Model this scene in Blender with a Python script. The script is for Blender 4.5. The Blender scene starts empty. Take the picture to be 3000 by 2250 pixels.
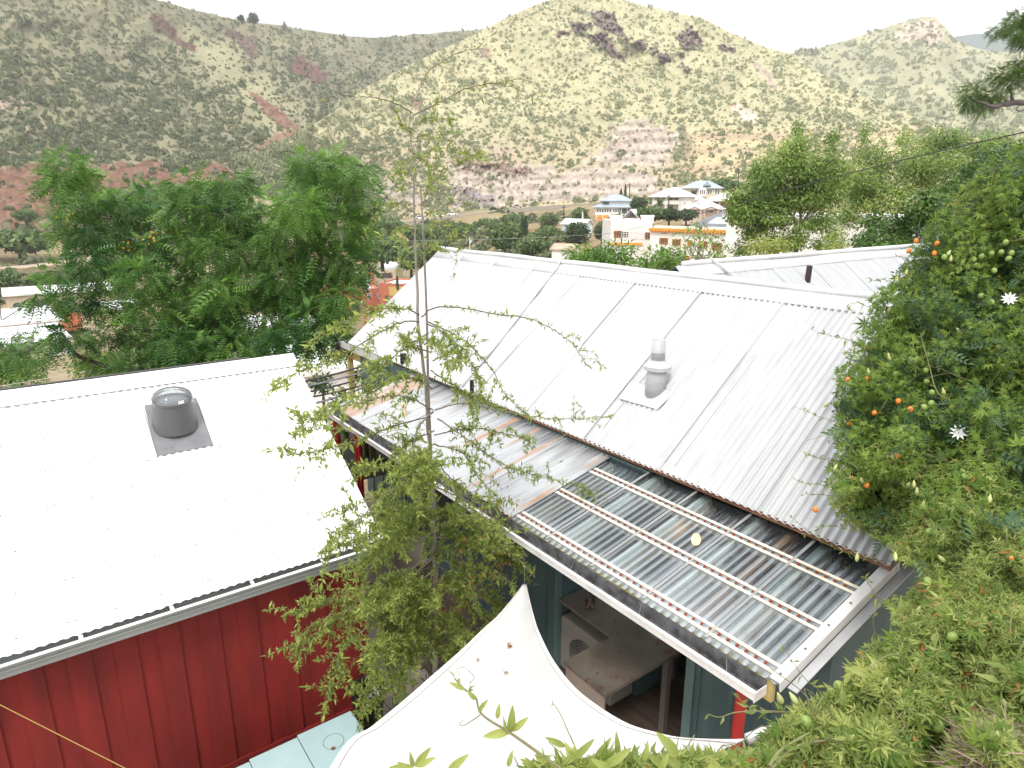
import bpy, math, random
import numpy as np
from mathutils import Vector, Matrix
random.seed(7); rng = np.random.default_rng(11)
C = bpy.context.scene.collection
rad = math.radians

# ------------------------------------------------------------------ camera
YAW, PITCH, ROLL, FPX = 0.633605, 0.267426, -0.001817, 1952.6      # photo is 3000 px wide
_f = np.array([math.sin(YAW)*math.cos(PITCH), math.cos(YAW)*math.cos(PITCH), -math.sin(PITCH)])
_r = np.array([math.cos(YAW), -math.sin(YAW), 0.0]); _d = np.cross(_f, _r)
_r2 = _r*math.cos(ROLL)+_d*math.sin(ROLL); _d2 = -_r*math.sin(ROLL)+_d*math.cos(ROLL)
AX = np.array([_r2, _d2, _f])
cam = bpy.data.cameras.new('camera'); cam.sensor_width = 36; cam.lens = FPX/3000*36
cam.clip_start = 0.05; cam.clip_end = 20000
co = bpy.data.objects.new('camera', cam); C.objects.link(co)
co.matrix_world = Matrix(((_r2[0], -_d2[0], -_f[0], 0), (_r2[1], -_d2[1], -_f[1], 0), (_r2[2], -_d2[2], -_f[2], 0), (0, 0, 0, 1)))
bpy.context.scene.camera = co

# survey helpers: bearings read off the photo, turned into points at real distances
def ray(x, y):
    x = np.asarray(x, float); y = np.asarray(y, float)
    c = np.stack([(x-1500)/FPX, (y-1125)/FPX, np.ones(np.broadcast(x, y).shape)*1.0 + 0*x + 0*y], -1)
    return c @ AX
def at(x, y, D):
    r = ray(x, y); return r*(np.asarray(D)/np.hypot(r[..., 0], r[..., 1]))[..., None]
def atdepth(x, y, D): return ray(x, y)*np.asarray(D, float)[..., None] if np.ndim(D) else ray(x, y)*D
def atz(x, y, z): r = ray(x, y); return r*(z/r[..., 2])[..., None] if r.ndim > 1 else r*(z/r[2])
def onplane(x, y, p0, n): r = ray(x, y); return r*(np.dot(p0, n)/np.dot(r, n))
def zm(ox, oy, s, x, y): return (ox+x/s, oy+y/s)
V2 = 3000/2212.0
def PV(pts): return [(a*V2, b*V2) for a, b in pts]

# ------------------------------------------------------------------ objects
ORG = {}
def tag(o, label=None, cat=None, group=None, kind=None):
    if label: o['label'] = label
    if cat: o['category'] = cat
    if group: o['group'] = group
    if kind: o['kind'] = kind
    return o
def thing(name, label, cat, loc, group=None, kind=None):
    o = bpy.data.objects.new(name, None); C.objects.link(o); o.location = loc; o.empty_display_size = .2
    ORG[o.name] = np.array(loc, float); return tag(o, label, cat, group, kind)
def npmesh(name, V, Fs, mats, parent=None, smooth=False, attrs=None, org=None, midx=None):
    V = np.asarray(V, float)
    if isinstance(Fs, np.ndarray): Fs = [Fs]
    Fs = [np.asarray(f, np.int32) for f in Fs if len(f)]
    if parent is not None: o0 = ORG[parent.name]
    elif org is not None: o0 = np.array(org, float)
    else: o0 = np.array([(V[:, 0].min()+V[:, 0].max())/2, (V[:, 1].min()+V[:, 1].max())/2, V[:, 2].min()])
    me = bpy.data.meshes.new(name)
    me.vertices.add(len(V)); me.vertices.foreach_set('co', (V-o0).astype(np.float32).ravel())
    loops = np.concatenate([f.ravel() for f in Fs]); tot = np.concatenate([np.full(len(f), f.shape[1]) for f in Fs])
    start = np.concatenate([[0], np.cumsum(tot)[:-1]])
    me.loops.add(len(loops)); me.loops.foreach_set('vertex_index', loops.astype(np.int32))
    me.polygons.add(len(tot)); me.polygons.foreach_set('loop_start', start.astype(np.int32))
    if midx is not None: me.polygons.foreach_set('material_index', np.asarray(midx, np.int32))
    me.polygons.foreach_set('use_smooth', np.full(len(tot), smooth))
    me.update(calc_edges=True); me.validate()
    for k, a in (attrs or {}).items():
        a = np.asarray(a, np.float32)
        if a.ndim == 1: me.attributes.new(k, 'FLOAT', 'POINT').data.foreach_set('value', a)
        else:
            if a.shape[1] == 3: a = np.concatenate([a, np.ones((len(a), 1), np.float32)], 1)
            me.attributes.new(k, 'FLOAT_COLOR', 'POINT').data.foreach_set('color', a.ravel())
    for m in (mats if isinstance(mats, (list, tuple)) else [mats]): me.materials.append(m)
    o = bpy.data.objects.new(name, me); C.objects.link(o)
    if parent is not None:
        o.parent = parent; ORG[o.name] = o0
    else: o.location = o0; ORG[o.name] = o0
    return o
class MB:
    def __init__(s): s.v = []; s.f = []
    def add(s, V, F):
        b = len(s.v); s.v += [tuple(map(float, p)) for p in V]; s.f += [tuple(b+i for i in f) for f in F]; return s
    def obox(s, c, ax, ay, az, h):
        c = np.array(c, float); ax, ay, az = [np.array(a, float) for a in (ax, ay, az)]
        V = [c+ax*h[0]*i+ay*h[1]*j+az*h[2]*k for i in (-1, 1) for j in (-1, 1) for k in (-1, 1)]
        return s.add(V, [(0, 1, 3, 2), (4, 6, 7, 5), (0, 4, 5, 1), (2, 3, 7, 6), (0, 2, 6, 4), (1, 5, 7, 3)])
    def box(s, a, b):
        a = np.array(a, float); b = np.array(b, float)
        return s.obox((a+b)/2, (1, 0, 0), (0, 1, 0), (0, 0, 1), np.abs(b-a)/2)
    def hexa(s, P): return s.add(P, [(3, 2, 1, 0), (4, 5, 6, 7), (0, 1, 5, 4), (1, 2, 6, 5), (2, 3, 7, 6), (3, 0, 4, 7)])
    def quad(s, *P): return s.add(P, [tuple(range(len(P)))])
    def tube(s, pts, r0, r1=None, n=8, cap=True):
        V, F = tube(pts, r0, r0 if r1 is None else r1, n); b = len(V)
        s.add(V, [tuple(f) for f in F])
        if cap:
            o = len(s.v)-b; s.f.append(tuple(o+i for i in range(n))[::-1]); s.f.append(tuple(o+b-n+i for i in range(n)))
        return s
    def lathe(s, c, prof, n=24, axis=None, caps=(1, 1)):
        c = np.array(c, float); V = []; F = []
        if axis is None: A = np.eye(3)
        else:
            z = np.array(axis, float); z /= np.linalg.norm(z); t = np.array([1, 0, 0]) if abs(z[0]) < .9 else np.array([0, 1, 0])
            x = np.cross(t, z); x /= np.linalg.norm(x); A = np.array([x, np.cross(z, x), z])
        for r, h in prof:
            for i in range(n):
                a = 2*math.pi*i/n; V.append(c+A.T@np.array([r*math.cos(a), r*math.sin(a), h]))
        for k in range(len(prof)-1):
            for i in range(n): F.append((k*n+i, k*n+(i+1) % n, (k+1)*n+(i+1) % n, (k+1)*n+i))
        if caps[0]: F.append(tuple(range(n))[::-1])
        if caps[1]: F.append(tuple((len(prof)-1)*n+i for i in range(n)))
        return s.add(V, F)
    def prism(s, poly, d):      # planar outline extruded by vector d
        n = len(poly); P = [np.array(p, float) for p in poly]; d = np.array(d, float)
        return s.add(P+[p+d for p in P], [tuple(range(n))[::-1], tuple(range(n, 2*n))]+[(i, (i+1) % n, n+(i+1) % n, n+i) for i in range(n)])
    def build(s, name, mat, parent=None, smooth=False, bevel=0, org=None):
        V = np.array(s.v); by = {}
        for f in s.f: by.setdefault(len(f), []).append(f)
        o = npmesh(name, V, [np.array(x) for x in by.values()], mat, parent, smooth, org=org)
        if bevel:
            m = o.modifiers.new('bevel', 'BEVEL'); m.width = bevel; m.segments = 2; m.limit_method = 'ANGLE'
        return o
def tube(pts, r0, r1, n=6):
    P = np.array(pts, float); m = len(P); T = np.gradient(P, axis=0); T /= np.linalg.norm(T, axis=1)[:, None]+1e-9
    up = np.array([0.31, 0.17, 1.0]) if abs(T[0, 2]) < .8 else np.array([1.0, 0.2, 0.1])
    X = np.cross(T, up); X /= np.linalg.norm(X, axis=1)[:, None]+1e-9; Y = np.cross(T, X)
    R = np.linspace(r0, r1, m) if np.ndim(r0) == 0 else np.array(r0); a = np.arange(n)*2*np.pi/n
    V = P[:, None]+R[:, None, None]*(np.cos(a)[None, :, None]*X[:, None]+np.sin(a)[None, :, None]*Y[:, None])
    i, j = np.meshgrid(np.arange(m-1), np.arange(n), indexing='ij'); i = i.ravel(); j = j.ravel(); k = (j+1) % n
    return V.reshape(-1, 3), np.stack([i*n+j, i*n+k, (i+1)*n+k, (i+1)*n+j], 1)
def spline(P, n):
    P = np.array(P, float); m = len(P)
    if m < 3: t = np.linspace(0, 1, n)[:, None]; return P[0]*(1-t)+P[-1]*t
    Q = np.vstack([2*P[0]-P[1], P, 2*P[-1]-P[-2]]); out = []
    for u in np.linspace(0, m-1-1e-6, n):
        i = int(u); t = u-i; a, b, c, d = Q[i:i+4]
        out.append(.5*((2*b)+(-a+c)*t+(2*a-5*b+4*c-d)*t*t+(-a+3*b-3*c+d)*t**3))
    return np.array(out)
class NB:          # big numeric builder: many tubes / instanced leaves in one mesh
    def __init__(s): s.V = []; s.F = []; s.T = []; s.n = 0
    def add(s, V, F, tint=None):
        s.V.append(V); s.F.append(F+s.n); s.n += len(V)
        s.T.append(np.zeros(len(V)) if tint is None else np.broadcast_to(tint, (len(V),)) if np.ndim(tint) == 0 else tint)
    def build(s, name, mat, parent=None, smooth=False, org=None):
        by = {}
        for f in s.F: by.setdefault(f.shape[1], []).append(f)
        return npmesh(name, np.concatenate(s.V), [np.concatenate(x) for x in by.values()], mat, parent, smooth, {'tint': np.concatenate(s.T)}, org)
def frames(d, up):
    d = d/(np.linalg.norm(d, axis=1)[:, None]+1e-9); x = np.cross(d, up); x /= np.linalg.norm(x, axis=1)[:, None]+1e-9
    return np.stack([x, d, np.cross(x, d)], 2)
def inst(t, pos, R, s):
    tV, tF = t; n = len(pos); s = np.asarray(s, float)
    sc = s[:, None, None] if s.ndim == 1 else s[:, None, :]
    V = np.einsum('nij,nkj->nki', R, tV[None]*sc)+pos[:, None]
    return V.reshape(-1, 3), (tF[None]+(np.arange(n)*len(tV))[:, None, None]).reshape(-1, tF.shape[1])
def leaf(w=.35, fold=.08, droop=.12):
    V = np.array([(0, 0, 0), (w/2, .38, fold), (-w/2, .38, fold), (0, .42, 0), (0, 1, -droop)])
    return V, np.array([(0, 1, 3), (1, 4, 3), (0, 3, 2), (3, 4, 2)])
def comb(ts):
    V = []; F = []; n = 0
    for v, f in ts: V.append(v); F.append(f+n); n += len(v)
    return np.concatenate(V), np.concatenate(F)
def rotz(t, a, s=1.0, off=(0, 0, 0), tilt=0.0):
    c, q = math.cos(a), math.sin(a); ct, st = math.cos(tilt), math.sin(tilt)
    V = t[0]@np.array([[1, 0, 0], [0, ct, st], [0, -st, ct]]).T@np.array([[c, -q, 0], [q, c, 0], [0, 0, 1]]).T*s+np.array(off); return V, t[1]
def palm(k=5, spread=70, w=.32):
    L = leaf(w); return comb([rotz(L, rad(a), s, (0, .25, 0)) for a, s in zip(np.linspace(-spread, spread, k), .55+.2*np.cos(np.linspace(-1.3, 1.3, k)))])
def pinnate(pairs=8, ll=.3, w=.34, droop=.3):
    ts = []; L = (np.array([(0, 0, 0), (w/2, .4, .03), (0, 1, -.15), (-w/2, .4, .03)]), np.array([(0, 1, 2, 3)]))
    for i in range(pairs):
        y = .15+.85*i/pairs; z = -droop*y*y; s = ll*(1-.35*abs(2*i/pairs-.8))
        for sg in (-1, 1): ts.append(rotz(L, sg*rad(62-20*i/pairs), s, (0, y, z), -.35))
    ts.append(rotz(L, 0, ll, (0, 1, -droop), -.6))
    ts.append((np.array([(-.006, 0, 0), (.006, 0, 0), (.004, 1, -droop), (-.004, 1, -droop)]), np.array([(0, 1, 2, 3)])))
    return comb(ts)
def rdir(n): v = rng.normal(size=(n, 3)); return v/np.linalg.norm(v, axis=1)[:, None]

# numeric noise
def _h(i, j, s): 
    n = (i*374761393+j*668265263+s*2246822519) & 0xffffffff; n = ((n ^ (n >> 13))*1274126177) & 0xffffffff; return ((n ^ (n >> 16)) & 0xffff)/65535.0
def vn(x, y, s=0):
    x = np.asarray(x, float); y = np.asarray(y, float); i = np.floor(x).astype(np.int64); j = np.floor(y).astype(np.int64); u = x-i; v = y-j
    u = u*u*(3-2*u); v = v*v*(3-2*v)
    return (_h(i, j, s)*(1-u)+_h(i+1, j, s)*u)*(1-v)+(_h(i, j+1, s)*(1-u)+_h(i+1, j+1, s)*u)*v
def fbm(x, y, o=4, s=0):
    t = 0; a = .5
    for k in range(o): t = t+a*(vn(x*2**k, y*2**k, s+k*7)-.5); a *= .55
    return t*2
def sst(a, b, x): t = np.clip((x-a)/(b-a), 0, 1); return t*t*(3-2*t)
def inpoly(px, py, poly):
    ins = np.zeros(np.shape(px), bool); n = len(poly)
    for i in range(n):
        x1, y1 = poly[i]; x2, y2 = poly[(i+1) % n]
        c = ((y1 > py) != (y2 > py)) & (px < (x2-x1)*(py-y1)/((y2-y1) or 1e-9)+x1); ins ^= c
    return ins

# ------------------------------------------------------------------ materials
def new(name):
    m = bpy.data.materials.new(name); m.use_nodes = True; nt = m.node_tree; b = nt.nodes['Principled BSDF']; return m, nt, b
def N(nt, t, **k):
    n = nt.nodes.new(t)
    for a, v in k.items():
        if a in n.inputs: n.inputs[a].default_value = v
        else: setattr(n, a, v)
    return n
def c4(c): return (c[0], c[1], c[2], 1)
def mixc(nt, fac, a, b):
    m = nt.nodes.new('ShaderNodeMix'); m.data_type = 'RGBA'
    for s, v in ((0, fac), (6, a), (7, b)):
        if hasattr(v, 'is_output'): nt.links.new(v, m.inputs[s])
        else: m.inputs[s].default_value = v if s == 0 else c4(v)
    return m.outputs[2]
def noise(nt, scale, detail=4, stretch=None, coord='Object', rough=.55):
    tc = N(nt, 'ShaderNodeTexCoord'); n = N(nt, 'ShaderNodeTexNoise', Scale=scale, Detail=detail, Roughness=rough)
    o = tc.outputs[coord]
    if stretch:
        mp = N(nt, 'ShaderNodeMapping'); mp.inputs['Scale'].default_value = stretch; nt.links.new(o, mp.inputs['Vector']); o = mp.outputs[0]
    nt.links.new(o, n.inputs['Vector']); return n.outputs['Fac']
def ramp(nt, f, a, b):
    m = N(nt, 'ShaderNodeMapRange'); m.inputs[1].default_value = a; m.inputs[2].default_value = b; nt.links.new(f, m.inputs[0]); return m.outputs[0]
def M(name, col, rough=.6, col2=None, scale=3, metal=0, bump=0, stretch=None, spec=.5, spots=None, lo=.35, hi=.65):
    m, nt, b = new(name); b.inputs['Roughness'].default_value = rough; b.inputs['Metallic'].default_value = metal
    b.inputs['Specular IOR Level'].default_value = spec
    col2 = col2 or tuple(min(1, x*.82) for x in col)
    f = noise(nt, scale, 5, stretch); out = mixc(nt, ramp(nt, f, lo, hi), col, col2)
    if spots:
        f2 = noise(nt, spots[1], 3); out = mixc(nt, ramp(nt, f2, spots[2], spots[2]+.05), out, spots[0])
    nt.links.new(out, b.inputs['Base Color'])
    if bump:
        bp = N(nt, 'ShaderNodeBump', Strength=bump, Distance=.02); nt.links.new(noise(nt, scale*6, 4), bp.inputs['Height']); nt.links.new(bp.outputs[0], b.inputs['Normal'])
    return m
def leafmat(name, a, b2, trans=.35, rough=.5, spec=.35):
    m, nt, b = new(name); at_ = N(nt, 'ShaderNodeAttribute', attribute_name='tint')
    c = mixc(nt, at_.outputs['Fac'], a, b2); nt.links.new(c, b.inputs['Base Color']); b.inputs['Roughness'].default_value = rough
    b.inputs['Specular IOR Level'].default_value = spec
    t = N(nt, 'ShaderNodeBsdfTranslucent'); nt.links.new(c, t.inputs['Color'])
    mx = N(nt, 'ShaderNodeMixShader'); mx.inputs[0].default_value = trans
    nt.links.new(b.outputs[0], mx.inputs[1]); nt.links.new(t.outputs[0], mx.inputs[2])
    nt.links.new(mx.outputs[0], nt.nodes['Material Output'].inputs['Surface']); return m
def colmat(name, var=.25, scale=.6, rough=.95):      # ground colour stored on the mesh, broken up with fine noise
    m, nt, b = new(name); at_ = N(nt, 'ShaderNodeAttribute', attribute_name='soil'); b.inputs['Roughness'].default_value = rough
    b.inputs['Specular IOR Level'].default_value = .1
    f = noise(nt, scale, 6, rough=.7); k = N(nt, 'ShaderNodeMapRange'); k.inputs[1].default_value = .25; k.inputs[2].default_value = .75
    k.inputs[3].default_value = 1-var; k.inputs[4].default_value = 1+var; nt.links.new(f, k.inputs[0])
    v = N(nt, 'ShaderNodeVectorMath', operation='SCALE'); nt.links.new(at_.outputs['Color'], v.inputs[0]); nt.links.new(k.outputs[0], v.inputs['Scale'])
    nt.links.new(v.outputs[0], b.inputs['Base Color']); return m
def glass(name, tint=(.9, .95, .97), milk=.12, rough=.08, milkcol=(.8, .8, .78), spec=1.45, var=0.0):
    m, nt, b = new(name); nt.nodes.remove(b)
    tr = N(nt, 'ShaderNodeBsdfTransparent', Color=c4(tint)); df = N(nt, 'ShaderNodeBsdfDiffuse', Color=c4(milkcol)); gl = N(nt, 'ShaderNodeBsdfGlossy', Roughness=rough)
    tl = N(nt, 'ShaderNodeBsdfTranslucent', Color=c4(milkcol)); ad = N(nt, 'ShaderNodeMixShader'); ad.inputs[0].default_value = .5
    nt.links.new(df.outputs[0], ad.inputs[1]); nt.links.new(tl.outputs[0], ad.inputs[2])
    m1 = N(nt, 'ShaderNodeMixShader'); m1.inputs[0].default_value = milk
    if var:
        f = noise(nt, 2.2, 5, (1, 7, 1)); k = N(nt, 'ShaderNodeMapRange'); k.inputs[1].default_value = .35; k.inputs[2].default_value = .68
        k.inputs[3].default_value = milk-var; k.inputs[4].default_value = milk+var; nt.links.new(f, k.inputs[0]); nt.links.new(k.outputs[0], m1.inputs[0])
    nt.links.new(tr.outputs[0], m1.inputs[1]); nt.links.new(ad.outputs[0], m1.inputs[2])
    fr = N(nt, 'ShaderNodeFresnel', IOR=spec); m2 = N(nt, 'ShaderNodeMixShader'); nt.links.new(fr.outputs[0], m2.inputs[0])
    nt.links.new(m1.outputs[0], m2.inputs[1]); nt.links.new(gl.outputs[0], m2.inputs[2])
    nt.links.new(m2.outputs[0], nt.nodes['Material Output'].inputs['Surface']); return m

m_roofw = M('white_roof_paint', (.49, .497, .505), .5, (.405, .415, .43), 1.6, spots=((.35, .34, .33), 16, .745), stretch=(1.2, 6, 1.2))
m_roofs = M('bright_white_sheet', (.86, .86, .86), .38, (.82, .82, .83), 1.0)
m_galv = None
m_white = M('white_metal', (.78, .77, .76), .4, (.66, .64, .64), 8)
m_gutin = M('dirty_gutter_metal', (.16, .16, .17), .6, (.05, .05, .05), 12)
m_grey = M('grey_flashing', (.15, .15, .16), .5, (.21, .21, .225), 5)
m_greycone = M('grey_plastic', (.10, .10, .104), .5, (.085, .085, .09), 5)
m_dark = M('dark_bronze_metal', (.05, .045, .042), .5)
m_black = M('black_plastic', (.012, .012, .014), .35)
m_red = M('barn_red_siding', (.20, .0095, .006), .75, (.13, .006, .0045), 2.2, stretch=(3, 3, .5), bump=.15, spots=((.16, .02, .018), 30, .76))
m_redpipe = M('red_painted_pipe', (.36, .016, .014), .35)
m_teal = M('teal_painted_board', (.068, .108, .106), .6, (.052, .086, .087), 3, stretch=(2, 2, .4))
m_tealtrim = M('teal_trim', (.115, .175, .17), .5)
m_yellow = M('mustard_painted_wood', (.5, .4, .15), .55, (.4, .31, .11), 4)
m_cream = M('cream_painted_wood', (.7, .62, .45), .55, (.58, .48, .3), 6)
m_orange = M('bare_orange_lumber', (.55, .27, .13), .6, (.45, .2, .09), 5)
m_deck = M('weathered_deck_board', (.10, .072, .055), .7, (.06, .042, .034), 3, stretch=(6, .8, 6))
m_plywood = M('weathered_plywood', (.165, .142, .118), .7, (.10, .078, .06), 2.5, spots=((.12, .05, .035), 9, .62))
m_ac = M('beige_metal_case', (.23, .21, .185), .45, (.195, .178, .155), 4)
m_turq = M('turquoise_enamel', (.40, .56, .57), .35, (.36, .5, .52), 3, spots=((.3, .22, .15), 9, .7))
m_rust = M('rust', (.22, .10, .05), .8, (.12, .055, .03), 9)
m_conc = M('tan_concrete', (.34, .29, .24), .85, (.26, .22, .18), 2, bump=.2)
m_sail = None
m_bark = M('grey_brown_bark', (.30, .265, .23), .8, (.19, .165, .14), 14, bump=.4, stretch=(4, 4, .8))
m_barkd = M('dark_bark', (.06, .048, .04), .85, (.032, .026, .022), 8, bump=.4)
m_twig = M('vine_stem', (.2, .22, .09), .7, (.15, .12, .06), 10)
m_dry = leafmat('dry_brown_leaf', (.36, .17, .05), (.22, .1, .035), .2)
m_sapl = leafmat('sapling_leaf', (.14, .21, .045), (.42, .47, .11), .42)
m_vine = leafmat('vine_leaf_green', (.085, .165, .024), (.30, .39, .065), .35)
m_vinel = leafmat('vine_leaf_pale', (.15, .22, .05), (.42, .45, .13), .38)
m_vined = leafmat('vine_leaf_dark', (.04, .09, .035), (.10, .175, .07), .2, .4)
m_treed = leafmat('dark_tree_leaf', (.026, .10, .02), (.18, .34, .06), .26, .38, .5)
m_popl = leafmat('poplar_leaf', (.10, .19, .04), (.34, .44, .11), .35)
m_bushb = leafmat('bright_shrub_leaf', (.06, .17, .02), (.2, .33, .05), .35)
m_pine = leafmat('valley_tree_leaf', (.06, .11, .035), (.19, .26, .09), .2, .7)
m_cyp = leafmat('cypress_leaf', (.03, .06, .022), (.08, .125, .045), .15, .7)
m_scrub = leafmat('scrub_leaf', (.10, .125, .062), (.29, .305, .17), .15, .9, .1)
m_scrubl = leafmat('sunlit_scrub_leaf', (.19, .215, .115), (.38, .395, .235), .15, .9, .1)  # lighter copy of the scrub colour, sunlight painted in for centre and right hills
m_hill = colmat('hillside_ground', .3, .35)
m_ground = colmat('valley_ground', .3, .8)

# ------------------------------------------------------------------ sky and sun
SUN_AZ = np.array([-.80, -.60]); SUN_EL = rad(52)
w = bpy.data.worlds.new('World'); bpy.context.scene.world = w; w.use_nodes = True; nt = w.node_tree
bg = nt.nodes['Background']; bg.inputs['Strength'].default_value = .12
sky = N(nt, 'ShaderNodeTexSky'); sky.sky_type = 'NISHITA'; sky.sun_disc = False; sky.sun_elevation = SUN_EL
sky.sun_rotation = math.atan2(SUN_AZ[0], SUN_AZ[1]); sky.altitude = 1600; sky.dust_density = 2.5; sky.air_density = 1.0
tc = N(nt, 'ShaderNodeTexCoord'); mp = N(nt, 'ShaderNodeMapping'); mp.inputs['Scale'].default_value = (1, 1, 2.5); nt.links.new(tc.outputs['Generated'], mp.inputs['Vector'])
cn = N(nt, 'ShaderNodeTexNoise', Scale=2.2, Detail=6, Roughness=.55); nt.links.new(mp.outputs[0], cn.inputs['Vector'])
cf = ramp(nt, cn.outputs['Fac'], .3, .5)
cloud = mixc(nt, ramp(nt, cn.outputs['Fac'], .5, .8), (10, 10, 10.1), (8.0, 8.2, 8.5))
kk = N(nt, 'ShaderNodeMapRange'); kk.inputs[3].default_value = .86; kk.inputs[4].default_value = 1; nt.links.new(cf, kk.inputs[0])
d0 = ray(1010, 70); d0 = d0/np.linalg.norm(d0)                     # one thinner, greyer patch of cloud over the saddle
dp = N(nt, 'ShaderNodeVectorMath', operation='DOT_PRODUCT'); nt.links.new(tc.outputs['Generated'], dp.inputs[0]); dp.inputs[1].default_value = tuple(d0)
ad = N(nt, 'ShaderNodeMath', operation='MULTIPLY_ADD'); nt.links.new(cn.outputs['Fac'], ad.inputs[0]); ad.inputs[1].default_value = .06; nt.links.new(dp.outputs['Value'], ad.inputs[2])
nt.links.new(mixc(nt, kk.outputs[0], sky.outputs[0], mixc(nt, ramp(nt, ad.outputs[0], .985, 1.03), cloud, (3.5, 3.75, 3.95))), bg.inputs['Color'])
sl = bpy.data.lights.new('sun', 'SUN'); sl.energy = 1.5; sl.angle = rad(11); sl.color = (1, .95, .87)
so = bpy.data.objects.new('sun', sl); C.objects.link(so)
sd = Vector((SUN_AZ[0]*math.cos(SUN_EL), SUN_AZ[1]*math.cos(SUN_EL), math.sin(SUN_EL))); so.rotation_euler = sd.to_track_quat('Z', 'Y').to_euler(); so.location = (0, 0, 60)
sc = bpy.context.scene; sc.view_settings.view_transform = 'Standard'; sc.view_settings.look = 'None'; sc.view_settings.gamma = 1
sc.view_settings.exposure = 1.06
sc.cycles.max_bounces = 8; sc.cycles.transparent_max_bounces = 24
HAZE = 0.00032
# ------------------------------------------------------------------ corrugated sheets
PITCH = .0677
def corr(name, O, e1, L, e2, S, mat, parent, sheet=.98, amp=.009, nrow=4, lift=.007, attrs=None, wav=True, sag=.0, seg=8):
    """sheets side by side along e1, running down e2, each with its own lapped edge"""
    O = np.array(O, float); e1 = np.array(e1, float); e2 = np.array(e2, float); nn = np.cross(e1, e2); nn *= np.sign(nn[2])
    V = []; F = []; n0 = 0; ns = max(1, int(math.ceil(L/sheet-.05)))
    for k in range(ns):
        u0 = k*sheet; u1 = min(L, u0+sheet+(.03 if k < ns-1 else 0)); nc = max(2, int((u1-u0)/PITCH*seg)+1)
        u = np.linspace(u0, u1, nc); v = np.linspace(0, S+random.uniform(-.006, .006), nrow+1)
        U, W = np.meshgrid(u, v); h = amp*np.cos(2*np.pi*U/PITCH)+lift*(1-(U-u0)/(u1-u0))+sag*fbm(U*.9+k*3, W*1.3, 3, 5)
        P = O+U[..., None]*e1+W[..., None]*e2+h[..., None]*nn
        V.append(P.reshape(-1, 3)); i, j = np.meshgrid(np.arange(nrow), np.arange(nc-1), indexing='ij'); i = i.ravel(); j = j.ravel()
        F.append(np.stack([i*nc+j, i*nc+j+1, (i+1)*nc+j+1, (i+1)*nc+j], 1)+n0); n0 += nc*(nrow+1)
        # turned-down lapped edge
        e = np.arange(nrow+1)*nc; ed = P.reshape(-1, 3)[e]; V.append(np.concatenate([ed, ed-nn*.006])); q = np.arange(nrow)
        F.append(np.stack([q, q+1, q+nrow+2, q+nrow+1], 1)+n0); n0 += 2*(nrow+1)
    V = np.concatenate(V); at_ = attrs(V) if attrs else None
    return npmesh(name, V, np.concatenate(F), mat, parent, True, at_)
def screws(pts, nrm, mat, parent, name, r=.008, h=.012, first=None):
    b = MB(); b.lathe((0, 0, 0), [(r*1.5, 0), (r*1.5, h*.25), (r*.8, h*.3), (r*.8, h)], 8, nrm)
    base = None
    for p in pts:
        if base is None:
            base = npmesh(name, np.array(b.v), [np.array([f for f in b.f if len(f) == 4]), np.array([f for f in b.f if len(f) == 8])], mat, None, org=(0, 0, 0)); o = base
        else:
            o = base.copy(); C.objects.link(o)
        o.parent = parent; o.location = Vector(np.array(p)-ORG[parent.name])
def unit(v): v = np.array(v, float); return v/np.linalg.norm(v)

# ------------------------------------------------------------------ red house, left, with the bright white roof
RS = .62; e2s = unit((0, -1, -RS)); nS = unit((0, -RS, 1)); RE = np.array([0, 5.22, -3.03])
red = thing('red_house', 'dark red board sided house with bright white corrugated roof and domed skylight', 'house', (0, 6.3, -4.95))
topY = 7.40; topZ = -3.03+RS*(topY-5.22); XR = 2.345; XL = -4.5
slen = (topY-5.22)*math.hypot(1, RS)
corr('roof', (XR, topY, topZ), (-1, 0, 0), XR-XL, e2s, slen, m_roofs, red, sheet=.915, nrow=3, lift=.003)
b = MB(); b.obox((( XR+XL)/2, topY-.094, topZ-.058+.026), (1, 0, 0), unit((0, 1, RS)), nS, ((XR-XL)/2+.015, .1, .0015))
b.obox(((XR+XL)/2, topY+.01, topZ-.05), (1, 0, 0), (0, 0, 1), (0, -1, 0), ((XR-XL)/2+.015, .05, .0015)); b.build('ridge_cap', m_roofs, red)
b = MB(); b.box((XL, topY+.02, topZ-.2), (1.9, topY+.065, topZ+.028)); b.build('rear_fascia', m_dark, red)
b = MB(); b.hexa([(XL, 5.30, -3.1), (XR-.02, 5.30, -3.1), (XR-.02, topY, topZ-.07), (XL, topY, topZ-.07), (XL, 5.30, -3.03), (XR-.02, 5.30, -3.03), (XR-.02, topY, topZ-.025), (XL, topY, topZ-.025)]); b.build('roof_deck', m_dark, red)
# back slope and walls
b = MB(); b.quad((XL, topY+.07, topZ-.02), (XR, topY+.07, topZ-.02), (XR, 9.4, -2.95), (XL, 9.4, -2.95)); b.build('rear_roof', m_roofs, red)
WY = 5.36
b = MB(); b.box((XL, WY, -4.95), (2.2, WY+.1, -3.08)); b.box((2.1, WY+.1, -4.95), (2.2, 9.2, -3.0)); b.box((XL, 9.1, -4.95), (2.2, 9.2, -3.0))
b.prism([(2.1, WY+.1, -3.0), (2.1, topY, topZ-.1), (2.1, 9.15, -3.0)], (.1, 0, 0))
x = .137-.302*14                       # reverse board-and-batten: a wide board standing proud every foot
while x < 2.1:
    if x > XL+.2: b.box((x, WY-.014, -4.82), (x+.16, WY, -3.08)); b.box((x-.012, WY-.003, -4.82), (x, WY, -3.08))
    x += .302
b.build('wall', m_red, red)
b = MB(); b.box((XL, WY-.03, -4.86), (2.21, WY, -4.80)); b.box((XL, WY-.015, -4.95), (2.21, WY, -4.862)); b.build('base_board', m_red, red)
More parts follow.
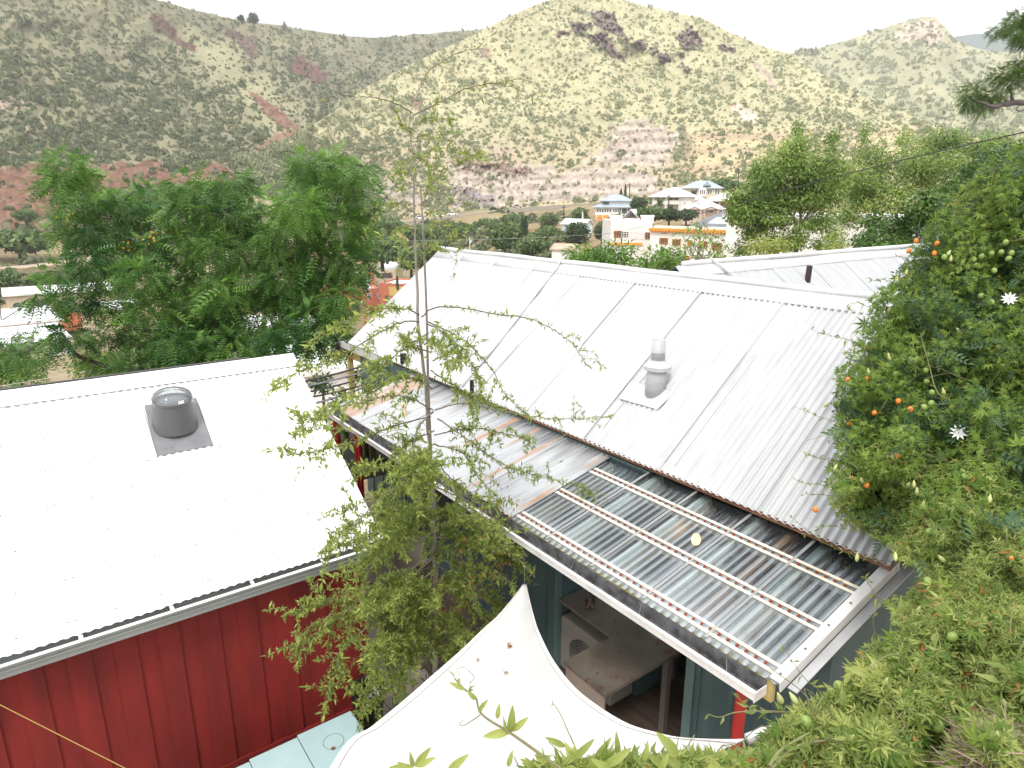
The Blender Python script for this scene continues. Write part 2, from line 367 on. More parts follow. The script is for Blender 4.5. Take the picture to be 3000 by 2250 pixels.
b = MB(); b.box((XL, 5.27, -3.2), (2.2, 5.29, -3.03)); b.build('fascia', M('beige_fascia', (.42, .38, .33), .6), red)
gu = MB(); gx1 = 2.15
gu.box((XL, 5.136, -3.135), (gx1, 5.15, -3.045)); gu.box((XL, 5.15, -3.135), (gx1, 5.25, -3.128)); gu.box((XL, 5.122, -3.052), (gx1, 5.152, -3.038)); gu.box((XL, 5.250, -3.135), (gx1, 5.258, -3.04)); gu.box((XL, 5.128, -3.09), (gx1, 5.136, -3.075)); gu.box((gx1, 5.128, -3.135), (gx1+.006, 5.258, -3.045))
gut = gu.build('gutter', M('grey_green_gutter', (.25, .265, .255), .4, (.21, .225, .215), 3), red); b = MB(); b.box((XL, 5.120, -3.0375), (gx1, 5.154, -3.034)); b.build('gutter_lip', m_white, gut)
b = MB()
for k in range(140):
    x = random.uniform(.6, 2.1); s = random.uniform(.004, .02); b.obox((x, random.uniform(5.16, 5.25), -3.122+random.uniform(0, .012)), unit(rng.normal(size=3)), unit((1, .3, .2)), (0, 0, 1), (s, s*.4, s*.3))
tag(b.build('leaf_litter', m_black, gut), kind='stuff')
for x in (-1.25, -.64, -.045, .555, 1.16, 1.76):
    b = MB(); b.obox((x, 5.2, -3.043), (1, 0, 0), (0, 1, 0), (0, 0, 1), (.014, .056, .002)); b.build('gutter_strap', m_white, gut)
pts = []
for r in range(7):
    v = (.11+.36*r); 
    if v > slen-.1: continue
    for x in np.arange(-1.6, 2.3, .305):
        for dx in ((0,) if (round(x/.305) % 3) else (0, .05)):
            p = RE+np.array([x+dx+.03*((r*7) % 3-1), 0, 0])-e2s*v+nS*.012
            pts.append(p)
for x in np.arange(-1.3, 2.3, .27): pts.append(np.array([x, topY, topZ])+e2s*.13+nS*.018)
screws(pts[:100], nS, M('dark_screw', (.16, .16, .16), .5), red, 'screw', .0045, .009)
# skylight
sky_ = thing('tubular_skylight', 'grey conical roof skylight with clear dome on flat grey flashing', 'skylight', (.985, 6.8, -2.06))
def onS(x, y, h=.0): return np.array([x, y, -3.03+RS*(y-5.22)])+nS*h
P = [onS(.755, 6.48, .013), onS(1.235, 6.48, .013), onS(1.235, 7.03, .013), onS(.775, 7.03, .013)]; b = MB(); b.prism(P, nS*.003); b.build('flashing', m_grey, sky_)
for x, lo_, hi_ in ((.74, -.09, .012), (1.25, -.012, .09)):
    h0, h1 = (.018, .026) if lo_ < -.05 else (.026, .018)
    b = MB(); b.hexa([onS(x+lo_, 6.46, .006), onS(x+hi_, 6.46, .006), onS(x+hi_, 7.05, .006), onS(x+lo_, 7.05, .006), onS(x+lo_, 6.46, h0), onS(x+hi_, 6.46, h1), onS(x+hi_, 7.05, h1), onS(x+lo_, 7.05, h0)]); b.build('side_flashing', m_roofs, sky_)
cax = unit((0, -.12, 1)); cb = np.array([.985, 6.79, -2.10])
b = MB(); b.lathe(cb, [(.205, 0), (.196, .06), (.186, .16), (.168, .295)], 40, cax, (0, 0)); b.build('curb', m_greycone, sky_, True)
ct = cb+cax*.295
b = MB(); b.lathe(ct, [(.171, -.03), (.176, -.025), (.176, .03), (.17, .035)], 40, cax, (0, 0)); b.build('ring', glass('clear_acrylic_ring', (.6, .63, .66), .2, .1), sky_, True)
b = MB(); b.lathe(ct, [(.170*math.cos(a), .035+.075*math.sin(a)) for a in np.linspace(0, 1.56, 9)], 40, cax, (0, 0)); b.build('dome', glass('clear_acrylic_dome', (.72, .77, .80), .25, .08), sky_, True)
b = MB(); b.lathe(ct, [(.155, -.02), (.05, -.05)], 32, cax, (0, 1)); b.build('reflector', M('silver_reflector', (.22, .24, .26), .4, metal=.3), sky_, True)
b = MB(); a0 = math.atan2(-6.8, -1.0)+.25
A = [ct+np.array([.178*math.cos(a0+t), .178*math.sin(a0+t), z]) for z in (-.01, .02) for t in (0, .15, .3)]
b.add(A, [(0, 1, 4, 3), (1, 2, 5, 4)]); b.build('sticker', m_white, sky_)

# ------------------------------------------------------------------ teal house, centre
m_ridge = M('white_ridge_paint', (.66, .665, .67), .5, (.57, .575, .58), 3)
s1 = .8; ex = np.array([0, 1.0, 0]); EX, EZ = 4.40, -2.33; RX, RZ = 6.25, -.85
e2m = unit((-1, 0, -s1)); nM = unit((-s1, 0, 1)); nM = nM if nM[2] > 0 else -nM
house = thing('teal_house', 'teal board sided house under a large white corrugated gable roof with a lean-to porch', 'house', (5.6, 6, -4.95))
Y0, Y1 = 1.70, 10.72
SL = math.hypot(RX-EX, RZ-EZ)
corr('main_roof', (RX, Y0, RZ), ex, Y1-Y0, e2m, SL+.03, m_roofw, house, sheet=1.01, nrow=6, lift=.010, sag=.004, amp=.013)
corr('rear_roof', (RX, Y0, RZ), ex, Y1-Y0, unit((1, 0, -s1)), 2.3, m_roofw, house, sheet=1.01, nrow=2, seg=4)
b = MB(); b.tube(spline([(RX, y, RZ+.025+.006*math.sin(y*3.1)) for y in np.linspace(Y0, Y1, 20)], 60), .034, n=10); 
for sg in (-1, 1):
    b.obox((RX+sg*.085, (Y0+Y1)/2, RZ-.068+.016), (0, 1, 0), unit((sg, 0, -s1)), unit((sg*s1, 0, 1)), ((Y1-Y0)/2, .105, .002))
b.build('ridge_cap', m_ridge, house, True)
def onM(y, v, h=0.0): return np.array([RX, y, RZ])+e2m*v+nM*h       # v metres down the slope
b = MB(); b.tube([np.array([RX+.12, 7.32, RZ-.03]), np.array([RX, 7.32, RZ+.075]), onM(7.29, .12, .03), onM(7.22, .7, .03), onM(7.12, 1.5, .03), onM(7.05, SL, .03)], .016, n=8); b.build('conduit', m_roofw, house, True)
b = MB(); b.obox((EX+.0, (Y0+9.1)/2, EZ-.028), (0, 1, 0), (1, 0, 0), (0, 0, 1), ((9.1-Y0)/2, .012, .02)); b.build('eave_edge', m_rust, house)
# gable boards and walls
b = MB(); b.box((4.98, Y0+.25, -4.95), (5.1, 3.0, -2.2)); b.box((4.40, 3.86, -4.95), (4.50, 10.3, -2.40)); b.box((4.5, 3.86, -4.95), (5.1, 3.96, -2.36)); b.box((8.0, Y0+.25, -4.95), (8.1, 10.4, -2.4))
b.prism([(4.5, 10.3, -2.5), (4.5, 10.3, -4.95), (8.0, 10.3, -4.95), (8.0, 10.3, -2.5), (RX, 10.3, RZ-.15)], (0, .1, 0))
b.prism([(4.5, Y0+.2, -2.5), (4.5, Y0+.2, -4.95), (8.0, Y0+.2, -4.95), (8.0, Y0+.2, -2.5), (RX, Y0+.2, RZ-.15)], (0, .1, 0))
for y in np.arange(4.0, 10.3, .4): b.box((4.385, y, -4.95), (4.40, y+.04, -2.42))
b.build('wall', m_teal, house)
b = MB()
for q in ((9.95,), (9.6,), (9.25,)): b.box((4.372, q[0], -3.2), (4.384, q[0]+.05, -2.5))
b.build('wall_batten', m_tealtrim, house)
# porch roof: grey corrugated part, then clear ribbed part
sp = .24; PE, PEZ = 3.19, -2.60+.24*(3.19-3.67); PT = 4.55; e2p = unit((-1, 0, -sp)); nP = unit((-sp, 0, 1)); nP = nP if nP[2] > 0 else -nP
def onP(x, y, h=0.0): return np.array([x, y, -2.60+sp*(x-3.67)])+nP*h
PLn = (PT-PE)*math.hypot(1, sp)
def rustmap(V):
    y = V[:, 1]; x = V[:, 0]; r = np.zeros(len(V))
    n = fbm(x*3.2, y*9, 4, 3); big = np.clip(1.35-abs(y-8.10)/.24, 0, 1); r = np.maximum(r, sst(.3, .6, big+.22*n)*(.75+.5*fbm(x*9, y*22, 3, 8)))
    for yc, wd, x0, x1, k in ((5.86, .06, 3.6, 4.5, 1.), (5.45, .05, 3.9, 4.5, 1.), (5.1, .05, 3.2, 4.5, .95), (6.75, .04, 4.0, 4.5, .8), (4.42, .05, 4.1, 4.4, 1.0), (4.40, .07, 3.3, 3.75, 1.), (7.25, .04, 3.5, 4.3, .7)):
        k = k*.72; m = np.exp(-((y-yc)/wd)**2)*sst(x0-.1, x0+.1, x)*(1-sst(x1-.1, x1+.1, x)); r = np.maximum(r, sst(.35, .7, m*k+.35*n))
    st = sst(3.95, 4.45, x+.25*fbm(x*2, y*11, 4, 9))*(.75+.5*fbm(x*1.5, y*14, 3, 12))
    return {'rust': np.clip(r, 0, 1), 'stain': np.clip(st, 0, 1)}
m_galv, nt, bb = new('weathered_galvanised_sheet'); bb.inputs['Roughness'].default_value = .5; bb.inputs['Metallic'].default_value = .25
f = noise(nt, 3, 6, (1.0, 9, 1)); c = mixc(nt, ramp(nt, f, .3, .7), (.47, .48, .49), (.33, .34, .355))
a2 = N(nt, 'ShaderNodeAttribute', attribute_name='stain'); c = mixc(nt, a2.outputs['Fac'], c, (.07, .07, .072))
a1 = N(nt, 'ShaderNodeAttribute', attribute_name='rust'); c2 = mixc(nt, ramp(nt, noise(nt, 9, 5, (1, 6, 1)), .35, .65), (.43, .30, .21), (.32, .18, .11)); c = mixc(nt, a1.outputs['Fac'], c, c2); nt.links.new(c, bb.inputs['Base Color'])
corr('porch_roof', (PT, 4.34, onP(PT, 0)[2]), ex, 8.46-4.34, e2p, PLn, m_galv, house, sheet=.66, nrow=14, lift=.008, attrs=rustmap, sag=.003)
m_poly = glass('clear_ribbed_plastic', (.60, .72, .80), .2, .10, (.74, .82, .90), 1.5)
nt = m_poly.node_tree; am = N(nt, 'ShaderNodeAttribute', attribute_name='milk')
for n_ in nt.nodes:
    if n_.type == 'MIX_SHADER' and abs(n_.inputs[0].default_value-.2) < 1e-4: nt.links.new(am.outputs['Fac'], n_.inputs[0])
def sheenmap(V):          # sky-reflection stripes painted milky along the rib troughs, fading up-slope, plus blotches
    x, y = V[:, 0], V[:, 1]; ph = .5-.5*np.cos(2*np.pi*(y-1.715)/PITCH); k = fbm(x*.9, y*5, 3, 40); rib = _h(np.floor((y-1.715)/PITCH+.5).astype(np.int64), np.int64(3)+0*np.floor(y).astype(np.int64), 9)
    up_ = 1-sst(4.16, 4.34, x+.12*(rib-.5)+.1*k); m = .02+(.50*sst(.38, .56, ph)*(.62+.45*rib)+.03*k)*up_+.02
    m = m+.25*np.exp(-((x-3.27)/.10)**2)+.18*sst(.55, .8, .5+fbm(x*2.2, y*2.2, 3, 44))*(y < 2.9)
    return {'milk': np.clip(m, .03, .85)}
clear = thing('clear_porch_roof', 'clear ribbed plastic porch roof with white purlin strips over dark timber', 'roof panel', (3.9, 3, -2.6))
corr('clear_panel', (PT, 1.715, onP(PT, 0)[2]), ex, 4.36-1.715, e2p, PLn, m_poly, clear, sheet=.5365, nrow=20, lift=.006, amp=.0085, attrs=sheenmap)
# closure strips, purlins, rafters, screws
m_strip = M('yellowed_foam_strip', (.78, .72, .62), .6, (.7, .6, .46), 12)
spts = []
for x in (4.14, 3.72, 3.275):
    b = MB(); b.hexa([onP(x-.035, 1.76, -.05), onP(x+.035, 1.76, -.05), onP(x+.035, 4.35, -.05), onP(x-.035, 4.35, -.05), onP(x-.035, 1.76, -.009), onP(x+.035, 1.76, -.009), onP(x+.035, 4.35, -.009), onP(x-.035, 4.35, -.009)]); b.build('purlin', m_strip, clear)
    for e in (-.03, .03):
        b = MB(); b.hexa([onP(x+e-.012, 1.76, .009), onP(x+e+.012, 1.76, .009), onP(x+e+.012, 4.33, .009), onP(x+e-.012, 4.33, .009), onP(x+e-.012, 1.76, .013), onP(x+e+.012, 1.76, .013), onP(x+e+.012, 4.33, .013), onP(x+e-.012, 4.33, .013)]); b.build('purlin_strip', m_strip, clear)
    y = 1.86
    while y < 4.3: spts.append(onP(x, y, .008)); y += PITCH*(1 if x != 4.14 else 1)
screws(spts[::1][:112], nP, M('red_rusted_screw', (.32, .06, .03), .7, (.2, .06, .04), 40), clear, 'screw', .0095, .014)
m_raft = M('pale_painted_rafter', (.86, .80, .66), .55, (.70, .62, .46), 6)
for y, mm, w_ in ((2.20, m_raft, .036), (2.46, m_orange, .032), (2.735, m_raft, .036), (3.27, m_raft, .036), (3.81, m_raft, .036), (4.33, m_cream, .02)):
    b = MB(); b.hexa([onP(3.2, y-w_, -.20), onP(4.5, y-w_, -.20), onP(4.5, y+w_, -.20), onP(3.2, y+w_, -.20), onP(3.2, y-w_, -.052), onP(4.5, y-w_, -.052), onP(4.5, y+w_, -.052), onP(3.2, y+w_, -.052)]); b.build('rafter', mm, clear)
for y in (2.25, 2.786, 3.323, 3.86):
    b = MB(); b.hexa([onP(3.2, y-.012, .012), onP(4.5, y-.012, .012), onP(4.5, y+.012, .012), onP(3.2, y+.012, .012), onP(3.2, y-.012, .016), onP(4.5, y-.012, .016), onP(4.5, y+.012, .016), onP(3.2, y+.012, .016)]); b.build('lap_strip', glass('clear_lap', (.95, .95, .95), .5, .15), clear)
b = MB(); b.obox((onP(3.875, 1.745)+onP(3.875, 1.745, .02))/2+nP*.012, unit((1, 0, sp)), (0, 1, 0), nP, (.70, .035, .004)); b.obox(onP(3.875, 1.715, -.015), unit((1, 0, sp)), (0, 1, 0), nP, (.70, .004, .035)); b.build('rake_flashing', m_white, clear)
b = MB(); b.obox(onP(3.93, 1.672, -.05), unit((1, 0, sp)), (0, 1, 0), nP, (.70, .03, .004)); b.build('lower_rake_flashing', M('grey_white_flashing', (.55, .56, .58), .45), clear)
screws([onP(x, 1.745, .03) for x in (3.25, 3.5, 3.75, 4.0, 4.25, 4.5)], nP, m_grey, clear, 'flashing_screw', .006, .006)
# debris on the clear roof
nb = NB(); n = 170; xs = 3.3+1.15*rng.random(n)**.8; ys = 1.8+1.15*rng.random(n)**1.6; pos = np.array([onP(a, c_, .012) for a, c_ in zip(xs, ys)])
V, F = inst(leaf(.3), pos, frames(np.c_[rng.normal(size=(n, 2)), rng.normal(size=n)*.15], np.tile(nP, (n, 1))), rng.uniform(.006, .028, n)); nb.add(V, F, np.repeat(rng.random(n), 5)); tag(nb.build('leaf_litter', m_dry, clear), kind='stuff')
# porch fascia, gutter, downspouts
b = MB(); b.box((3.205, 1.76, -2.87), (3.235, 8.40, -2.735)); b.build('porch_fascia', m_yellow, house)
GZ = -2.765; gu = MB(); a_, b_ = 1.80, 8.45
gu.box((3.085, a_, GZ-.06), (3.093, b_, GZ)); gu.box((3.075, a_, GZ-.012), (3.1, b_, GZ+.004)); gu.box((3.093, a_, GZ-.066), (3.19, b_, GZ-.06)); gu.box((3.078, a_-.006, GZ-.066), (3.2, a_, GZ+.002)); gu.box((3.078, b_, GZ-.066), (3.2, b_+.006, GZ+.002))
pg = gu.build('porch_gutter', m_white, house)
b = MB(); b.box((3.191, a_, GZ-.066), (3.203, b_, GZ+.03)); b.box((3.095, a_+.01, GZ-.0595), (3.190, b_-.01, GZ-.056)); b.build('gutter_back', m_gutin, pg)
for y in np.arange(2.0, 8.4, .72):
    b = MB(); b.tube([(3.09, y, GZ), (3.2, y+.08, GZ+.01)], .003, n=5); b.build('gutter_hanger', m_grey, pg)
def spout(y, z0, z1, r, dx=0.0):
    b = MB(); b.tube(spline([(3.14, y, GZ-.062), (3.14, y, z0), (3.145+dx, y+.005, (z0+z1)/2), (3.15+dx, y+.01, z1)], 12), r, n=14); b.build('downspout', m_redpipe, house, True)
spout(1.915, -2.95, -4.9, .036); spout(7.58, -2.95, -4.4, .042); spout(8.28, -2.9, -4.4, .045)
# porch walls, deck
def battens(b, y0, y1, x, z0, z1, st):
    for y in np.arange(y0, y1, st): b.box((x-.016, y, z0), (x, y+.035, z1))
b = MB(); b.box((3.98, 1.80, -4.87), (4.06, 2.93, -2.62)); battens(b, 1.88, 2.85, 3.98, -4.87, -2.64, .306); b.box((4.06, 1.80, -4.87), (5.0, 1.88, -2.55)); b.build('right_porch_wall', m_teal, house)
b = MB(); b.box((3.962, 2.86, -4.87), (4.075, 2.945, -2.64)); b.build('corner_trim', m_tealtrim, house)
b = MB(); b.box((4.0, 4.66, -4.87), (4.06, 7.45, -2.58)); battens(b, 4.8, 7.4, 4.0, -4.87, -2.6, .40); b.box((4.06, 4.66, -4.87), (4.42, 4.72, -2.50)); b.box((4.0, 7.40, -4.87), (4.4, 7.45, -2.58)); b.build('left_porch_wall', m_teal, house)
b = MB(); b.box((3.985, 4.645, -4.87), (4.065, 4.66, -2.6)); b.build('corner_trim', m_tealtrim, house)
b = MB(); x = 2.9
while x < 5.0: b.box((x, 1.8, -4.91), (x+.134, 7.4, -4.87)); x += .14
b.build('deck_boards', m_deck, house)
b = MB(); b.box((3.02, 7.62, -3.50), (4.39, 9.6, -3.44)); b.build('landing_floor', M('dark_floor', (.06, .05, .045), .7), house)
b = MB(); b.box((2.99, 7.55, -3.72), (3.018, 9.0, -3.44)); b.build('landing_fascia', M('pale_yellow_board', (.62, .52, .3), .6), house)
m_olive = M('olive_painted_post', (.17, .15, .05), .6)
for y in (8.0, 8.22, 8.44, 8.9): b = MB(); b.box((3.5, y, -3.44), (3.56, y+.06, -2.62)); b.build('porch_post', m_olive, house)
# far eave beyond the porch
b = MB(); b.box((4.335, 9.2, -2.46), (4.345, 10.95, -2.35)); b.box((4.345, 9.2, -2.46), (4.42, 10.95, -2.45)); b.build('eave_gutter', M('pale_grey_gutter', (.55, .55, .54), .45), house)
b = MB(); b.box((4.46, 9.2, -2.66), (4.52, 11.3, -2.47)); b.build('eave_beam', m_yellow, house)
b = MB(); b.box((4.47, 10.95, -3.5), (4.55, 11.03, -2.66)); b.build('eave_post', m_yellow, house)
b = MB(); b.hexa([(4.36, 10.9, -2.44), (5.2, 10.9, -1.8), (5.2, 11.55, -1.9), (4.36, 11.55, -2.54), (4.36, 10.9, -2.40), (5.2, 10.9, -1.76), (5.2, 11.55, -1.86), (4.36, 11.55, -2.50)]) if 0 else b.box((4.4, 10.74, -2.58), (4.9, 11.6, -2.52)); b.build('eave_soffit', m_dark, house)
# pipes through the roofs
b = MB(); p = onP(4.29, 6.68); b.tube([p-np.array([0, 0, .05]), p+np.array([.005, 0, .33])], .027, n=16); b.build('vent_stub', m_black, house, False)
b = MB(); b.tube([(3.62, 7.2, -2.66), (3.62, 7.2, -2.46)], .03, n=12); b.tube([(3.62, 7.2, -2.46), (3.62, 7.2, -2.43)], .05, n=12); b.build('vent_cap', m_cream, house)
p = onM(8.72, 2.36); b = MB(); b.tube([p, p+np.array([0, 0, .15])], .05, n=12); b.build('vent_stub', m_black, house)
for k_, (v0, v1) in enumerate(((.0, .0), (.25, 1.2), (.9, 2.3), (.2, 2.36), (.1, 1.3), (1.5, 2.36), (.12, .5), (.12, 1.9), (.1, .8))):
    y = Y0+1.01*k_
    if v1 > v0: b = MB(); b.obox((onM(y-.003, v0, .019)+onM(y-.003, v1, .019))/2, (0, 1, 0), e2m, nM, (.0022, (v1-v0)/2, .0015)); b.build('lap_seam', M('dirty_lap_seam', (.30, .30, .31), .7), house)
for y, v0, v1 in ((3.6, .9, 2.3), (4.6, 1.4, 2.2), (5.65, .5, 1.0)):
    b = MB(); b.obox((onM(y, v0, .017)+onM(y, v1, .017))/2, (0, 1, 0), e2m, nM, (.002, (v1-v0)/2, .001)); b.build('lap_seam', M('faint_lap_seam', (.25, .25, .26), .7), house)
vt = np.array([5.012, 4.363, -1.807])
st = thing('roof_flue', 'grey metal flue pipe with ribbed storm collar on the white corrugated roof', 'vent pipe', vt)
b = MB(); b.lathe(vt, [(.115, -.12), (.10, .15), (.10, .19)], 28); b.build('flue_base', M('painted_grey_metal', (.46, .465, .48), .45, (.41, .415, .43), 6), st, True)
b = MB(); n = 64; prof = [(.135, .185), (.138, .225), (.075, .275), (.07, .29)]
b.lathe(vt, prof, n); 
for i in range(n):
    k = len(b.v)-4*n+i
    if i % 2: 
        for q in (0, n): 
            x_, y_, z_ = b.v[k+q]; b.v[k+q] = (vt[0]+(x_-vt[0])*.955, vt[1]+(y_-vt[1])*.955, z_)
b.build('storm_collar', M('painted_grey_collar', (.50, .505, .52), .45), st)
b = MB(); b.lathe(vt, [(.071, .27), (.071, .36), (.0725, .362), (.0725, .368), (.071, .37), (.071, .49), (.064, .49), (.064, .45)], 28); b.build('flue_pipe', M('painted_grey_pipe', (.45, .455, .47), .45, (.39, .395, .41), 9), st, True)
def rp(px, py): return onplane(1000+px/2.212, 750+py/2.212, np.array([RX, 0, RZ]), nM)+nM*.018
b = MB(); b.prism([rp(1880, 822), rp(2170, 890), rp(2050, 1003), rp(1800, 930)], nM*.004); b.build('flashing', m_roofw, st)
# electric light bulb glowing under the clear roof
LBP = np.array([4.15, 3.09, -2.69])
lb = thing('light_bulb', 'small glowing warm light bulb seen through the clear porch roof', 'light bulb', LBP)
b = MB(); b.lathe(LBP, [(.012, .07), (.03, .045), (.038, .01), (.03, -.02), (.012, -.034)], 18); mb, nt, bb = new('bulb_glow'); bb.inputs['Base Color'].default_value = (.2, .12, .05, 1); bb.inputs['Emission Color'].default_value = (1, .50, .13, 1); bb.inputs['Emission Strength'].default_value = 3.2; b.build('bulb', mb, lb, True)
b = MB(); b.tube([LBP+np.array([0, 0, .07]), LBP+np.array([0, 0, .16])], .016, n=10); b.build('socket', m_black, lb)

# cross wing behind the ridge
m_wing = M('grey_white_roof_paint', (.42, .43, .445), .5, (.35, .36, .375), 1.6, stretch=(6, 1.2, 1.2))
wing = thing('cross_wing', 'white corrugated roof wing running off behind the main ridge with dark pipe', 'roof', (9, 4.8, -2.2))
WYr, WZr = 5.32, -.745
corr('roof', (6.3, WYr, WZr), (1, 0, 0), 7.2, unit((0, -1, -.8)), 1.9, m_wing, wing, sheet=.9, nrow=3, amp=.008, lift=.008)
b = MB(); b.tube([(x, WYr+.01*math.sin(x*2), WZr+.025) for x in np.linspace(6.46, 13.5, 30)], .034, n=10); b.obox((10.05, WYr-.08, WZr-.052), (1, 0, 0), unit((0, -1, -.8)), unit((0, -.8, 1)), (3.6, .09, .002)); b.build('ridge_cap', m_ridge, wing, True)
b = MB(); b.tube([(6.95, WYr+.1, WZr-.04), (6.97, WYr, WZr+.07), (7.2, WYr-.35, WZr-.24)], .016, n=8); b.build('conduit', m_roofw, wing)
b = MB(); b.quad((6.3, WYr, WZr), (13.5, WYr, WZr), (13.5, WYr+2, WZr-1.6), (6.3, WYr+2, WZr-1.6)); b.build('rear_roof', m_roofw, wing)
b = MB(); b.box((8.2, 3.7, -4.9), (13.3, 6.9, -2.25)); b.build('wall', m_teal, wing)
b = MB(); b.tube([(8.6, 4.95, -1.15), (8.63, 4.96, -.83)], .038, n=14); b.build('vent_pipe', M('dark_maroon_pipe', (.03, .015, .02), .5), wing)

# ------------------------------------------------------------------ porch contents
ac = thing('air_conditioner', 'beige outdoor air conditioner with round black fan grille beside the plywood bench', 'air conditioner', (4.2, 4.25, -4.87))
b = MB(); b.box((4.05, 3.87, -4.83), (4.37, 4.64, -4.21)); b.build('case', m_ac, ac, bevel=.02)
def ring(x, y, z, r0, r1, t, n=28):
    b = MB(); b.lathe((x, y, z), [(r0, 0), (r1, 0), (r1, t), (r0, t), (r0, 0)], n, (-1, 0, 0), (0, 0)); return b
b = MB(); b.lathe((4.052, 4.27, -4.53), [(.215, -.002), (.215, .004)], 36, (-1, 0, 0)); b.build('fan_opening', m_black, ac)
g = MB()
for r in np.linspace(.05, .215, 7): V, F = tube([(4.04, 4.27+r*math.cos(t), -4.53+r*math.sin(t)) for t in np.linspace(0, 2*math.pi, 30)], .003, .003, 4); g.add(V, [tuple(f) for f in F])
for k in range(-7, 8):
    y = k*.028; h = math.sqrt(max(0, .215**2-y*y)); g.box((4.038, 4.27+y-.0015, -4.53-h), (4.042, 4.27+y+.0015, -4.53+h))
g.build('grille', M('grille_wire', (.2, .19, .18), .5), ac)
b = MB(); b.box((4.1, 3.95, -4.87), (4.34, 4.0, -4.83)); b.box((4.1, 4.5, -4.87), (4.34, 4.55, -4.83)); b.build('foot', m_black, ac)
bench = thing('plywood_bench', 'weathered plywood L shaped work bench standing on the porch deck', 'bench', (4, 3.7, -4.87))
b = MB(); b.box((3.425, 3.335, -4.035), (4.96, 3.865, -4.0)); b.box((4.02, 3.8655, -4.033), (4.36, 4.635, -4.001)); b.build('top', m_plywood, bench)
m_frame = M('grey_timber', (.16, .13, .11), .7)
b = MB(); b.box((3.44, 3.36, -4.22), (3.46, 3.85, -4.036)); b.build('front_skirt', M('tan_skirt_board', (.3, .24, .2), .7), bench)
b = MB(); b.box((3.45, 3.36, -4.87), (3.462, 3.62, -4.222)); b.build('side_panel', M('tan_panel', (.28, .22, .19), .7), bench)
for p in ((3.47, 3.78), (4.9, 3.36), (4.9, 3.8), (4.25, 3.36)): b = MB(); b.box((p[0], p[1], -4.87), (p[0]+.06, p[1]+.06, -4.036)); b.build('leg', m_frame, bench)
b = MB(); b.lathe((4.46, 3.63, -3.999), [(.13, 0), (.13, .012), (.11, .014)], 28); tag(b.build('metal_disc', M('grey_lid', (.16, .15, .15), .5)), 'dark grey round disc lying on the plywood bench', 'disc')
nb = NB(); n = 130; pos = np.c_[rng.uniform(3.5, 4.9, n), rng.uniform(3.36, 3.84, n), np.full(n, -3.997)]
V, F = inst(leaf(.25), pos, frames(np.c_[rng.normal(size=(n, 2)), np.zeros(n)], np.tile((0, 0, 1.), (n, 1))), rng.uniform(.01, .035, n)); nb.add(V, F, np.repeat(rng.random(n), 5))
tag(nb.build('leaf_litter', m_dry), 'scattered dry leaf litter on the plywood bench top', 'leaf litter', kind='stuff')
# dark dried bunch hanging from the gutter
nb = NB(); hp = np.array([3.13, 3.255, -2.87]); V, F = tube([hp, hp-np.array([0, 0, .05])], .004, .004, 5); nb.add(V, F, 0)
n = 60; d = np.c_[rng.normal(size=(n, 2))*.5, -np.ones(n)]; pos = hp+np.c_[rng.normal(size=(n, 2))*.015, -.02-.09*rng.random(n)]
V, F = inst(leaf(.4), pos, frames(d, rdir(n)), rng.uniform(.04, .09, n)); nb.add(V, F, np.repeat(rng.random(n), 5))
tag(nb.build('dried_bunch', leafmat('blackened_leaf', (.02, .012, .012), (.045, .025, .02), .05)), 'black dried bunch hanging under the porch gutter', 'dried plant')

# turquoise metal cabinets, bin, ground
TZ = -4.36; k_ = -TZ/4
cab = []
labs = ['turquoise metal cabinet by the red wall with round rust ring stain', 'turquoise metal cabinet with scratched top between its two neighbours', 'turquoise metal cabinet cut off by the bottom edge of the photo']
for i, (x0, x1, yb) in enumerate(((1.19*k_, 1.63*k_, 4.425*k_), (.825*k_, 1.183*k_, 4.405*k_), (.25*k_, .818*k_, 4.385*k_))):
    t = thing('metal_cabinet', labs[i], 'cabinet', ((x0+x1)/2, yb-.3, -4.95), 'turquoise cabinets in a row')
    b = MB(); b.box((x0, yb-.62, -4.95), (x1-.004, yb, TZ-.03)); b.build('body', m_turq, t)
    b = MB(); b.box((x0-.004, yb-.63, TZ-.029), (x1-.002, yb+.003, TZ)); b.build('top', m_turq, t, bevel=.006)
    if i == 0:
        c0 = atz(*zm(950, 1900, 4.424, 120, 1205), TZ)
        b = MB(); b.lathe((c0[0], c0[1], TZ), [(.082, .0015), (.086, .0015)], 40, None, (0, 0)); b.lathe((c0[0]-.03, c0[1]-.07, TZ), [(.0, .0012), (.02, .0012)], 12, None, (0, 0)); b.build('rust_stain', m_rust, t)
bn = thing('trash_bin', 'open black round bin holding a white bag beside the turquoise cabinet', 'bin', (2.07, 5.0, -4.95))
bc = atz(*zm(950, 1900, 4.424, 555, 520), -4.42)
b = MB(); b.lathe((bc[0], bc[1], -4.95), [(.12, 0), (.155, .53), (.162, .53), (.162, .55), (.15, .55), (.148, .5), (.12, .05)], 32, None, (1, 1)); b.build('body', m_black, bn, True)
nb = NB(); n = 26; d = rng.normal(size=(n, 3)); pos = np.c_[bc[0]+rng.normal(size=n)*.045, bc[1]-.09+rng.normal(size=n)*.03, np.full(n, -4.40)]
V, F = inst(leaf(.9, .2, .4), pos, frames(d, rdir(n)), rng.uniform(.04, .08, n)); nb.add(V, F, 0); nb.build('bag', M('white_plastic_bag', (.55, .57, .58), .4), bn)

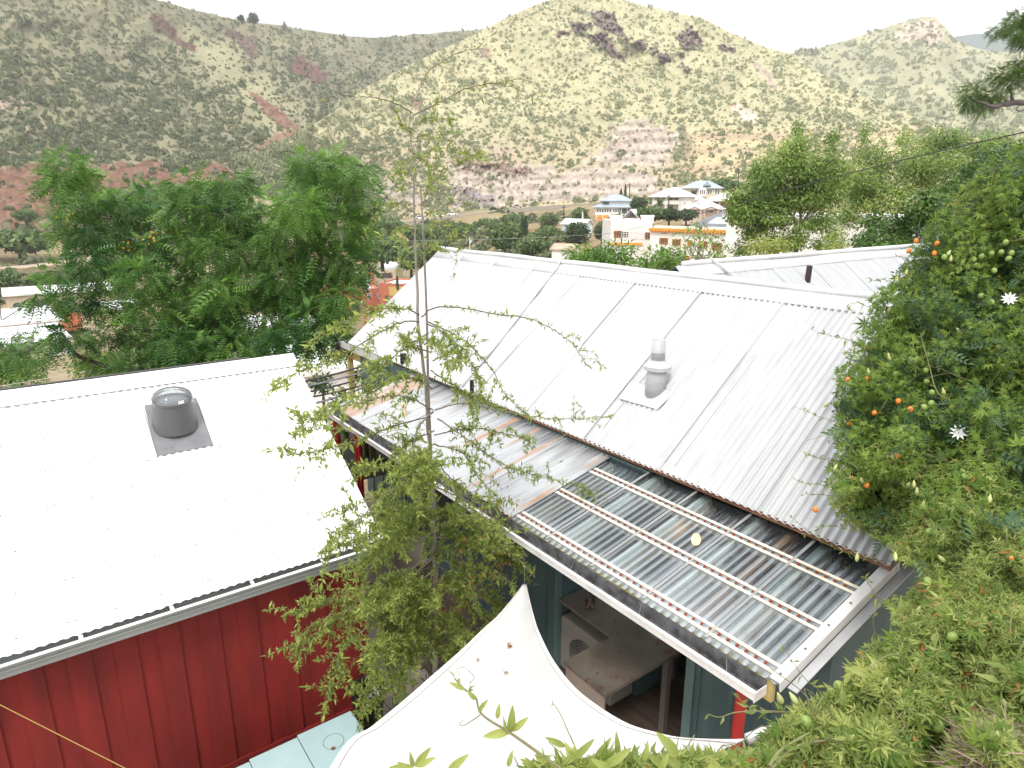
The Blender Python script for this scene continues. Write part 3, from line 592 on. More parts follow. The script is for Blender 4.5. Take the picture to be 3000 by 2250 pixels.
# ------------------------------------------------------------------ shade sail
A_ = np.array([2.74, 3.56, -2.83]); Cn = ray(2192, 2168)*2.62; Bn = np.array([-.35, 1.35, -2.38])
nS_ = np.cross(Cn-A_, Bn-A_)
Le = [zm(1000, 1500, 2.212, *p) for p in ((1178, 472), (1130, 535), (1080, 600), (1010, 680), (940, 742), (840, 838), (740, 932), (590, 1062), (420, 1212), (200, 1392), (0, 1542))]
Ri = [zm(1000, 1500, 2.212, *p) for p in ((1200, 472), (1215, 545), (1232, 615), (1255, 700), (1285, 785), (1370, 955), (1500, 1125), (1650, 1250), (1850, 1372), (2040, 1432))]+[zm(2000, 1500, 2.212, *p) for p in ((0, 1467), (280, 1478), (420, 1474))]
Lp = [onplane(x, y, A_, nS_) for x, y in Le]; Rp = [onplane(x, y, A_, nS_) for x, y in Ri]
Lp += [Lp[-1]*.6+Bn*.4+np.array([.05, .03, 0]), Bn]
ns, nv = 50, 44
Ls = spline(Lp, ns); Rs = spline(Rp, ns); T = np.linspace(0, 1, ns)[:, None, None]; S_ = np.linspace(0, 1, nv)[None, :, None]
G = Ls[:, None]*(1-S_)+Rs[:, None]*S_
ctr = A_*.55+(Bn+Cn)*.225; G = G+(ctr-G)*(.16*T**5*(4*S_*(1-S_))); G[..., 2] -= (.10*np.sin(np.pi*np.minimum(T, 1))*np.sin(np.pi*S_))[..., 0]
V = G.reshape(-1, 3); i, j = np.meshgrid(np.arange(ns-1), np.arange(nv-1), indexing='ij'); i = i.ravel(); j = j.ravel()
F = np.stack([i*nv+j, i*nv+j+1, (i+1)*nv+j+1, (i+1)*nv+j], 1)
sail = thing('shade_sail', 'off white triangular fabric shade sail stretched over the yard', 'shade sail', V.mean(0))
m_sail, nt, bb = new('sail_fabric'); bb.inputs['Base Color'].default_value = (.8, .77, .73, 1); bb.inputs['Roughness'].default_value = .85
wv = N(nt, 'ShaderNodeTexWave', Scale=26, Distortion=.5); tc = N(nt, 'ShaderNodeTexCoord'); nt.links.new(tc.outputs['Object'], wv.inputs['Vector'])
bp = N(nt, 'ShaderNodeBump', Strength=.25, Distance=.004); nt.links.new(wv.outputs[0], bp.inputs['Height']); nt.links.new(bp.outputs[0], bb.inputs['Normal'])
nt.links.new(mixc(nt, ramp(nt, noise(nt, 3, 4), .35, .7), (.68, .67, .655), (.61, .60, .585)), bb.inputs['Base Color'])
tl = N(nt, 'ShaderNodeBsdfTranslucent', Color=(.6, .58, .55, 1)); ms = N(nt, 'ShaderNodeMixShader'); ms.inputs[0].default_value = .25; nt.links.new(bb.outputs[0], ms.inputs[1]); nt.links.new(tl.outputs[0], ms.inputs[2]); nt.links.new(ms.outputs[0], nt.nodes['Material Output'].inputs[0])
o = npmesh('fabric', V, F, m_sail, sail, True); md = o.modifiers.new('thick', 'SOLIDIFY'); md.thickness = .003
up = np.cross(Rs[20]-Ls[20], Ls[30]-Ls[20]); up = unit(up); up = up if up[2] > 0 else -up
for E, I in ((Ls, G[:, 2]), (Rs, G[:, -3])):
    inn = E+(I-E)/np.linalg.norm(I-E, axis=1)[:, None]*np.minimum(.05, np.linalg.norm(I-E, axis=1)*.9)[:, None]
    P0 = np.concatenate([E+up*.004, inn+up*.006]); k = np.arange(ns-1); npmesh('hem', P0, np.stack([k, k+1, k+1+ns, k+ns], 1), M('sail_hem_webbing', (.74, .70, .66), .8), sail, True)
    Vt, Ft = tube(inn+up*.0068, .0013, .0013, 5); npmesh('hem_stitching', Vt, Ft, M('stitch_grey', (.35, .32, .31), .8), sail)
b = MB(); c1 = Rp[-1]; b.tube(spline([c1, c1+np.array([.10, -.03, .01]), ray(2285, 2150)*2.75, ray(2420, 2140)*3.0], 12), .022, .012, 8); b.build('corner_rope', m_white, sail, True)
b = MB(); b.tube([A_, np.array([2.95, 3.85, -2.72])], .0012, n=6); b.build('apex_cord', m_grey, sail)
def drop_leaf(px, py, s, label, up_=.012):
    k = int(np.argmin(((V-onplane(px, py, A_, nS_))**2).sum(1))); p = V[k]+up*up_
    nb = NB(); n = 5; Vv, Ff = inst(leaf(.4, .15, .2), p+rng.normal(size=(n, 3))*.006, frames(np.array([(1, .35, .1)])+rng.normal(size=(n, 3))*.25, np.tile(up, (n, 1))), np.full(n, s)); nb.add(Vv, Ff, np.repeat(rng.random(n), 5)); tag(nb.build('fallen_leaf', m_dry), label, 'leaf', 'fallen leaves on the sail')
drop_leaf(*zm(1000, 1500, 2.212, 1060, 810), .05, 'largest curled tan leaf lying near the apex of the white sail')
drop_leaf(*zm(1000, 1500, 2.212, 1025, 968), .03, 'small crumpled tan leaf lying lower down the white sail')
drop_leaf(*zm(1000, 1500, 2.212, 878, 920), .022, 'tiny dark leaf scrap near the left hem of the white sail')
# yellow wire across the red wall, bottom left
b = MB(); b.tube([ray(-300, 1910)*2.9, ray(0, 2065)*2.9, ray(365, 2250)*2.75, ray(700, 2430)*2.6], .0019, n=6); tag(b.build('guy_wire', M('yellow_wire', (.30, .19, .03), .5)), 'thin yellow guy wire crossing in front of the red wall', 'wire')
# ------------------------------------------------------------------ ground sheet (polar, reaches the horizon)
DK = np.array([0, 11, 18, 30, 60, 90, 120, 150, 190, 230, 270, 330, 700, 3700])
GX = np.array([-1400, 0, 400, 1100, 1500, 1900, 2400, 4400])
GT = np.array([[-4.95, -4.95, -8, -12, -18, -22.5, -24, -25, -19, -16, -11, -6, -30, -60],
               [-4.95, -4.95, -8, -12, -18, -22.5, -24, -25, -19, -16, -11, -6, -30, -60],
               [-4.95, -4.95, -8, -12, -18, -22.5, -24, -25, -20, -16, -11, -4, -30, -60],
               [-4.95, -4.95, -8, -12, -19, -25, -28, -30, -30, -24, -12.5, -8.5, -30, -60],
               [-4.95, -4.95, -7, -10, -13, -13, -12.2, -11, -10, -8, -5, -3.0, -20, -60],
               [-4.95, -4.95, -6, -8, -11, -13, -13.5, -9.5, -4.5, -3, 0, 1, -10, -60],
               [-4.95, -4.95, -6, -7, -10, -12, -13, -9, -4, -2, 0, 1, -10, -60],
               [-4.95, -4.95, -6, -7, -10, -12, -13, -9, -4, -2, 0, 1, -10, -60]], float)
AZX = np.array([math.atan2(*ray(x, 700)[:2]) for x in GX])
def gz(az, D):
    az = np.asarray(az, float); D = np.asarray(D, float); a = np.clip(az, AZX[0], AZX[-1]); j = np.clip(np.searchsorted(AZX, a)-1, 0, len(AZX)-2)
    t = (a-AZX[j])/(AZX[j+1]-AZX[j]); t = t*t*(3-2*t); k = np.clip(np.searchsorted(DK, D)-1, 0, len(DK)-2); u = np.clip((D-DK[k])/(DK[k+1]-DK[k]), 0, 1)
    z = (GT[j, k]*(1-u)+GT[j, k+1]*u)*(1-t)+(GT[j+1, k]*(1-u)+GT[j+1, k+1]*u)*t
    return z
rs = np.concatenate([[0.01], np.linspace(2, 20, 12), np.linspace(24, 380, 130), np.geomspace(400, 3700, 14)])
az0, az1 = AZX[0], AZX[-1]; azs = np.concatenate([np.linspace(az0, az1, 260), np.linspace(az1, az0+2*math.pi, 60)[1:-1]]); na = len(azs)
Rg, Ag = np.meshgrid(rs, azs, indexing='ij'); Zg = gz(np.where(Ag > az1, np.where(Ag-az1 < (az0+2*math.pi-Ag), az1, az0), Ag), Rg)
Xg = Rg*np.sin(Ag); Yg = Rg*np.cos(Ag); nz = fbm(Xg/9, Yg/9, 4, 2)*np.clip((Rg-14)/60, 0, 1)*1.1; Zg = Zg+nz*(Rg < 900)
i, j = np.meshgrid(np.arange(len(rs)-1), np.arange(na), indexing='ij'); i = i.ravel(); j = j.ravel(); j2 = (j+1) % na
F = np.stack([i*na+j, (i+1)*na+j, (i+1)*na+j2, i*na+j2], 1); P = np.stack([Xg, Yg, Zg], -1).reshape(-1, 3)
def lerp3(a, b, t): return np.array(a)*(1-t[..., None])+np.array(b)*t[..., None]
n1 = np.clip(.5+fbm(P[:, 0]/14, P[:, 1]/14, 5, 21), 0, 1); n2 = np.clip(.5+fbm(P[:, 0]/40, P[:, 1]/40, 3, 22)*1.4, 0, 1)
col = lerp3((.30, .25, .14), (.16, .15, .08), n1); col = col*(1-.5*n2[:, None])+np.array((.27, .17, .11))*(.5*n2[:, None])
near = (1-sst(9, 14, np.hypot(P[:, 0], P[:, 1])))[:, None]; col = col*(1-near)+np.array((.3, .26, .22))*near
tag(npmesh('ground', P, F, m_ground, None, True, {'soil': col}, org=(0, 0, -5)), 'dry scrubby valley ground falling away from the houses', 'ground', kind='structure')
b = MB(); b.box((-4, .8, -4.99), (2.95, 5.3, -4.935)); b.box((2.2, 5.3, -4.99), (4.0, 9.0, -4.937)); tag(b.build('patio', m_conc), 'tan concrete patio between the red house and the teal house', 'patio', kind='structure')

# ------------------------------------------------------------------ hills
HILL = {}
def hill(name, label, cols, px0, px1, step, nr, seed, amp, colfun, pw=1.0, rockamp=None, skyn=3):
    cols = np.array(cols, float); xs = np.arange(px0, px1+1, step)
    yb, ys, Db, Dc = [np.interp(xs, cols[:, 0], cols[:, k]) for k in (1, 2, 3, 4)]
    k = np.hanning(9); k /= k.sum(); sm = lambda a: np.convolve(np.pad(a, 4, 'edge'), k, 'valid')
    Db, Dc = sm(Db), sm(Dc); ys = ys+skyn*fbm(xs/38, xs*0, 4, seed+5)
    t = np.linspace(0, 1, nr)[:, None]; X = np.broadcast_to(xs, (nr, len(xs))); Y = yb+(ys-yb)*t; D = Db+(Dc-Db)*t**pw
    rel = fbm(X/160, Y/110, 5, seed)*amp*(.35+.65*t)*(1-.8*sst(.85, 1, t))+fbm((X-.5*Y)/45, Y/120, 4, seed+2)*amp*.35
    c, rk = colfun(X, Y, t+0*X)
    if rockamp is not None:
        n = fbm(X/15, Y/26, 5, seed+9); n2 = np.abs(fbm(X/9+3, Y/22, 4, seed+13)); rel = rel-rk*rockamp*(.35+n*.9-n2*1.1+.5*fbm(X/4, Y/7, 3, seed+30))
    D = D*(1+rel); P = at(X, Y, D)
    sk = P[:1].copy(); sk[..., :2] *= .96; sk[..., 2] -= 25
    back = []
    for q in (.06, .16, .35): bq = P[-1:].copy(); bq[..., :2] *= 1+q; bq[..., 2] -= q*q*Dc*1.6+q*Dc*.12; back.append(bq)
    A = np.concatenate([sk, P]+back); C_ = np.concatenate([c[:1], c]+[c[-1:]]*3); m, n = A.shape[:2]
    i, j = np.meshgrid(np.arange(m-1), np.arange(n-1), indexing='ij'); i = i.ravel(); j = j.ravel()
    o = npmesh(name, A.reshape(-1, 3), np.stack([i*n+j, i*n+j+1, (i+1)*n+j+1, (i+1)*n+j], 1), m_hill, None, True, {'soil': C_.reshape(-1, 3)}, org=A[0, n//2])
    tag(o, label, 'hill', kind='structure'); HILL[o.name] = (xs, t[:, 0], Y, P, rk, c); return o
def soft(X, Y, poly, w=9, s=3):
    w = w*1.7
    X2 = X+w*fbm(X/18, Y/18, 4, s); Y2 = Y+w*fbm(X/18+9, Y/18, 4, s+1); return inpoly(X2, Y2, poly).astype(float)
GRASS = np.array((.425, .405, .24)); GRASS2 = np.array((.32, .315, .19)); SOIL = np.array((.34, .25, .18)); RED = np.array((.12, .055, .038)); RED2 = np.array((.205, .122, .082))
PURP = np.array((.10, .065, .055)); PROCK = np.array((.29, .235, .195)); WROCK = np.array((.49, .42, .345)); OLIVE = np.array((.145, .145, .09))
def put(c, m, a, b, n): return c*(1-m[..., None])+(a*(1-n[..., None])+b*n[..., None])*m[..., None]
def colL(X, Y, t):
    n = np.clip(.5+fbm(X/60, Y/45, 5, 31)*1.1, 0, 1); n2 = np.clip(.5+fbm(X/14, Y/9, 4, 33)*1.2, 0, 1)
    c = lerp3(GRASS*.55, OLIVE*1.05, n); c = c*(1-.35*n2[..., None])+np.array((.20, .16, .11))*.35*n2[..., None]  # grass darkened to paint in the cloud shadow over this hill
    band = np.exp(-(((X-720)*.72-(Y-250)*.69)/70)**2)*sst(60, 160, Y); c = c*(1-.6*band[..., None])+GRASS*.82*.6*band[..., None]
    f = np.clip(.5+fbm(X/12, Y/7, 4, 35)*1.3, 0, 1)
    for poly, a, b in (([(445, 45), (480, 45), (530, 105), (572, 138), (565, 152), (515, 128), (455, 85)], PURP*1.15, RED), ([(660, 85), (690, 92), (750, 130), (752, 168), (730, 175), (700, 120), (665, 112)], PURP, PURP*1.5),
                       ([(835, 185), (880, 160), (955, 215), (960, 245), (925, 245), (850, 215)], RED, PURP*1.3), ([(715, 258), (745, 268), (800, 310), (880, 365), (872, 385), (800, 360), (760, 310)], RED2*1.1, RED),
                       ([(870, 380), (870, 400), (800, 430), (745, 470), (735, 450), (800, 395)], RED2*1.1, RED2), ([(-40, 500), (60, 488), (150, 478), (200, 500), (330, 478), (460, 470), (530, 515), (620, 478), (690, 500), (690, 540), (400, 560), (200, 640), (-40, 660)], RED2, RED),
                       ([(-60, 290), (60, 288), (85, 312), (-60, 330)], PROCK, SOIL), ([(70, 380), (160, 355), (170, 372), (90, 388)], PROCK*.9, SOIL), ([(-10, 430), (40, 445), (50, 462), (-10, 455)], PROCK*.8, SOIL)):
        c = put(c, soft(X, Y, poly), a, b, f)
    rk = soft(X, Y, [(445, 45), (480, 45), (572, 138), (565, 152), (455, 85)])+soft(X, Y, [(835, 185), (880, 160), (960, 245), (925, 245)])
    return c, np.clip(rk, 0, 1)
def colC(X, Y, t):
    n = np.clip(.5+fbm(X/55, Y/45, 5, 41)*1.1, 0, 1); n2 = np.clip(.5+fbm(X/12, Y/8, 4, 43)*1.2, 0, 1)
    c = lerp3(GRASS*1.0, GRASS2*1.02, n); c = c*(1-.3*n2[..., None])+np.array((.40, .30, .2))*.3*n2[..., None]
    low = sst(330, 480, Y)*(X < 2100); c = c*(1-.45*low[..., None])+np.array((.36, .26, .19))*.45*low[..., None]
    f = np.clip(.5+fbm(X/8, Y/11, 4, 45)*1.5, 0, 1); rk = 0*X
    for poly, a, b in (([(1735, 30), (1790, 38), (1825, 85), (1832, 120), (1800, 100), (1760, 85), (1735, 60)], PROCK*.8, PURP*1.3), ([(1668, 62), (1705, 62), (1740, 75), (1705, 105), (1680, 92)], PURP*1.5, PROCK*.6),
                       ([(1720, 100), (1780, 95), (1815, 150), (1838, 165), (1830, 175), (1785, 160), (1730, 125)], PROCK*.72, PURP*1.4), ([(1640, 85), (1668, 85), (1660, 105), (1630, 112)], PURP*1.6, SOIL), ([(1850, 125), (1875, 115), (1895, 130), (1890, 150), (1858, 148)], PURP*1.3, PROCK*.7),
                       ([(1903, 140), (1925, 132), (1930, 150), (1905, 155)], PURP*1.6, PROCK*.7), ([(1925, 160), (1955, 158), (1965, 185), (1935, 185)], PURP*1.4, PROCK*.7), ([(1985, 110), (2030, 78), (2060, 130), (2025, 148), (2000, 135)], PURP*1.3, PROCK*.8),
                       ([(2105, 130), (2160, 138), (2150, 146), (2110, 142)], PURP, PURP*1.4), ([(1985, 152), (2008, 152), (2005, 170), (1985, 168)], PURP*1.3, PROCK*.7), ([(1995, 185), (2025, 200), (2020, 212), (1998, 205)], PROCK*.7, PURP*1.5)):
        m = soft(X, Y, poly, 7, 50); c = put(c, m, a, b, f); rk = rk+m
    lay = .5+.5*np.sin(Y/4.5+1.8*fbm(X/60, Y/45, 4, 77)+X/140)
    for poly, a, b in (([(1795, 362), (1850, 358), (1930, 362), (1975, 385), (1998, 430), (1960, 480), (1800, 485), (1705, 462), (1770, 430)], PROCK, WROCK), ([(1310, 460), (1400, 475), (1500, 490), (1600, 485), (1660, 500), (1720, 480), (1800, 490), (1900, 505), (1960, 560), (1760, 590), (1500, 600), (1330, 600), (1300, 540)], WROCK, PROCK*.95),
                       ([(1100, 520), (1180, 540), (1250, 590), (1200, 610), (1110, 580)], PROCK*.8, WROCK*.8), ([(1330, 545), (1400, 555), (1460, 600), (1340, 612)], np.array((.27, .25, .26)), PROCK*.9), ([(1320, 460), (1460, 480), (1560, 500), (1540, 515), (1400, 500), (1330, 490)], PURP*1.6, SOIL*.9)):
        m = soft(X, Y, poly, 16, 55); c = put(c, m, a, b, np.clip(.5*f+.6*lay-.05, 0, 1)); rk = rk+m*.4
    sh = soft(X, Y, [(1480, 430), (1500, 440), (1518, 480), (1505, 478)], 3); c = put(c, sh, PROCK*1.1, SOIL, f)
    for poly, a, b in (([(2135, 310), (2150, 298), (2215, 330), (2222, 350), (2200, 365), (2150, 340)], np.array((.62, .46, .38)), np.array((.5, .36, .3))), ([(2195, 165), (2240, 200), (2270, 235), (2285, 268), (2255, 255), (2225, 215)], np.array((.45, .36, .28)), PROCK),
                       ([(1195, 530-90), (1215, 425), (1230, 470), (1200, 470)], PROCK, SOIL), ([(1430, 425), (1470, 430), (1520, 470), (1500, 480), (1450, 450)], np.array((.42, .33, .26)), SOIL), ([(1205, 290), (1240, 290), (1250, 320), (1210, 325)], RED2, SOIL), ([(1408, 145), (1440, 145), (1435, 172), (1412, 172)], PURP*1.6, SOIL),
                       ([(1985, 360), (2012, 370), (2022, 420), (2016, 480), (2000, 470), (1990, 400)], OLIVE*.8, OLIVE)):  # last strip paints the shadowed right edge of the quarry cut
        c = put(c, soft(X, Y, poly, 6, 60), a, b, f)
    ter = sst(1960, 2060, X+.35*(Y-430)+40*fbm(X/30, Y/22, 4, 72))*sst(362, 392, Y+8*fbm(X/30, Y/20, 3, 73))*(Y < 560); st_ = .5+.5*np.sin((Y+.04*X+14*fbm(X/90, Y/40, 3, 70))/7.5)
    tc_ = lerp3((.50, .40, .23), (.36, .25, .17), np.clip(st_*1.2-.1+.5*fbm(X/20, Y/6, 3, 71), 0, 1)); c = c*(1-ter[..., None]*.62)+tc_*ter[..., None]*.62
    rd = np.exp(-((Y-np.interp(X, [1080, 1250, 1400, 1560, 1680, 1800], [663, 645, 622, 606, 598, 590]))/5)**2); c = c*(1-rd[..., None])+np.array((.62, .5, .3))*rd[..., None]
    return c, np.clip(rk, 0, 1)
def colR(X, Y, t):
    n = np.clip(.5+fbm(X/45, Y/30, 5, 51)*1.2, 0, 1); c = lerp3(GRASS*.92, GRASS2*.85, n); f = np.clip(.5+fbm(X/10, Y/8, 4, 52)*1.3, 0, 1)
    g = sst(60, 230, Y)*(1-sst(215, 240, Y)); c = c*(1-.5*g[..., None])+np.array((.30, .29, .18))*.5*g[..., None]
    m = soft(X, Y, [(2615, 95), (2660, 75), (2740, 60), (2765, 90), (2780, 120), (2700, 130), (2640, 115)], 12, 61); c = put(c, m, np.array((.6, .48, .38)), np.array((.42, .33, .25)), f)
    return c, m
def colF(X, Y, t): return np.broadcast_to(np.array((.07, .10, .085)), X.shape+(3,))*(.8+.4*np.clip(.5+fbm(X/40, Y/12, 4, 5), 0, 1))[..., None], 0*X
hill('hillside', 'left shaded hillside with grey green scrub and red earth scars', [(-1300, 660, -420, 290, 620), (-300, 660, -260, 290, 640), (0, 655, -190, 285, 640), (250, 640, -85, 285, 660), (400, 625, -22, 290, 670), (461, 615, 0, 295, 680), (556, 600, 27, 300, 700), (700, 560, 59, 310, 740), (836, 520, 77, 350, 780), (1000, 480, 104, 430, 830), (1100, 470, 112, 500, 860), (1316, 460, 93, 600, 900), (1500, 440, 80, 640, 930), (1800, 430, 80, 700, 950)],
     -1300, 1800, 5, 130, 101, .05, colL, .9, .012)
hill('hillside', 'sunlit central hill with dry yellow grass, dark crags and pale rock cuts', [(700, 530, 475, 318, 330), (740, 560, 452, 318, 345), (870, 600, 398, 322, 385), (1000, 665, 312, 325, 450), (1077, 668, 253, 328, 490), (1190, 650, 194, 330, 530), (1316, 636, 136, 330, 570), (1438, 618, 75, 330, 600), (1530, 607, 30, 330, 630), (1610, 603, -2, 330, 650), (1700, 596, -22, 325, 665), (1790, 590, -10, 320, 670), (1841, 588, 5, 315, 670), (2000, 580, 41, 305, 665), (2045, 578, 47, 300, 660), (2135, 575, 93, 300, 650), (2235, 575, 136, 300, 640), (2307, 575, 154, 300, 620), (2384, 575, 206, 300, 590), (2497, 575, 262, 300, 550), (2650, 575, 330, 300, 500), (2800, 575, 385, 300, 450), (3000, 575, 440, 300, 420), (4000, 575, 500, 300, 380)],
     700, 4000, 4, 170, 202, .05, colC, .95, .034)
hill('hillside', 'pale distant right hill with a rounded rocky knob', [(1900, 420, 300, 700, 1000), (2100, 430, 215, 700, 1050), (2307, 440, 155, 690, 1150), (2390, 450, 143, 680, 1200), (2580, 470, 85, 660, 1300), (2660, 480, 60, 650, 1320), (2700, 480, 47, 650, 1330), (2740, 480, 50, 650, 1330), (2770, 480, 78, 650, 1330), (2800, 480, 115, 640, 1340), (2850, 480, 138, 640, 1350), (2900, 480, 150, 640, 1350), (3000, 480, 152, 630, 1350), (3500, 480, 170, 620, 1350), (4200, 480, 200, 600, 1350)],
     1900, 4200, 6, 80, 303, .05, colR, 1.0, .02)
hill('hillside', 'far blue grey mountain ridge behind the right hill', [(2300, 220, 160, 2300, 2700), (2700, 215, 120, 2300, 2700), (2795, 210, 106, 2300, 2700), (2880, 210, 97, 2300, 2700), (2960, 210, 100, 2300, 2700), (3050, 210, 92, 2300, 2700), (3500, 210, 120, 2300, 2700), (4200, 210, 160, 2300, 2700)], 2300, 4200, 12, 24, 404, .03, colF, 1.0, None, 2)

# ------------------------------------------------------------------ scrub on the hills
def blob(n=1, sq=.75):
    t = (1+5**.5)/2; v = np.array([(-1, t, 0), (1, t, 0), (-1, -t, 0), (1, -t, 0), (0, -1, t), (0, 1, t), (0, -1, -t), (0, 1, -t), (t, 0, -1), (t, 0, 1), (-t, 0, -1), (-t, 0, 1)], float); v /= np.linalg.norm(v[0])
    f = np.array([(0, 11, 5), (0, 5, 1), (0, 1, 7), (0, 7, 10), (0, 10, 11), (1, 5, 9), (5, 11, 4), (11, 10, 2), (10, 7, 6), (7, 1, 8), (3, 9, 4), (3, 4, 2), (3, 2, 6), (3, 6, 8), (3, 8, 9), (4, 9, 5), (2, 4, 11), (6, 2, 10), (8, 6, 7), (9, 8, 1)])
    v = v*(1+.28*rng.normal(size=(12, 1))); v[:, 2] = v[:, 2]*sq+.45; return v, f
BL = [blob() for _ in range(6)]
def clump(k=26):                      # a shrub as a ball of loose leaf tufts
    d = rdir(k); d[:, 2] = np.abs(d[:, 2])*.9; p = d*(.55+.45*rng.random((k, 1)))*np.array([1, 1, .8])
    t = (np.array([(-.25, 0, 0), (.25, 0, 0), (.2, .4, .1), (-.2, .45, 0)]), np.array([(0, 1, 2, 3)])); V, F = inst(t, p, frames(rdir(k), d), rng.uniform(.7, 1.25, k)); return V, F
CL = [clump() for _ in range(5)]
def scatter(name, key, label, n, dens, size, tint, seed, mat=None):
    xs, ts, Y, P, rk, c = HILL[key]; nr, nc = Y.shape; nb = NB(); got = 0; g = np.random.default_rng(seed)
    I = g.integers(0, nr-1, n*6); J = g.integers(0, nc-1, n*6); u = g.random(n*6)[:, None]; v = g.random(n*6)[:, None]
    p = (P[I, J]*(1-u)+P[I+1, J]*u)*(1-v)+(P[I, J+1]*(1-u)+P[I+1, J+1]*u)*v; X = xs[J]; YY = Y[I, J]
    vis = (X > -250) & (X < 3250) & (YY > -60)
    keep = vis & (g.random(n*6) < dens(X, YY, rk[I, J], c[I, J])); idx = np.where(keep)[0][:n]
    s = size(X[idx], YY[idx], len(idx), g)
    tt = np.clip(tint(X[idx], YY[idx])+g.normal(size=len(idx))*.22, 0, 1)
    for k in range(len(CL)):
        q = np.arange(len(idx)) % len(CL) == k; a = g.random(q.sum())*6.28; z = np.zeros(q.sum())
        R = np.stack([np.stack([np.cos(a), -np.sin(a), z], 1), np.stack([np.sin(a), np.cos(a), z], 1), np.stack([z, z, z+1], 1)], 1)
        sv = s[q][:, None]*np.stack([.8+.4*g.random(q.sum()), .8+.4*g.random(q.sum()), 1.25+.7*g.random(q.sum())], 1)
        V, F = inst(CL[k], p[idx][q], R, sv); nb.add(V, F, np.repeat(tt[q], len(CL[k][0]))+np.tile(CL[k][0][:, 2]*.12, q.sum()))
    o = nb.build(name, mat or m_scrub); tag(o, label, 'scrub', kind='stuff'); return o
nzf = lambda X, Y, a, b, s: np.clip(.5+fbm(X/a, Y/b, 2, s)*1.3, 0, 1)
def densL(X, Y, rk, c):
    red = sst(-.01, .035, c[:, 0]-1.25*c[:, 1]); return (.33+.55*sst(.3, .75, nzf(X, Y, 45, 32, 31)))*(1-.9*red)*(1-.7*np.exp(-(((X-720)*.72-(Y-250)*.69)/70)**2)*(Y > 120))*(.55+.45*sst(60, 300, Y))
def densC(X, Y, rk, c): return (.34+.66*sst(.36, .75, nzf(X, Y, 38, 30, 141)))*(1-.8*sst(.66, .78, c[:, 2]/c[:, 1]))*(1-.6*rk)*(1-.45*((X > 2000) & (Y > 372)))*(1+.8*sst(380, 470, Y)*(X < 1500))*.75
hk = list(HILL)
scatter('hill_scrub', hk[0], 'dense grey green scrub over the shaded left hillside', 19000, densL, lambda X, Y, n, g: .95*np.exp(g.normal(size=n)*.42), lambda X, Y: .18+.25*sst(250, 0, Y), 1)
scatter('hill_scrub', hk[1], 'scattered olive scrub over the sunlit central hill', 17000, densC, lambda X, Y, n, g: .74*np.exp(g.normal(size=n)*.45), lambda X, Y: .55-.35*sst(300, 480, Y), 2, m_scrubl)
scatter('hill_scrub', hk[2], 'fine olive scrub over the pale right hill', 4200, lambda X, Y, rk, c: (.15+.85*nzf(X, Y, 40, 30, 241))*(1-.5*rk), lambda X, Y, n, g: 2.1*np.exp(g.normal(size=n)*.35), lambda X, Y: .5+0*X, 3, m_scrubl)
# valley scrub on the ground sheet
def gpt(px, D): r = ray(px, 700); a = math.atan2(r[0], r[1]); return np.array([D*math.sin(a), D*math.cos(a), float(gz(a, D))])
nb = NB(); g = np.random.default_rng(9); n = 9500
px = np.where(g.random(n) < .45, g.uniform(780, 1720, n), g.uniform(-150, 2400, n)); D = 45+238*g.random(n)**.6; r = ray(px, px*0+700); a = np.arctan2(r[:, 0], r[:, 1]); z = gz(a, D)
ok = (np.clip(.5+fbm(D*np.sin(a)/22, D*np.cos(a)/22, 3, 91)*1.5, 0, 1) > .42) & ~((px > 1650) & (D > 95) & (D < 260)) & ~((px > -50) & (px < 450) & (D > 55) & (D < 175)) & ~((px > 980) & (px < 1230) & (D > 140) & (D < 250))
idx = np.where(ok)[0]; s = 1.1*np.exp(g.normal(size=len(idx))*.4)*np.where(D[idx] < 100, .7, 1)
for k in range(len(CL)):
    q = idx[np.arange(len(idx)) % len(CL) == k]; sq = s[np.arange(len(idx)) % len(CL) == k]; m = len(q); e = np.zeros(m); aa = g.random(m)*6.28
    R = np.stack([np.stack([np.cos(aa), -np.sin(aa), e], 1), np.stack([np.sin(aa), np.cos(aa), e], 1), np.stack([e, e, e+1], 1)], 1)
    V, F = inst(CL[k], np.stack([D[q]*np.sin(a[q]), D[q]*np.cos(a[q]), z[q]], 1), R, sq); nb.add(V, F, np.repeat(np.clip(.3+g.normal(size=m)*.25, 0, 1), len(CL[k][0])))
tag(nb.build('valley_scrub', m_scrub), 'low scrub scattered over the valley floor between buildings', 'scrub', kind='stuff')

# roads
def strip(name, pts, wd, mat, label, lift=.25):
    P = np.array(pts); T = np.gradient(P, axis=0); S_ = np.c_[T[:, 1], -T[:, 0], 0*T[:, 0]]; S_ /= np.linalg.norm(S_, axis=1)[:, None]
    V = np.concatenate([P-S_*wd/2, P+S_*wd/2]); V[:, 2] += lift; n = len(P); dz = 1.2 if wd < 8.5 else 3.0; k = np.arange(n-1)
    V2_ = np.concatenate([V, V-np.array([0, 0, dz])]); F = np.concatenate([np.stack([k, k+1, n+k+1, n+k], 1), np.stack([2*n+k, 2*n+k+1, k+1, k], 1), np.stack([n+k, n+k+1, 3*n+k+1, 3*n+k], 1)])
    tag(npmesh(name, V2_, F, mat, None, False), label, 'road', kind='structure')
m_asph = M('pale_road', (.36, .32, .27), .9, (.28, .25, .21), 1.5); m_dirt = M('dirt_track', (.42, .32, .22), .95, (.34, .24, .17), 1)
RP = spline(at(np.array([950., 1100, 1200, 1300, 1400, 1500, 1600, 1690, 1780]), np.array([670., 662, 648, 636, 625, 613, 604, 599, 594]), np.array([300., 300, 300, 300, 300, 300, 300, 298, 296])), 60)
strip('road', RP, 9, m_asph, 'pale highway cut along the foot of the central hill')
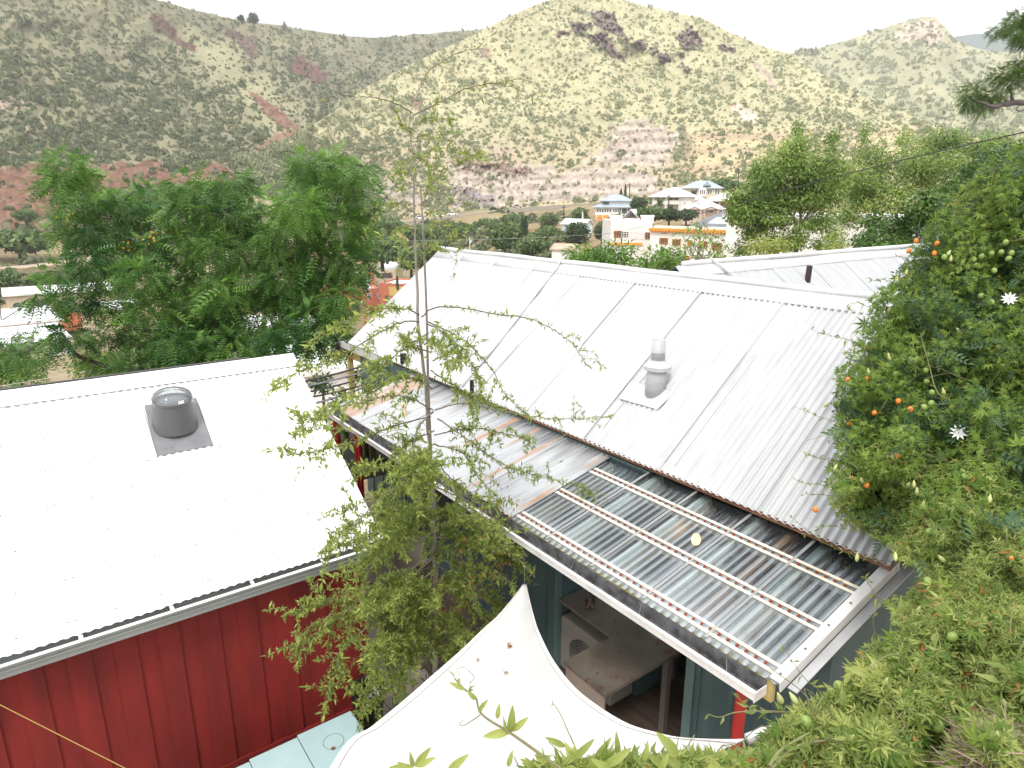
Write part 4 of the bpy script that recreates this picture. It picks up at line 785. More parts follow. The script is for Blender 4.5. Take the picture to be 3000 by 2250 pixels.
strip('road', spline(at(np.array([-400., -100, 60, 200, 330]), np.array([800., 792, 785, 770, 752]), np.array([182., 184, 187, 193, 200])), 30), 7, m_dirt, 'tan dirt road across the valley at far left')
strip('road', spline(at(np.array([1545., 1580, 1610]), np.array([654., 651, 645]), np.array([250., 255, 258])), 12), 4, m_dirt, 'short tan dirt track among the valley bushes')

# ------------------------------------------------------------------ cars
def paint(c): return M('car_paint', c, .25, c, 1)
m_win = M('dark_window_glass', (.02, .025, .03), .1); m_tyre = M('tyre_rubber', (.015, .015, .015), .8)
def car(p, yaw, c, label, group):
    t = thing('parked_car', label, 'car', p, group); cx, sx = math.cos(yaw), math.sin(yaw); ex_ = np.array([cx, sx, 0]); ey = np.array([-sx, cx, 0]); ez = np.array([0, 0, 1.])
    L = lambda x, y, z: np.array(p)+ex_*x+ey*y+ez*z
    b = MB(); pr = [(-2.2, .35), (2.2, .35), (2.25, .7), (1.3, .92), (-1.9, .95), (-2.25, .8)]; b.prism([L(x, -.85, z) for x, z in pr], ey*1.7)
    b.prism([L(x, -.75, z) for x, z in [(-1.55, .95), (1.0, .93), (.35, 1.48), (-1.1, 1.5)]], ey*1.5); b.build('body', paint(c), t)
    b = MB()
    for s in (-1, 1): b.prism([L(x, s*.755, z) for x, z in [(-1.35, .99), (.8, .98), (.3, 1.4), (-1.05, 1.42)]], ey*s*.006)
    b.prism([L(x, -.65, z) for x, z in [(.97, .98), (.45, 1.43), (.475, 1.44), (.995, .99)]], ey*1.3); b.build('window', m_win, t)
    for x in (-1.35, 1.4):
        for s in (-1, 1): b = MB(); b.lathe(L(x, s*.78, .34), [(.34, -.1), (.34, .1)], 14, ey); b.build('wheel', m_tyre, t)
rv = lambda i: math.atan2(*(RP[i+1]-RP[i])[:2][::-1])
def on_road(px): k = int(np.argmin([abs((lambda q: 1500+FPX*q[0]/q[2])(AX@p)-px) for p in RP[:-1]])); return k
for px, c, lb_, off in ((1170, (.75, .75, .74), 'white car parked farthest left on the hill road', 1.5), (1237, (.7, .7, .68), 'pale parked car behind the bushes on the hill road', 1.5), (1290, (.72, .72, .7), 'white car second along the hill road, nose right', 2.4), (1325, (.78, .78, .77), 'white pickup sized car next to a roadside sign', 1.5), (1447, (.02, .022, .025), 'black car standing alone on the hill road', 1.5), (1513, (.35, .34, .33), 'grey car parked farthest right on the hill road', 1.5)):
    k = on_road(px); car(RP[k]+np.array([0, 0, .26]), rv(k), c, lb_, 'cars parked along the hill road')
lot = [(1168, 792, (.8, .8, .8), 'white car at the back left of the parking lot'), (1185, 788, (.1, .11, .13), 'dark car at the back of the parking lot'), (1165, 803, (.75, .76, .77), 'silver white car in the front left of the parking lot'), (1182, 803, (.8, .8, .8), 'white car in the middle of the parking lot'), (1196, 797, (.7, .7, .72), 'pale car at the right of the parking lot'), (1205, 806, (.6, .6, .6), 'grey car beside the roof edge in the parking lot')]
b = MB(); c_ = at(1185, 800, 232.); b.obox(c_-np.array([0, 0, .6]), unit(np.r_[c_[:2], 0]), unit((-c_[1], c_[0], 0)), (0, 0, 1), (10, 9, .5)); tag(b.build('parking_lot', m_asph), 'pale parking lot beyond the orange building', 'parking lot', kind='structure')
for px, py, c, lb_ in lot: p = at(px, py, 232.); p[2] = c_[2]-.1; p = p*1.0; car(np.array([p[0], p[1], c_[2]-.1])+unit(np.r_[c_[:2], 0])*(798-py)*.5, YAW+2.2, c, lb_, 'cars in the parking lot')
# ------------------------------------------------------------------ town
class LB(MB):
    def __init__(s, fr): super().__init__(); s.fr = fr
    def build(s, *a, **k):
        o, e1, e2 = s.fr; V = np.array(s.v); s.v = [tuple(o+e1*x+e2*y+np.array([0, 0, z])) for x, y, z in V]; return super().build(*a, **k)
def frame(xl, xr, yb, D, rot=0.0):
    a, b = at(xl, yb, D), at(xr, yb, D); W = np.linalg.norm((b-a)[:2]); o = (a+b)/2; e1 = unit(np.r_[(b-a)[:2], 0])
    c, s = math.cos(rot), math.sin(rot); e1 = np.array([e1[0]*c-e1[1]*s, e1[0]*s+e1[1]*c, 0]); e2 = np.array([-e1[1], e1[0], 0])
    if np.dot(e2, o) < 0: e2 = -e2
    return (o, e1, e2), W
def zat(px, py, D): return at(px, py, D)[2]
m_pane = M('dark_pane', (.05, .06, .07), .15, (.09, .1, .12), 2); m_wht = M('white_stucco', (.76, .73, .70), .7, (.68, .65, .62), .5); m_whr = M('white_metal_roof', (.82, .82, .83), .5, (.74, .74, .76), .6)
m_gblue = M('grey_blue_metal_roof', (.34, .39, .43), .5, (.28, .33, .37), .5); m_tan = M('tan_stucco', (.55, .46, .34), .8, (.47, .38, .28), .5); m_pink = M('pale_pink_stucco', (.62, .50, .45), .8, (.55, .43, .39), .6)
m_obrick = M('orange_red_brick', (.52, .17, .09), .8, (.42, .12, .07), .8); m_oran = M('orange_trim', (.75, .33, .05), .6, (.62, .24, .03), 2); m_gtile = M('charcoal_roof', (.16, .165, .18), .7, (.12, .125, .14), .6)
m_woodwin = M('orange_brown_window', (.42, .17, .05), .5)
def window(fr, x, z, w_, h, parent, mf, y=0.0, bars=(1, 1), mp=None, name='window'):
    b = LB(fr); t = .09*min(w_, h)+.03
    for s in (-1, 1): b.box((x+s*(w_/2-t/2)-t/2, y-.07, z), (x+s*(w_/2-t/2)+t/2, y-.001, z+h))
    b.box((x-w_/2+t, y-.07, z), (x+w_/2-t, y-.001, z+t)); b.box((x-w_/2+t, y-.07, z+h-t), (x+w_/2-t, y-.001, z+h))
    for k in range(1, bars[0]+1): q = x-w_/2+w_*k/(bars[0]+1); b.box((q-.035, y-.06, z+t), (q+.035, y-.012, z+h-t))
    for k in range(1, bars[1]+1): q = z+h*k/(bars[1]+1); b.box((x-w_/2+t, y-.058, q-.03), (x+w_/2-t, y-.013, q+.03))
    o = b.build(name, mf, parent); b = LB(fr); b.box((x-w_/2+t*.5, y-.011, z+t*.5), (x+w_/2-t*.5, y-.002, z+h-t*.5)); b.build('pane', mp or m_pane, o)
def hip(fr, x0, x1, y0, y1, z0, h, mat, parent, ov=.6, ridge=.35, name='roof'):
    b = LB(fr); x0 -= ov; x1 += ov; y0 -= ov; y1 += ov; ym = (y0+y1)/2; ins = (y1-y0)/2*min(1, (x1-x0)/(y1-y0)*.9); xa, xb = x0+ins, x1-ins
    if xa > xb: xa = xb = (x0+x1)/2
    b.add([(x0, y0, z0), (x1, y0, z0), (x1, y1, z0), (x0, y1, z0), (xa, ym, z0+h), (xb, ym, z0+h), (x0, y0, z0-.18), (x1, y0, z0-.18), (x1, y1, z0-.18), (x0, y1, z0-.18)],
          [(0, 1, 5, 4), (1, 2, 5), (2, 3, 4, 5), (3, 0, 4), (6, 7, 1, 0), (7, 8, 2, 1), (8, 9, 3, 2), (9, 6, 0, 3), (9, 8, 7, 6)]); return b.build(name, mat, parent)
def gable(fr, x0, x1, y0, y1, z0, h, mat, parent, ov=.4, axis='y', wallmat=None):
    b = LB(fr)
    if axis == 'y': xm = (x0+x1)/2; A = [(x0-ov, y0-ov, z0), (xm, y0-ov, z0+h), (x1+ov, y0-ov, z0)]; d = (0, y1-y0+2*ov, 0)
    else: ym = (y0+y1)/2; A = [(x0-ov, y0-ov, z0), (x0-ov, ym, z0+h), (x0-ov, y1+ov, z0)]; d = (x1-x0+2*ov, 0, 0)
    t = np.array([0, 0, -.15]); A = [np.array(a, float) for a in A]
    b.prism([A[0], A[1], A[2], A[2]+t, A[1]+t, A[0]+t], d); b.build('roof', mat, parent)
    if wallmat:
        b = LB(fr)
        if axis == 'y': b.prism([(x0, y0, z0-.1), (xm, y0, z0+h-.2), (x1, y0, z0-.1)], (0, y1-y0, 0))
        else: b.prism([(x0, y0, z0-.1), (x0, ym, z0+h-.2), (x0, y1, z0-.1)], (x1-x0, 0, 0))
        b.build('gable_wall', wallmat, parent)
def Z(k, x, y): return zm(1650, 480, 3.6867, x, y)

# two storey house with grey blue roofs
xl, _ = Z(0, 345, 0); xr, _ = Z(0, 760, 0); D = 205; fr, W = frame(xl, xr, Z(0, 0, 600)[1], D, .08); o = fr[0]; zz = lambda y: zat((xl+xr)/2, Z(0, 0, y)[1], D)-o[2]
h = thing('two_storey_house', 'two storey house with grey blue hip roofs and an orange balcony band', 'house', o)
z1, z2, z3, z4 = zz(545), zz(470), zz(398), zz(345)
b = LB(fr); b.box((-W/2, 0, z1), (W/2, 9, z2)); b.box((-W/2+1.8, 1.6, z2), (W/2-.4, 8, z3)); b.build('wall', m_wht, h)
b = LB(fr); b.box((-W/2-.1, -.35, z1-1.9), (.7, -.2, z1-.2)); b.build('balcony_band', m_oran, h)
b = LB(fr); b.box((-W/2, -.3, z1-.2), (W/2, 9, z1)); b.build('floor_slab', m_wht, h)
for x in (-W/2+.2, -W/2+2.1, -W/2+4.4, .6): b = LB(fr); b.box((x, -.45, -4.5), (x+.28, -.1, z1-.1)); b.build('post', m_wht, h)
b = LB(fr); b.box((-W/2+.5, 2, -4), (W/2, 8.5, z1-.2)); b.build('lower_wall', m_dark, h)
b = LB(fr); ov = .7; P = [(-W/2-ov, -ov, z2), (W/2+ov, -ov, z2), (W/2+ov, 9+ov, z2), (-W/2-ov, 9+ov, z2), (-W/2+1.7, 1.5, z2+1.15), (W/2-.3, 1.5, z2+1.15), (W/2-.3, 8.1, z2+1.15), (-W/2+1.7, 8.1, z2+1.15)]
b.add(P, [(0, 1, 5, 4), (1, 2, 6, 5), (2, 3, 7, 6), (3, 0, 4, 7), (3, 2, 1, 0)]); b.build('skirt_roof', m_gblue, h)
hip(fr, -W/2+1.8, W/2-.4, 1.6, 8, z3, z4-z3+.4, m_gblue, h, .5, name='upper_roof')
for k in range(6): window(fr, -W/2+.6+k*.75, z1+.55, .62, z2-z1-.95, h, m_wht, 0, (0, 0))
for k in range(4): window(fr, -W/2+6.0-.6+k*.62, z1+.55, .52, z2-z1-.95, h, m_wht, 0, (0, 0))
b = LB(fr); b.box((1.2, -.04, z1+.25), (W/2-.1, -.003, z2-.3)); sp_ = b.build('screen_porch', m_pane, h)
for x in (1.9, 3.6, 5.1): b = LB(fr); b.box((x, -.09, z1), (x+.16, -.045, z2-.1)); b.build('post', m_wht, h)
for x0 in (-3.2, -.6, 1.7, 3.9):
    for k in range(2): window(fr, x0+k*.7, z2+1.35, .6, z3-z2-1.75, h, m_wht, 1.6, (0, 0))
b = LB(fr); b.box((-W/2+2.0, .4, z2+.9), (-W/2+3.9, .55, z2+1.6)); b.build('balcony_rail', m_dark, h)
# white house with tall veranda
D = 200; xl, xr = Z(0, 955, 0)[0], Z(0, 1385, 0)[0]; fr, W = frame(xl, xr, Z(0, 0, 490)[1], D, -.12); o = fr[0]; zz = lambda y: zat((xl+xr)/2, Z(0, 0, y)[1], D)-o[2]
h = thing('veranda_house', 'tall white house with pyramid white roof and two storey veranda', 'house', o)
zt = zz(352); zm_ = zz(430)
b = LB(fr); b.box((W/2-3.6, 0, -1.5), (W/2, 9, zt)); b.box((-W/2+.4, 2.4, -1.5), (W/2-3.6, 9, zt)); b.build('wall', m_wht, h)
b = LB(fr); b.box((-W/2, .02, zm_-.2), (W/2-3.6, 2.4, zm_)); b.build('veranda_floor', m_wht, h)
b = LB(fr); b.box((-W/2, .05, zm_+.02), (W/2-3.6, .12, zm_+.95)); b.build('veranda_rail', m_wht, h)
for x in (-W/2+.1, -W/2+2.0, -1.9, -1.6, 2.2): b = LB(fr); b.box((x, 0, -1.5), (x+.25, .25, zt)); b.build('veranda_post', m_wht, h)
b = LB(fr); b.box((-W/2-.1, -.1, zt-.35), (W/2+.05, 9, zt)); b.build('cornice', m_wht, h)
hip(fr, -W/2, W/2, 0, 9, zt+.02, zz(252)-zt, m_whr, h, .9)
window(fr, W/2-2.0, zm_-.1, .5, .5, h, m_wht, 0, (0, 0))
for x in (-4.2, -.6, 1.0): window(fr, x, zm_+.3, 1.0, 2.0, h, m_wht, 2.4)
for x in (-4.6, -.4): window(fr, x, .2, 1.3, 1.9, h, m_wht, 2.4)
# house with long windows, topmost
D = 245; xl, xr = Z(0, 1270, 0)[0], Z(0, 1700, 0)[0]; fr, W = frame(xl, xr, Z(0, 0, 345)[1], D, -.1); o = fr[0]; zz = lambda y: zat((xl+xr)/2, Z(0, 0, y)[1], D)-o[2]
h = thing('cream_house', 'cream house with grey hip roof and a small dormer, highest of the hillside houses', 'house', o); zt = zz(262)
b = LB(fr); b.box((-W/2, 0, -2), (W/2, 9, zt)); b.build('wall', M('cream_stucco', (.66, .60, .46), .8, (.58, .52, .4), .5), h)
hip(fr, -W/2, W/2, 0, 9, zt, zz(178)-zt, m_gblue, h, .8)
b = LB(fr); b.box((-.6, -.9, -.3), (1.9, -.02, zt-.15)); b.build('bay', m_wht, h)
b = LB(fr); b.prism([(.6, -.6, zt+.8), (1.9, -.6, zt+2.2), (3.2, -.6, zt+.8)], (0, 4, 0)); b.build('dormer', m_gblue, h)
for x in (.0, .65, 1.3): window(fr, x, .5, .5, zt-1.0, h, m_wht, -.9, (0, 0))
for x in (-1.5, 2.6, 3.3, 5.0, 5.8): window(fr, x, .5, .62, zt-1.0, h, m_wht, 0, (0, 0))
# white roof with red chimney
D = 215; xl, xr = Z(0, 1540, 0)[0], Z(0, 1890, 0)[0]; fr, W = frame(xl, xr, Z(0, 0, 450)[1], D, -.2); o = fr[0]; zz = lambda y: zat((xl+xr)/2, Z(0, 0, y)[1], D)-o[2]
h = thing('brick_bungalow', 'bungalow with bright white roof and red brick chimney behind the poplar', 'house', o); zt = zz(398)
b = LB(fr); b.box((-W/2, 1.8, -2), (W/2, 10, zt)); b.build('wall', M('red_pink_brick', (.42, .22, .18), .8), h)
hip(fr, -W/2, W/2, 0, 10, zt, zz(305)-zt, m_whr, h, .7)
b = LB(fr); b.box((W/2-2.2, 4.2, zt+1), (W/2-1.2, 5, zz(290))); b.build('chimney', m_obrick, h)
for x in (-4, -1, 2.5): b = LB(fr); b.box((x, .1, -2), (x+.4, .5, zt)); b.build('porch_post', m_wht, h)
# small white roof
D = 225; xl, xr = Z(0, 1392, 0)[0], Z(0, 1490, 0)[0]; fr, W = frame(xl, xr, Z(0, 0, 415)[1], D, -.2); o = fr[0]; zz = lambda y: zat((xl+xr)/2, Z(0, 0, y)[1], D)-o[2]
h = thing('small_house', 'small house with white roof squeezed between the veranda house and the bungalow', 'house', o); b = LB(fr); b.box((-W/2, 0, -2), (W/2, 6, zz(388))); b.build('wall', m_pink, h); hip(fr, -W/2, W/2, 0, 6, zz(388), 1.3, m_whr, h, .4)
# pink house with twin gables
D = 172; xl, xr = Z(0, 1290, 0)[0], Z(0, 1705, 0)[0]; fr, W = frame(xl, xr, Z(0, 0, 560)[1], D, -.1); o = fr[0]; zz = lambda y: zat((xl+xr)/2, Z(0, 0, y)[1], D)-o[2]
h = thing('pink_house', 'low pale pink house with white hip roof and two gabled porches', 'house', o); zt = zz(483)
b = LB(fr); b.box((-W/2, 0, -2), (W/2, 8, zt)); b.build('wall', m_pink, h); hip(fr, -W/2, W/2, 0, 8, zt, zz(385)-zt, m_whr, h, .5)
for x, w_ in ((-1.6, 1.3), (2.2, 1.7)): gable(fr, x-w_, x+w_, -1.4, 2.5, zt-.1, .75, m_whr, h, .25, 'y', m_pink)
for x in (-3.0, -.3, .6, 3.7): b = LB(fr); b.box((x, -1.4, -2), (x+.25, -1.15, zt-.1)); b.build('porch_post', m_pink, h)
for x in (-3.9, -1.6, 2.2, 4.3): window(fr, x, .5, .8, 1.2, h, m_wht, 0)
for x in (-1.2, 1.8): b = LB(fr); b.prism([(x-.35, 1.0, zt+1.25), (x, 1.0, zt+1.75), (x+.35, 1.0, zt+1.25)], (0, 1.5, 0)); b.build('roof_vent', m_wht, h)
# little chapel like house
D = 178; xl, xr = Z(0, 222, 0)[0], Z(0, 330, 0)[0]; fr, W = frame(xl, xr, Z(0, 0, 705)[1], D, .75); o = fr[0]; zz = lambda y: zat((xl+xr)/2, Z(0, 0, y)[1], D)-o[2]
h = thing('gabled_cottage', 'little pale blue cottage with steep white roof and finial among the trees', 'house', o); b = LB(fr); b.box((-W/2, 0, -3), (W/2, 9, zz(655))); b.build('wall', M('pale_blue_board', (.6, .68, .72), .6), h); gable(fr, -W/2, W/2, 0, 9, zz(655), zz(597)-zz(655), m_whr, h, .4, 'y', M('pale_blue_gable', (.6, .68, .72), .6))
b = LB(fr); b.lathe((0, 2.5, zz(600)), [(.25, 0), (.12, .8), (.2, 1.0), (.02, 2.2)], 8); b.build('finial', m_wht, h)
# white roof behind the white building
D = 150; xl, xr = Z(0, 645, 0)[0], Z(0, 820, 0)[0]; fr, W = frame(xl, xr, Z(0, 0, 620)[1], D, -.5); o = fr[0]
h = thing('white_gable_house', 'house showing only its sloping white gable roof above the white building', 'house', o); b = LB(fr); b.box((-W/2, 0, -5), (W/2, 7, .6)); b.build('wall', m_wht, h); gable(fr, -W/2, W/2, 0, 7, .6, zat(xl, Z(0, 0, 488)[1], D)-o[2]-.6, m_whr, h, .4, 'y')
# tall white building with orange cornice
D = 118; A_l, A_r = Z(0, 492, 0)[0], Z(0, 935, 0)[0]; fr, W = frame(A_l, A_r, 800, D, .16); o = fr[0]; zz = lambda y: zat((A_l+A_r)/2, Z(0, 0, y)[1], D)-o[2]
wb = thing('white_building', 'long white stucco building with orange cornice and orange brown windows', 'building', o)
zp = zz(612); b = LB(fr); b.box((-W/2, 0, -7), (W/2, 12, zp-.55)); b.box((-W/2, 0, zp-.55), (W/2, .35, zp)); b.box((-W/2, .35, zp-.55), (-W/2+.35, 12, zp)); b.box((-W/2, 12, zp-.55), (W/2, 12.35, zp)); b.build('left_wing_wall', m_wht, wb)
b = LB(fr); b.box((-W/2+.36, .36, zp-.548), (W/2, 11.9, zp-.5)); b.build('flat_roof', m_whr, wb)
b = LB(fr); b.box((-W/2-.06, -.22, zz(878)), (W/2-1.5, -.002, zz(852))); b.build('orange_band', m_oran, wb)
for x, y in ((-2.4, 2.0), (3.4, 3.5)): b = LB(fr); b.box((x-1, y, zp-.5), (x+1, y+1.4, zp+.55)); b.box((x-1.12, y-.1, zp+.55), (x+1.12, y+1.5, zp+.8)); b.build('chimney', m_wht, wb)
for i, (x, mf, mp_) in enumerate(((570, m_woodwin, m_pane), (650, m_wht, None), (740, m_wht, m_wht), (808, m_wht, m_wht), (905, m_woodwin, m_pane))):
    xx = (x-(492+935)/2)/(935-492)*W; window(fr, xx, zz(800)-.25*i/4, 1.35, zz(722)-zz(800), wb, mf, 0, (2, 2), mp_)
B_l, B_r = Z(0, 940, 0)[0], Z(0, 2300, 0)[0]; p0 = at(B_l, 800, 116.); p1 = at(B_r, 800, 108.); e1 = unit(np.r_[(p1-p0)[:2], 0]); e2 = np.array([-e1[1], e1[0], 0]); W2 = np.linalg.norm((p1-p0)[:2]); p0[2] = o[2]; fr2 = (p0, e1, e2)
def zB(x, y): 
    t = (Z(0, x, 0)[0]-B_l)/(B_r-B_l); return zat(Z(0, x, 0)[0], Z(0, 0, y)[1], 116-8*t)-o[2]
def xB(x): r_ = ray(Z(0, x, 0)[0], 800); n_ = e2; t = np.dot(p0, n_)/np.dot(r_, n_); return np.dot(r_*t-p0, e1)
zc = zB(940, 700); b = LB(fr2); b.box((-.4, 0, -8), (W2, 14, zc-.05)); b.box((0, .5, zc-.05), (W2, .9, zc+.5)); b.build('right_wing_wall', m_wht, wb)
b = LB(fr2); b.box((-.5, -.55, zc-.1), (W2+.4, .35, zc+.12)); b.box((-.45, -.5, zc-.32), (W2+.3, -.30, zc-.1)); b.build('cornice', m_oran, wb)
b = LB(fr2)
for x in np.arange(-.3, W2, .62): b.box((x, -.46, zc-.5), (x+.3, -.003, zc-.322))
b.build('cornice_brackets', m_oran, wb)
for x, y0, y1, wd in ((1065, 870, 798, 92), (1202, 885, 812, 92), (1345, 882, 824, 60), (1486, 912, 832, 100), (1636, 930, 848, 104), (1800, 918, 862, 66), (1330, 1050, 990, 60), (1476, 1075, 1005, 100), (1640, 1095, 1020, 104), (1990, 960, 880, 100)):
    window(fr2, xB(x), zB(x, y0), xB(x+wd/2)-xB(x-wd/2), zB(x, y1)-zB(x, y0), wb, m_woodwin if wd > 61 else m_oran, 0, (4, 2), M('amber_pane', (.10, .06, .03), .2, (.05, .035, .03), 3))
b = LB(fr2)
for x in (1065, 1205): 
    for k in (-1, 0, 1): q = xB(x)+k*.35; b.box((q-.07, -.03, zB(x, 755)), (q+.07, -.002, zB(x, 740)))
b.build('wall_vents', m_pane, wb)
hb = LB(fr2); zr = zB(1400, 655); q0, q1 = xB(1200), xB(2050); hb.add([(q0, 3, zr-.6), (q1, 3, zr-.9), (q1, 15, zr-.6), (q0, 15, zr-.4), (q0+4, 9, zr+2.1), (q1-4, 9, zr+2.0)], [(0, 1, 5, 4), (1, 2, 5), (2, 3, 4, 5), (3, 0, 4)]); hb.build('hip_roof', m_gtile, wb)
b = LB(fr2); zs = zr+.35; xa, xb_ = xB(1420), xB(1640); b.hexa([(xa-.4, 4.6, zs-.35), (xb_-.6, 4.6, zs-.4), (xb_, 6.6, zs+.5), (xa+.2, 6.6, zs+.55), (xa-.4, 4.6, zs-.2), (xb_-.6, 4.6, zs-.25), (xb_, 6.6, zs+.65), (xa+.2, 6.6, zs+.7)]); b.build('roof_skylight', M('pale_skylight_glass', (.5, .55, .6), .2), wb)
# sheds low in the valley
def shed(px0, px1, py0, py1, D, wall, roof, name, label, cat='shed', rot=.3, rh=.9):
    fr, W = frame(px0, px1, py1, D, rot); o = fr[0]; hgt = zat(px0, py0, D)-o[2]; t = thing(name, label, cat, o); b = LB(fr); b.box((-W/2, 0, -2), (W/2, W*.7, hgt-rh)); b.build('wall', wall, t)
    gable(fr, -W/2, W/2, 0, W*.7, hgt-rh, rh, roof, t, .25, 'x', wall); window(fr, W*.2, (hgt-rh)*.35, .7, .7, t, m_wht); return t
shed(1612, 1680, 714, 752, 100, m_wht, M('rusty_pink_roof', (.5, .36, .28), .7, (.4, .26, .19), 1), 'rusty_roof_shed', 'white shed with a rusty pink roof just beyond the main ridge', rot=-.5, rh=.8)
shed(1502, 1535, 700, 722, 150, m_tan, m_whr, 'low_house', 'low white roofed house half hidden beside the two cypresses', 'house', .2, .7)
shed(1550, 1575, 703, 720, 155, m_wht, m_tan, 'low_house', 'tiny tan roofed house right of the cypresses', 'house', .2, .7)
# orange building group
G = lambda x, y: zm(950, 760, 7.373, x, y)
def block(x0, x1, ytop, ybot, D, depth, wall, name, label, rot=0, par=.5, roofm=None):
    a, c = G(x0, 0)[0], G(x1, 0)[0]; fr, W = frame(a, c, G(0, ybot)[1], D, rot); o = fr[0]; hh = zat((a+c)/2, G(0, ytop)[1], D)-o[2]; t = thing(name, label, 'building', o)
    b = LB(fr); b.box((-W/2, 0, -3), (W/2, depth, hh-par)); b.box((-W/2, 0, hh-par), (W/2, .3, hh)); b.box((-W/2, depth-.3, hh-par), (W/2, depth, hh)); b.box((-W/2, .3, hh-par), (-W/2+.3, depth-.3, hh)); b.box((W/2-.3, .3, hh-par), (W/2, depth-.3, hh)); b.build('wall', wall, t)
    b = LB(fr); b.box((-W/2+.31, .31, hh-par+.002), (W/2-.31, depth-.31, hh-par+.06)); b.build('flat_roof', roofm or m_whr, t); return t, fr, W, hh
t, fr, W, hh = block(690, 1105, 300, 620, 200, 12, m_obrick, 'brick_building', 'taller orange red brick building beside the utility pole', .35)
for x in (-W/2+1.1, W/2-1.6, W/2-3.2): window(fr, x, hh*.42, 1.0, 1.9, t, m_wht)
b = LB(fr); b.box((W/2-1.0, -.15, 0), (W/2-.7, -.01, hh-.1)); b.build('yellow_pilaster', m_oran, t)
t, fr, W, hh = block(1105, 1550, 215, 560, 205, 14, m_tan, 'tan_building', 'tan stucco building with flat white roof and domed tank', -.18)
for x, w_ in ((-W/2+1.0, 1.2), (.3, 2.8), (W/2-1.5, 1.3)): window(fr, x, hh*.45, w_, 1.6, t, M('brown_frame', (.2, .13, .09), .6), 0, (2 if w_ > 2 else 1, 1))
b = LB(fr); b.lathe((-W/2+3.8, 4.5, hh-.4), [(3.2, 0), (3.2, .9), (2.9, 1.5), (1.9, 2.1), (.4, 2.4)], 28); b.build('roof_tank', M('pale_steel_tank', (.55, .58, .62), .4), t, True); b = LB(fr); b.lathe((-W/2+3.8, 4.5, hh+2.0), [(.4, 0), (.4, .6)], 10); b.build('tank_cap', m_dark, t)
t, fr, W, hh = block(960, 1190, 625, 960, 188, 9, m_obrick, 'lower_brick_annex', 'lower red brick annex with two small windows under the utility pole', .2)
for x in (-1.1, 1.5): window(fr, x, hh*.35, 1.0, 1.5, t, m_wht)
t, fr, W, hh = block(1195, 1760, 520, 1000, 180, 12, m_obrick, 'yellow_panel_building', 'red building with yellow wall panels and broad white roof', -.35)
b = LB(fr); b.box((-W/2+2.6, -.06, hh*.45), (-W/2+8.5, -.002, hh-.8)); b.build('yellow_panel', M('ochre_panel', (.6, .42, .16), .7), t)
for x in (-W/2+2.0, -W/2+4.5, -W/2+7): window(fr, x, hh*.1, 1.2, 2.2, t, m_woodwin)
t, fr, W, hh = block(-200, 620, 560, 900, 175, 10, m_obrick, 'long_brick_building', 'long orange brick building glimpsed through the dark tree', .3)
# low buildings at the left
A_ = lambda x, y: zm(0, 780, 3.6867, x, y)
def flat(x0, x1, yt, yb, D, depth, wall, name, label, rot=0, par=.35):
    fr, W = frame(x0, x1, yb, D, rot); o = fr[0]; hh = zat((x0+x1)/2, yt, D)-o[2]; t = thing(name, label, 'building', o)
    b = LB(fr); b.box((-W/2, 0, -3), (W/2, depth, hh)); b.build('wall', wall, t); b = LB(fr); b.box((-W/2-.4, -.4, hh+.002), (W/2+.4, depth+.4, hh+.35)); b.build('roof', m_whr, t); return t, fr, W, hh
t, fr, W, hh = flat(*[A_(q, 0)[0] for q in (95, 1290)], A_(0, 285)[1], A_(0, 530)[1], 150, 12, m_tan, 'arched_building', 'tan building with arched openings and white roof at far left', .05)
for x, w_, h_ in ((-W/2+1.5, 1.3, 2.6), (-W/2+4.8, 2.6, 2.9), (-W/2+9, 2.6, 2.9)):
    b = LB(fr); P = [(x-w_/2, -.04, .4)]+[(x-w_/2*math.cos(a), -.04, h_-w_/2+.4+w_/2*math.sin(a)) for a in np.linspace(0, math.pi, 12)]+[(x+w_/2, -.04, .4)]; b.prism(P, (0, .035, 0)); b.build('arch_opening', m_pane, t)
b = LB(fr); b.box((-W/2, -.05, -3), (W/2, -.003, .35)); b.build('brick_base', m_obrick, t)
t, fr, W, hh = flat(-160, A_(690, 0)[0], A_(0, 640)[1], A_(0, 760)[1], 112, 15, m_wht, 'white_flat_building', 'wide building with dazzling white flat roof below the arched building', .05)
b = LB(fr); b.tube([(W/2-6.5, 3, hh), (W/2-6.3, 3, hh+2.6)], .08, n=6); b.tube([(W/2-6.3, 3, hh+.4), (W/2-3.5, 4, hh+1.9)], .08, n=6); b.build('roof_mast', m_dark, t)
t, fr, W, hh = flat(-200, A_(800, 0)[0], A_(0, 880)[1], A_(0, 1120)[1], 88, 12, m_tan, 'tan_apartment', 'tan building with two pale windows behind the lower branches', .03)
for x in (640, 745): q = (A_(x, 0)[0]-(A_(800, 0)[0]-200)/2)/(A_(800, 0)[0]+200)*W; window(fr, q, hh*.38, 1.3, 1.5, t, m_wht, 0, (0, 1), M('pale_blind', (.5, .55, .6), .4))
t, fr, W, hh = flat(A_(900, 0)[0], A_(1420, 0)[0], A_(0, 470)[1], A_(0, 720)[1], 130, 9, m_tan, 'white_roof_house', 'tan house with white roof seen between the tree limbs', -.2)
t, fr, W, hh = flat(690, 1000, 1000, 1090, 62, 14, m_wht, 'white_shop', 'low white building behind the trunk of the dark tree', .2)
t, fr, W, hh = flat(880, 1130, 1085, 1180, 42, 9, m_whr, 'white_garage', 'low white building below the far porch beam', .3)
t, fr, W, hh = flat(2120, 2700, 640, 760, 70, 10, m_wht, 'white_cottage', 'white cottage hidden behind the poplar leaves', 0)

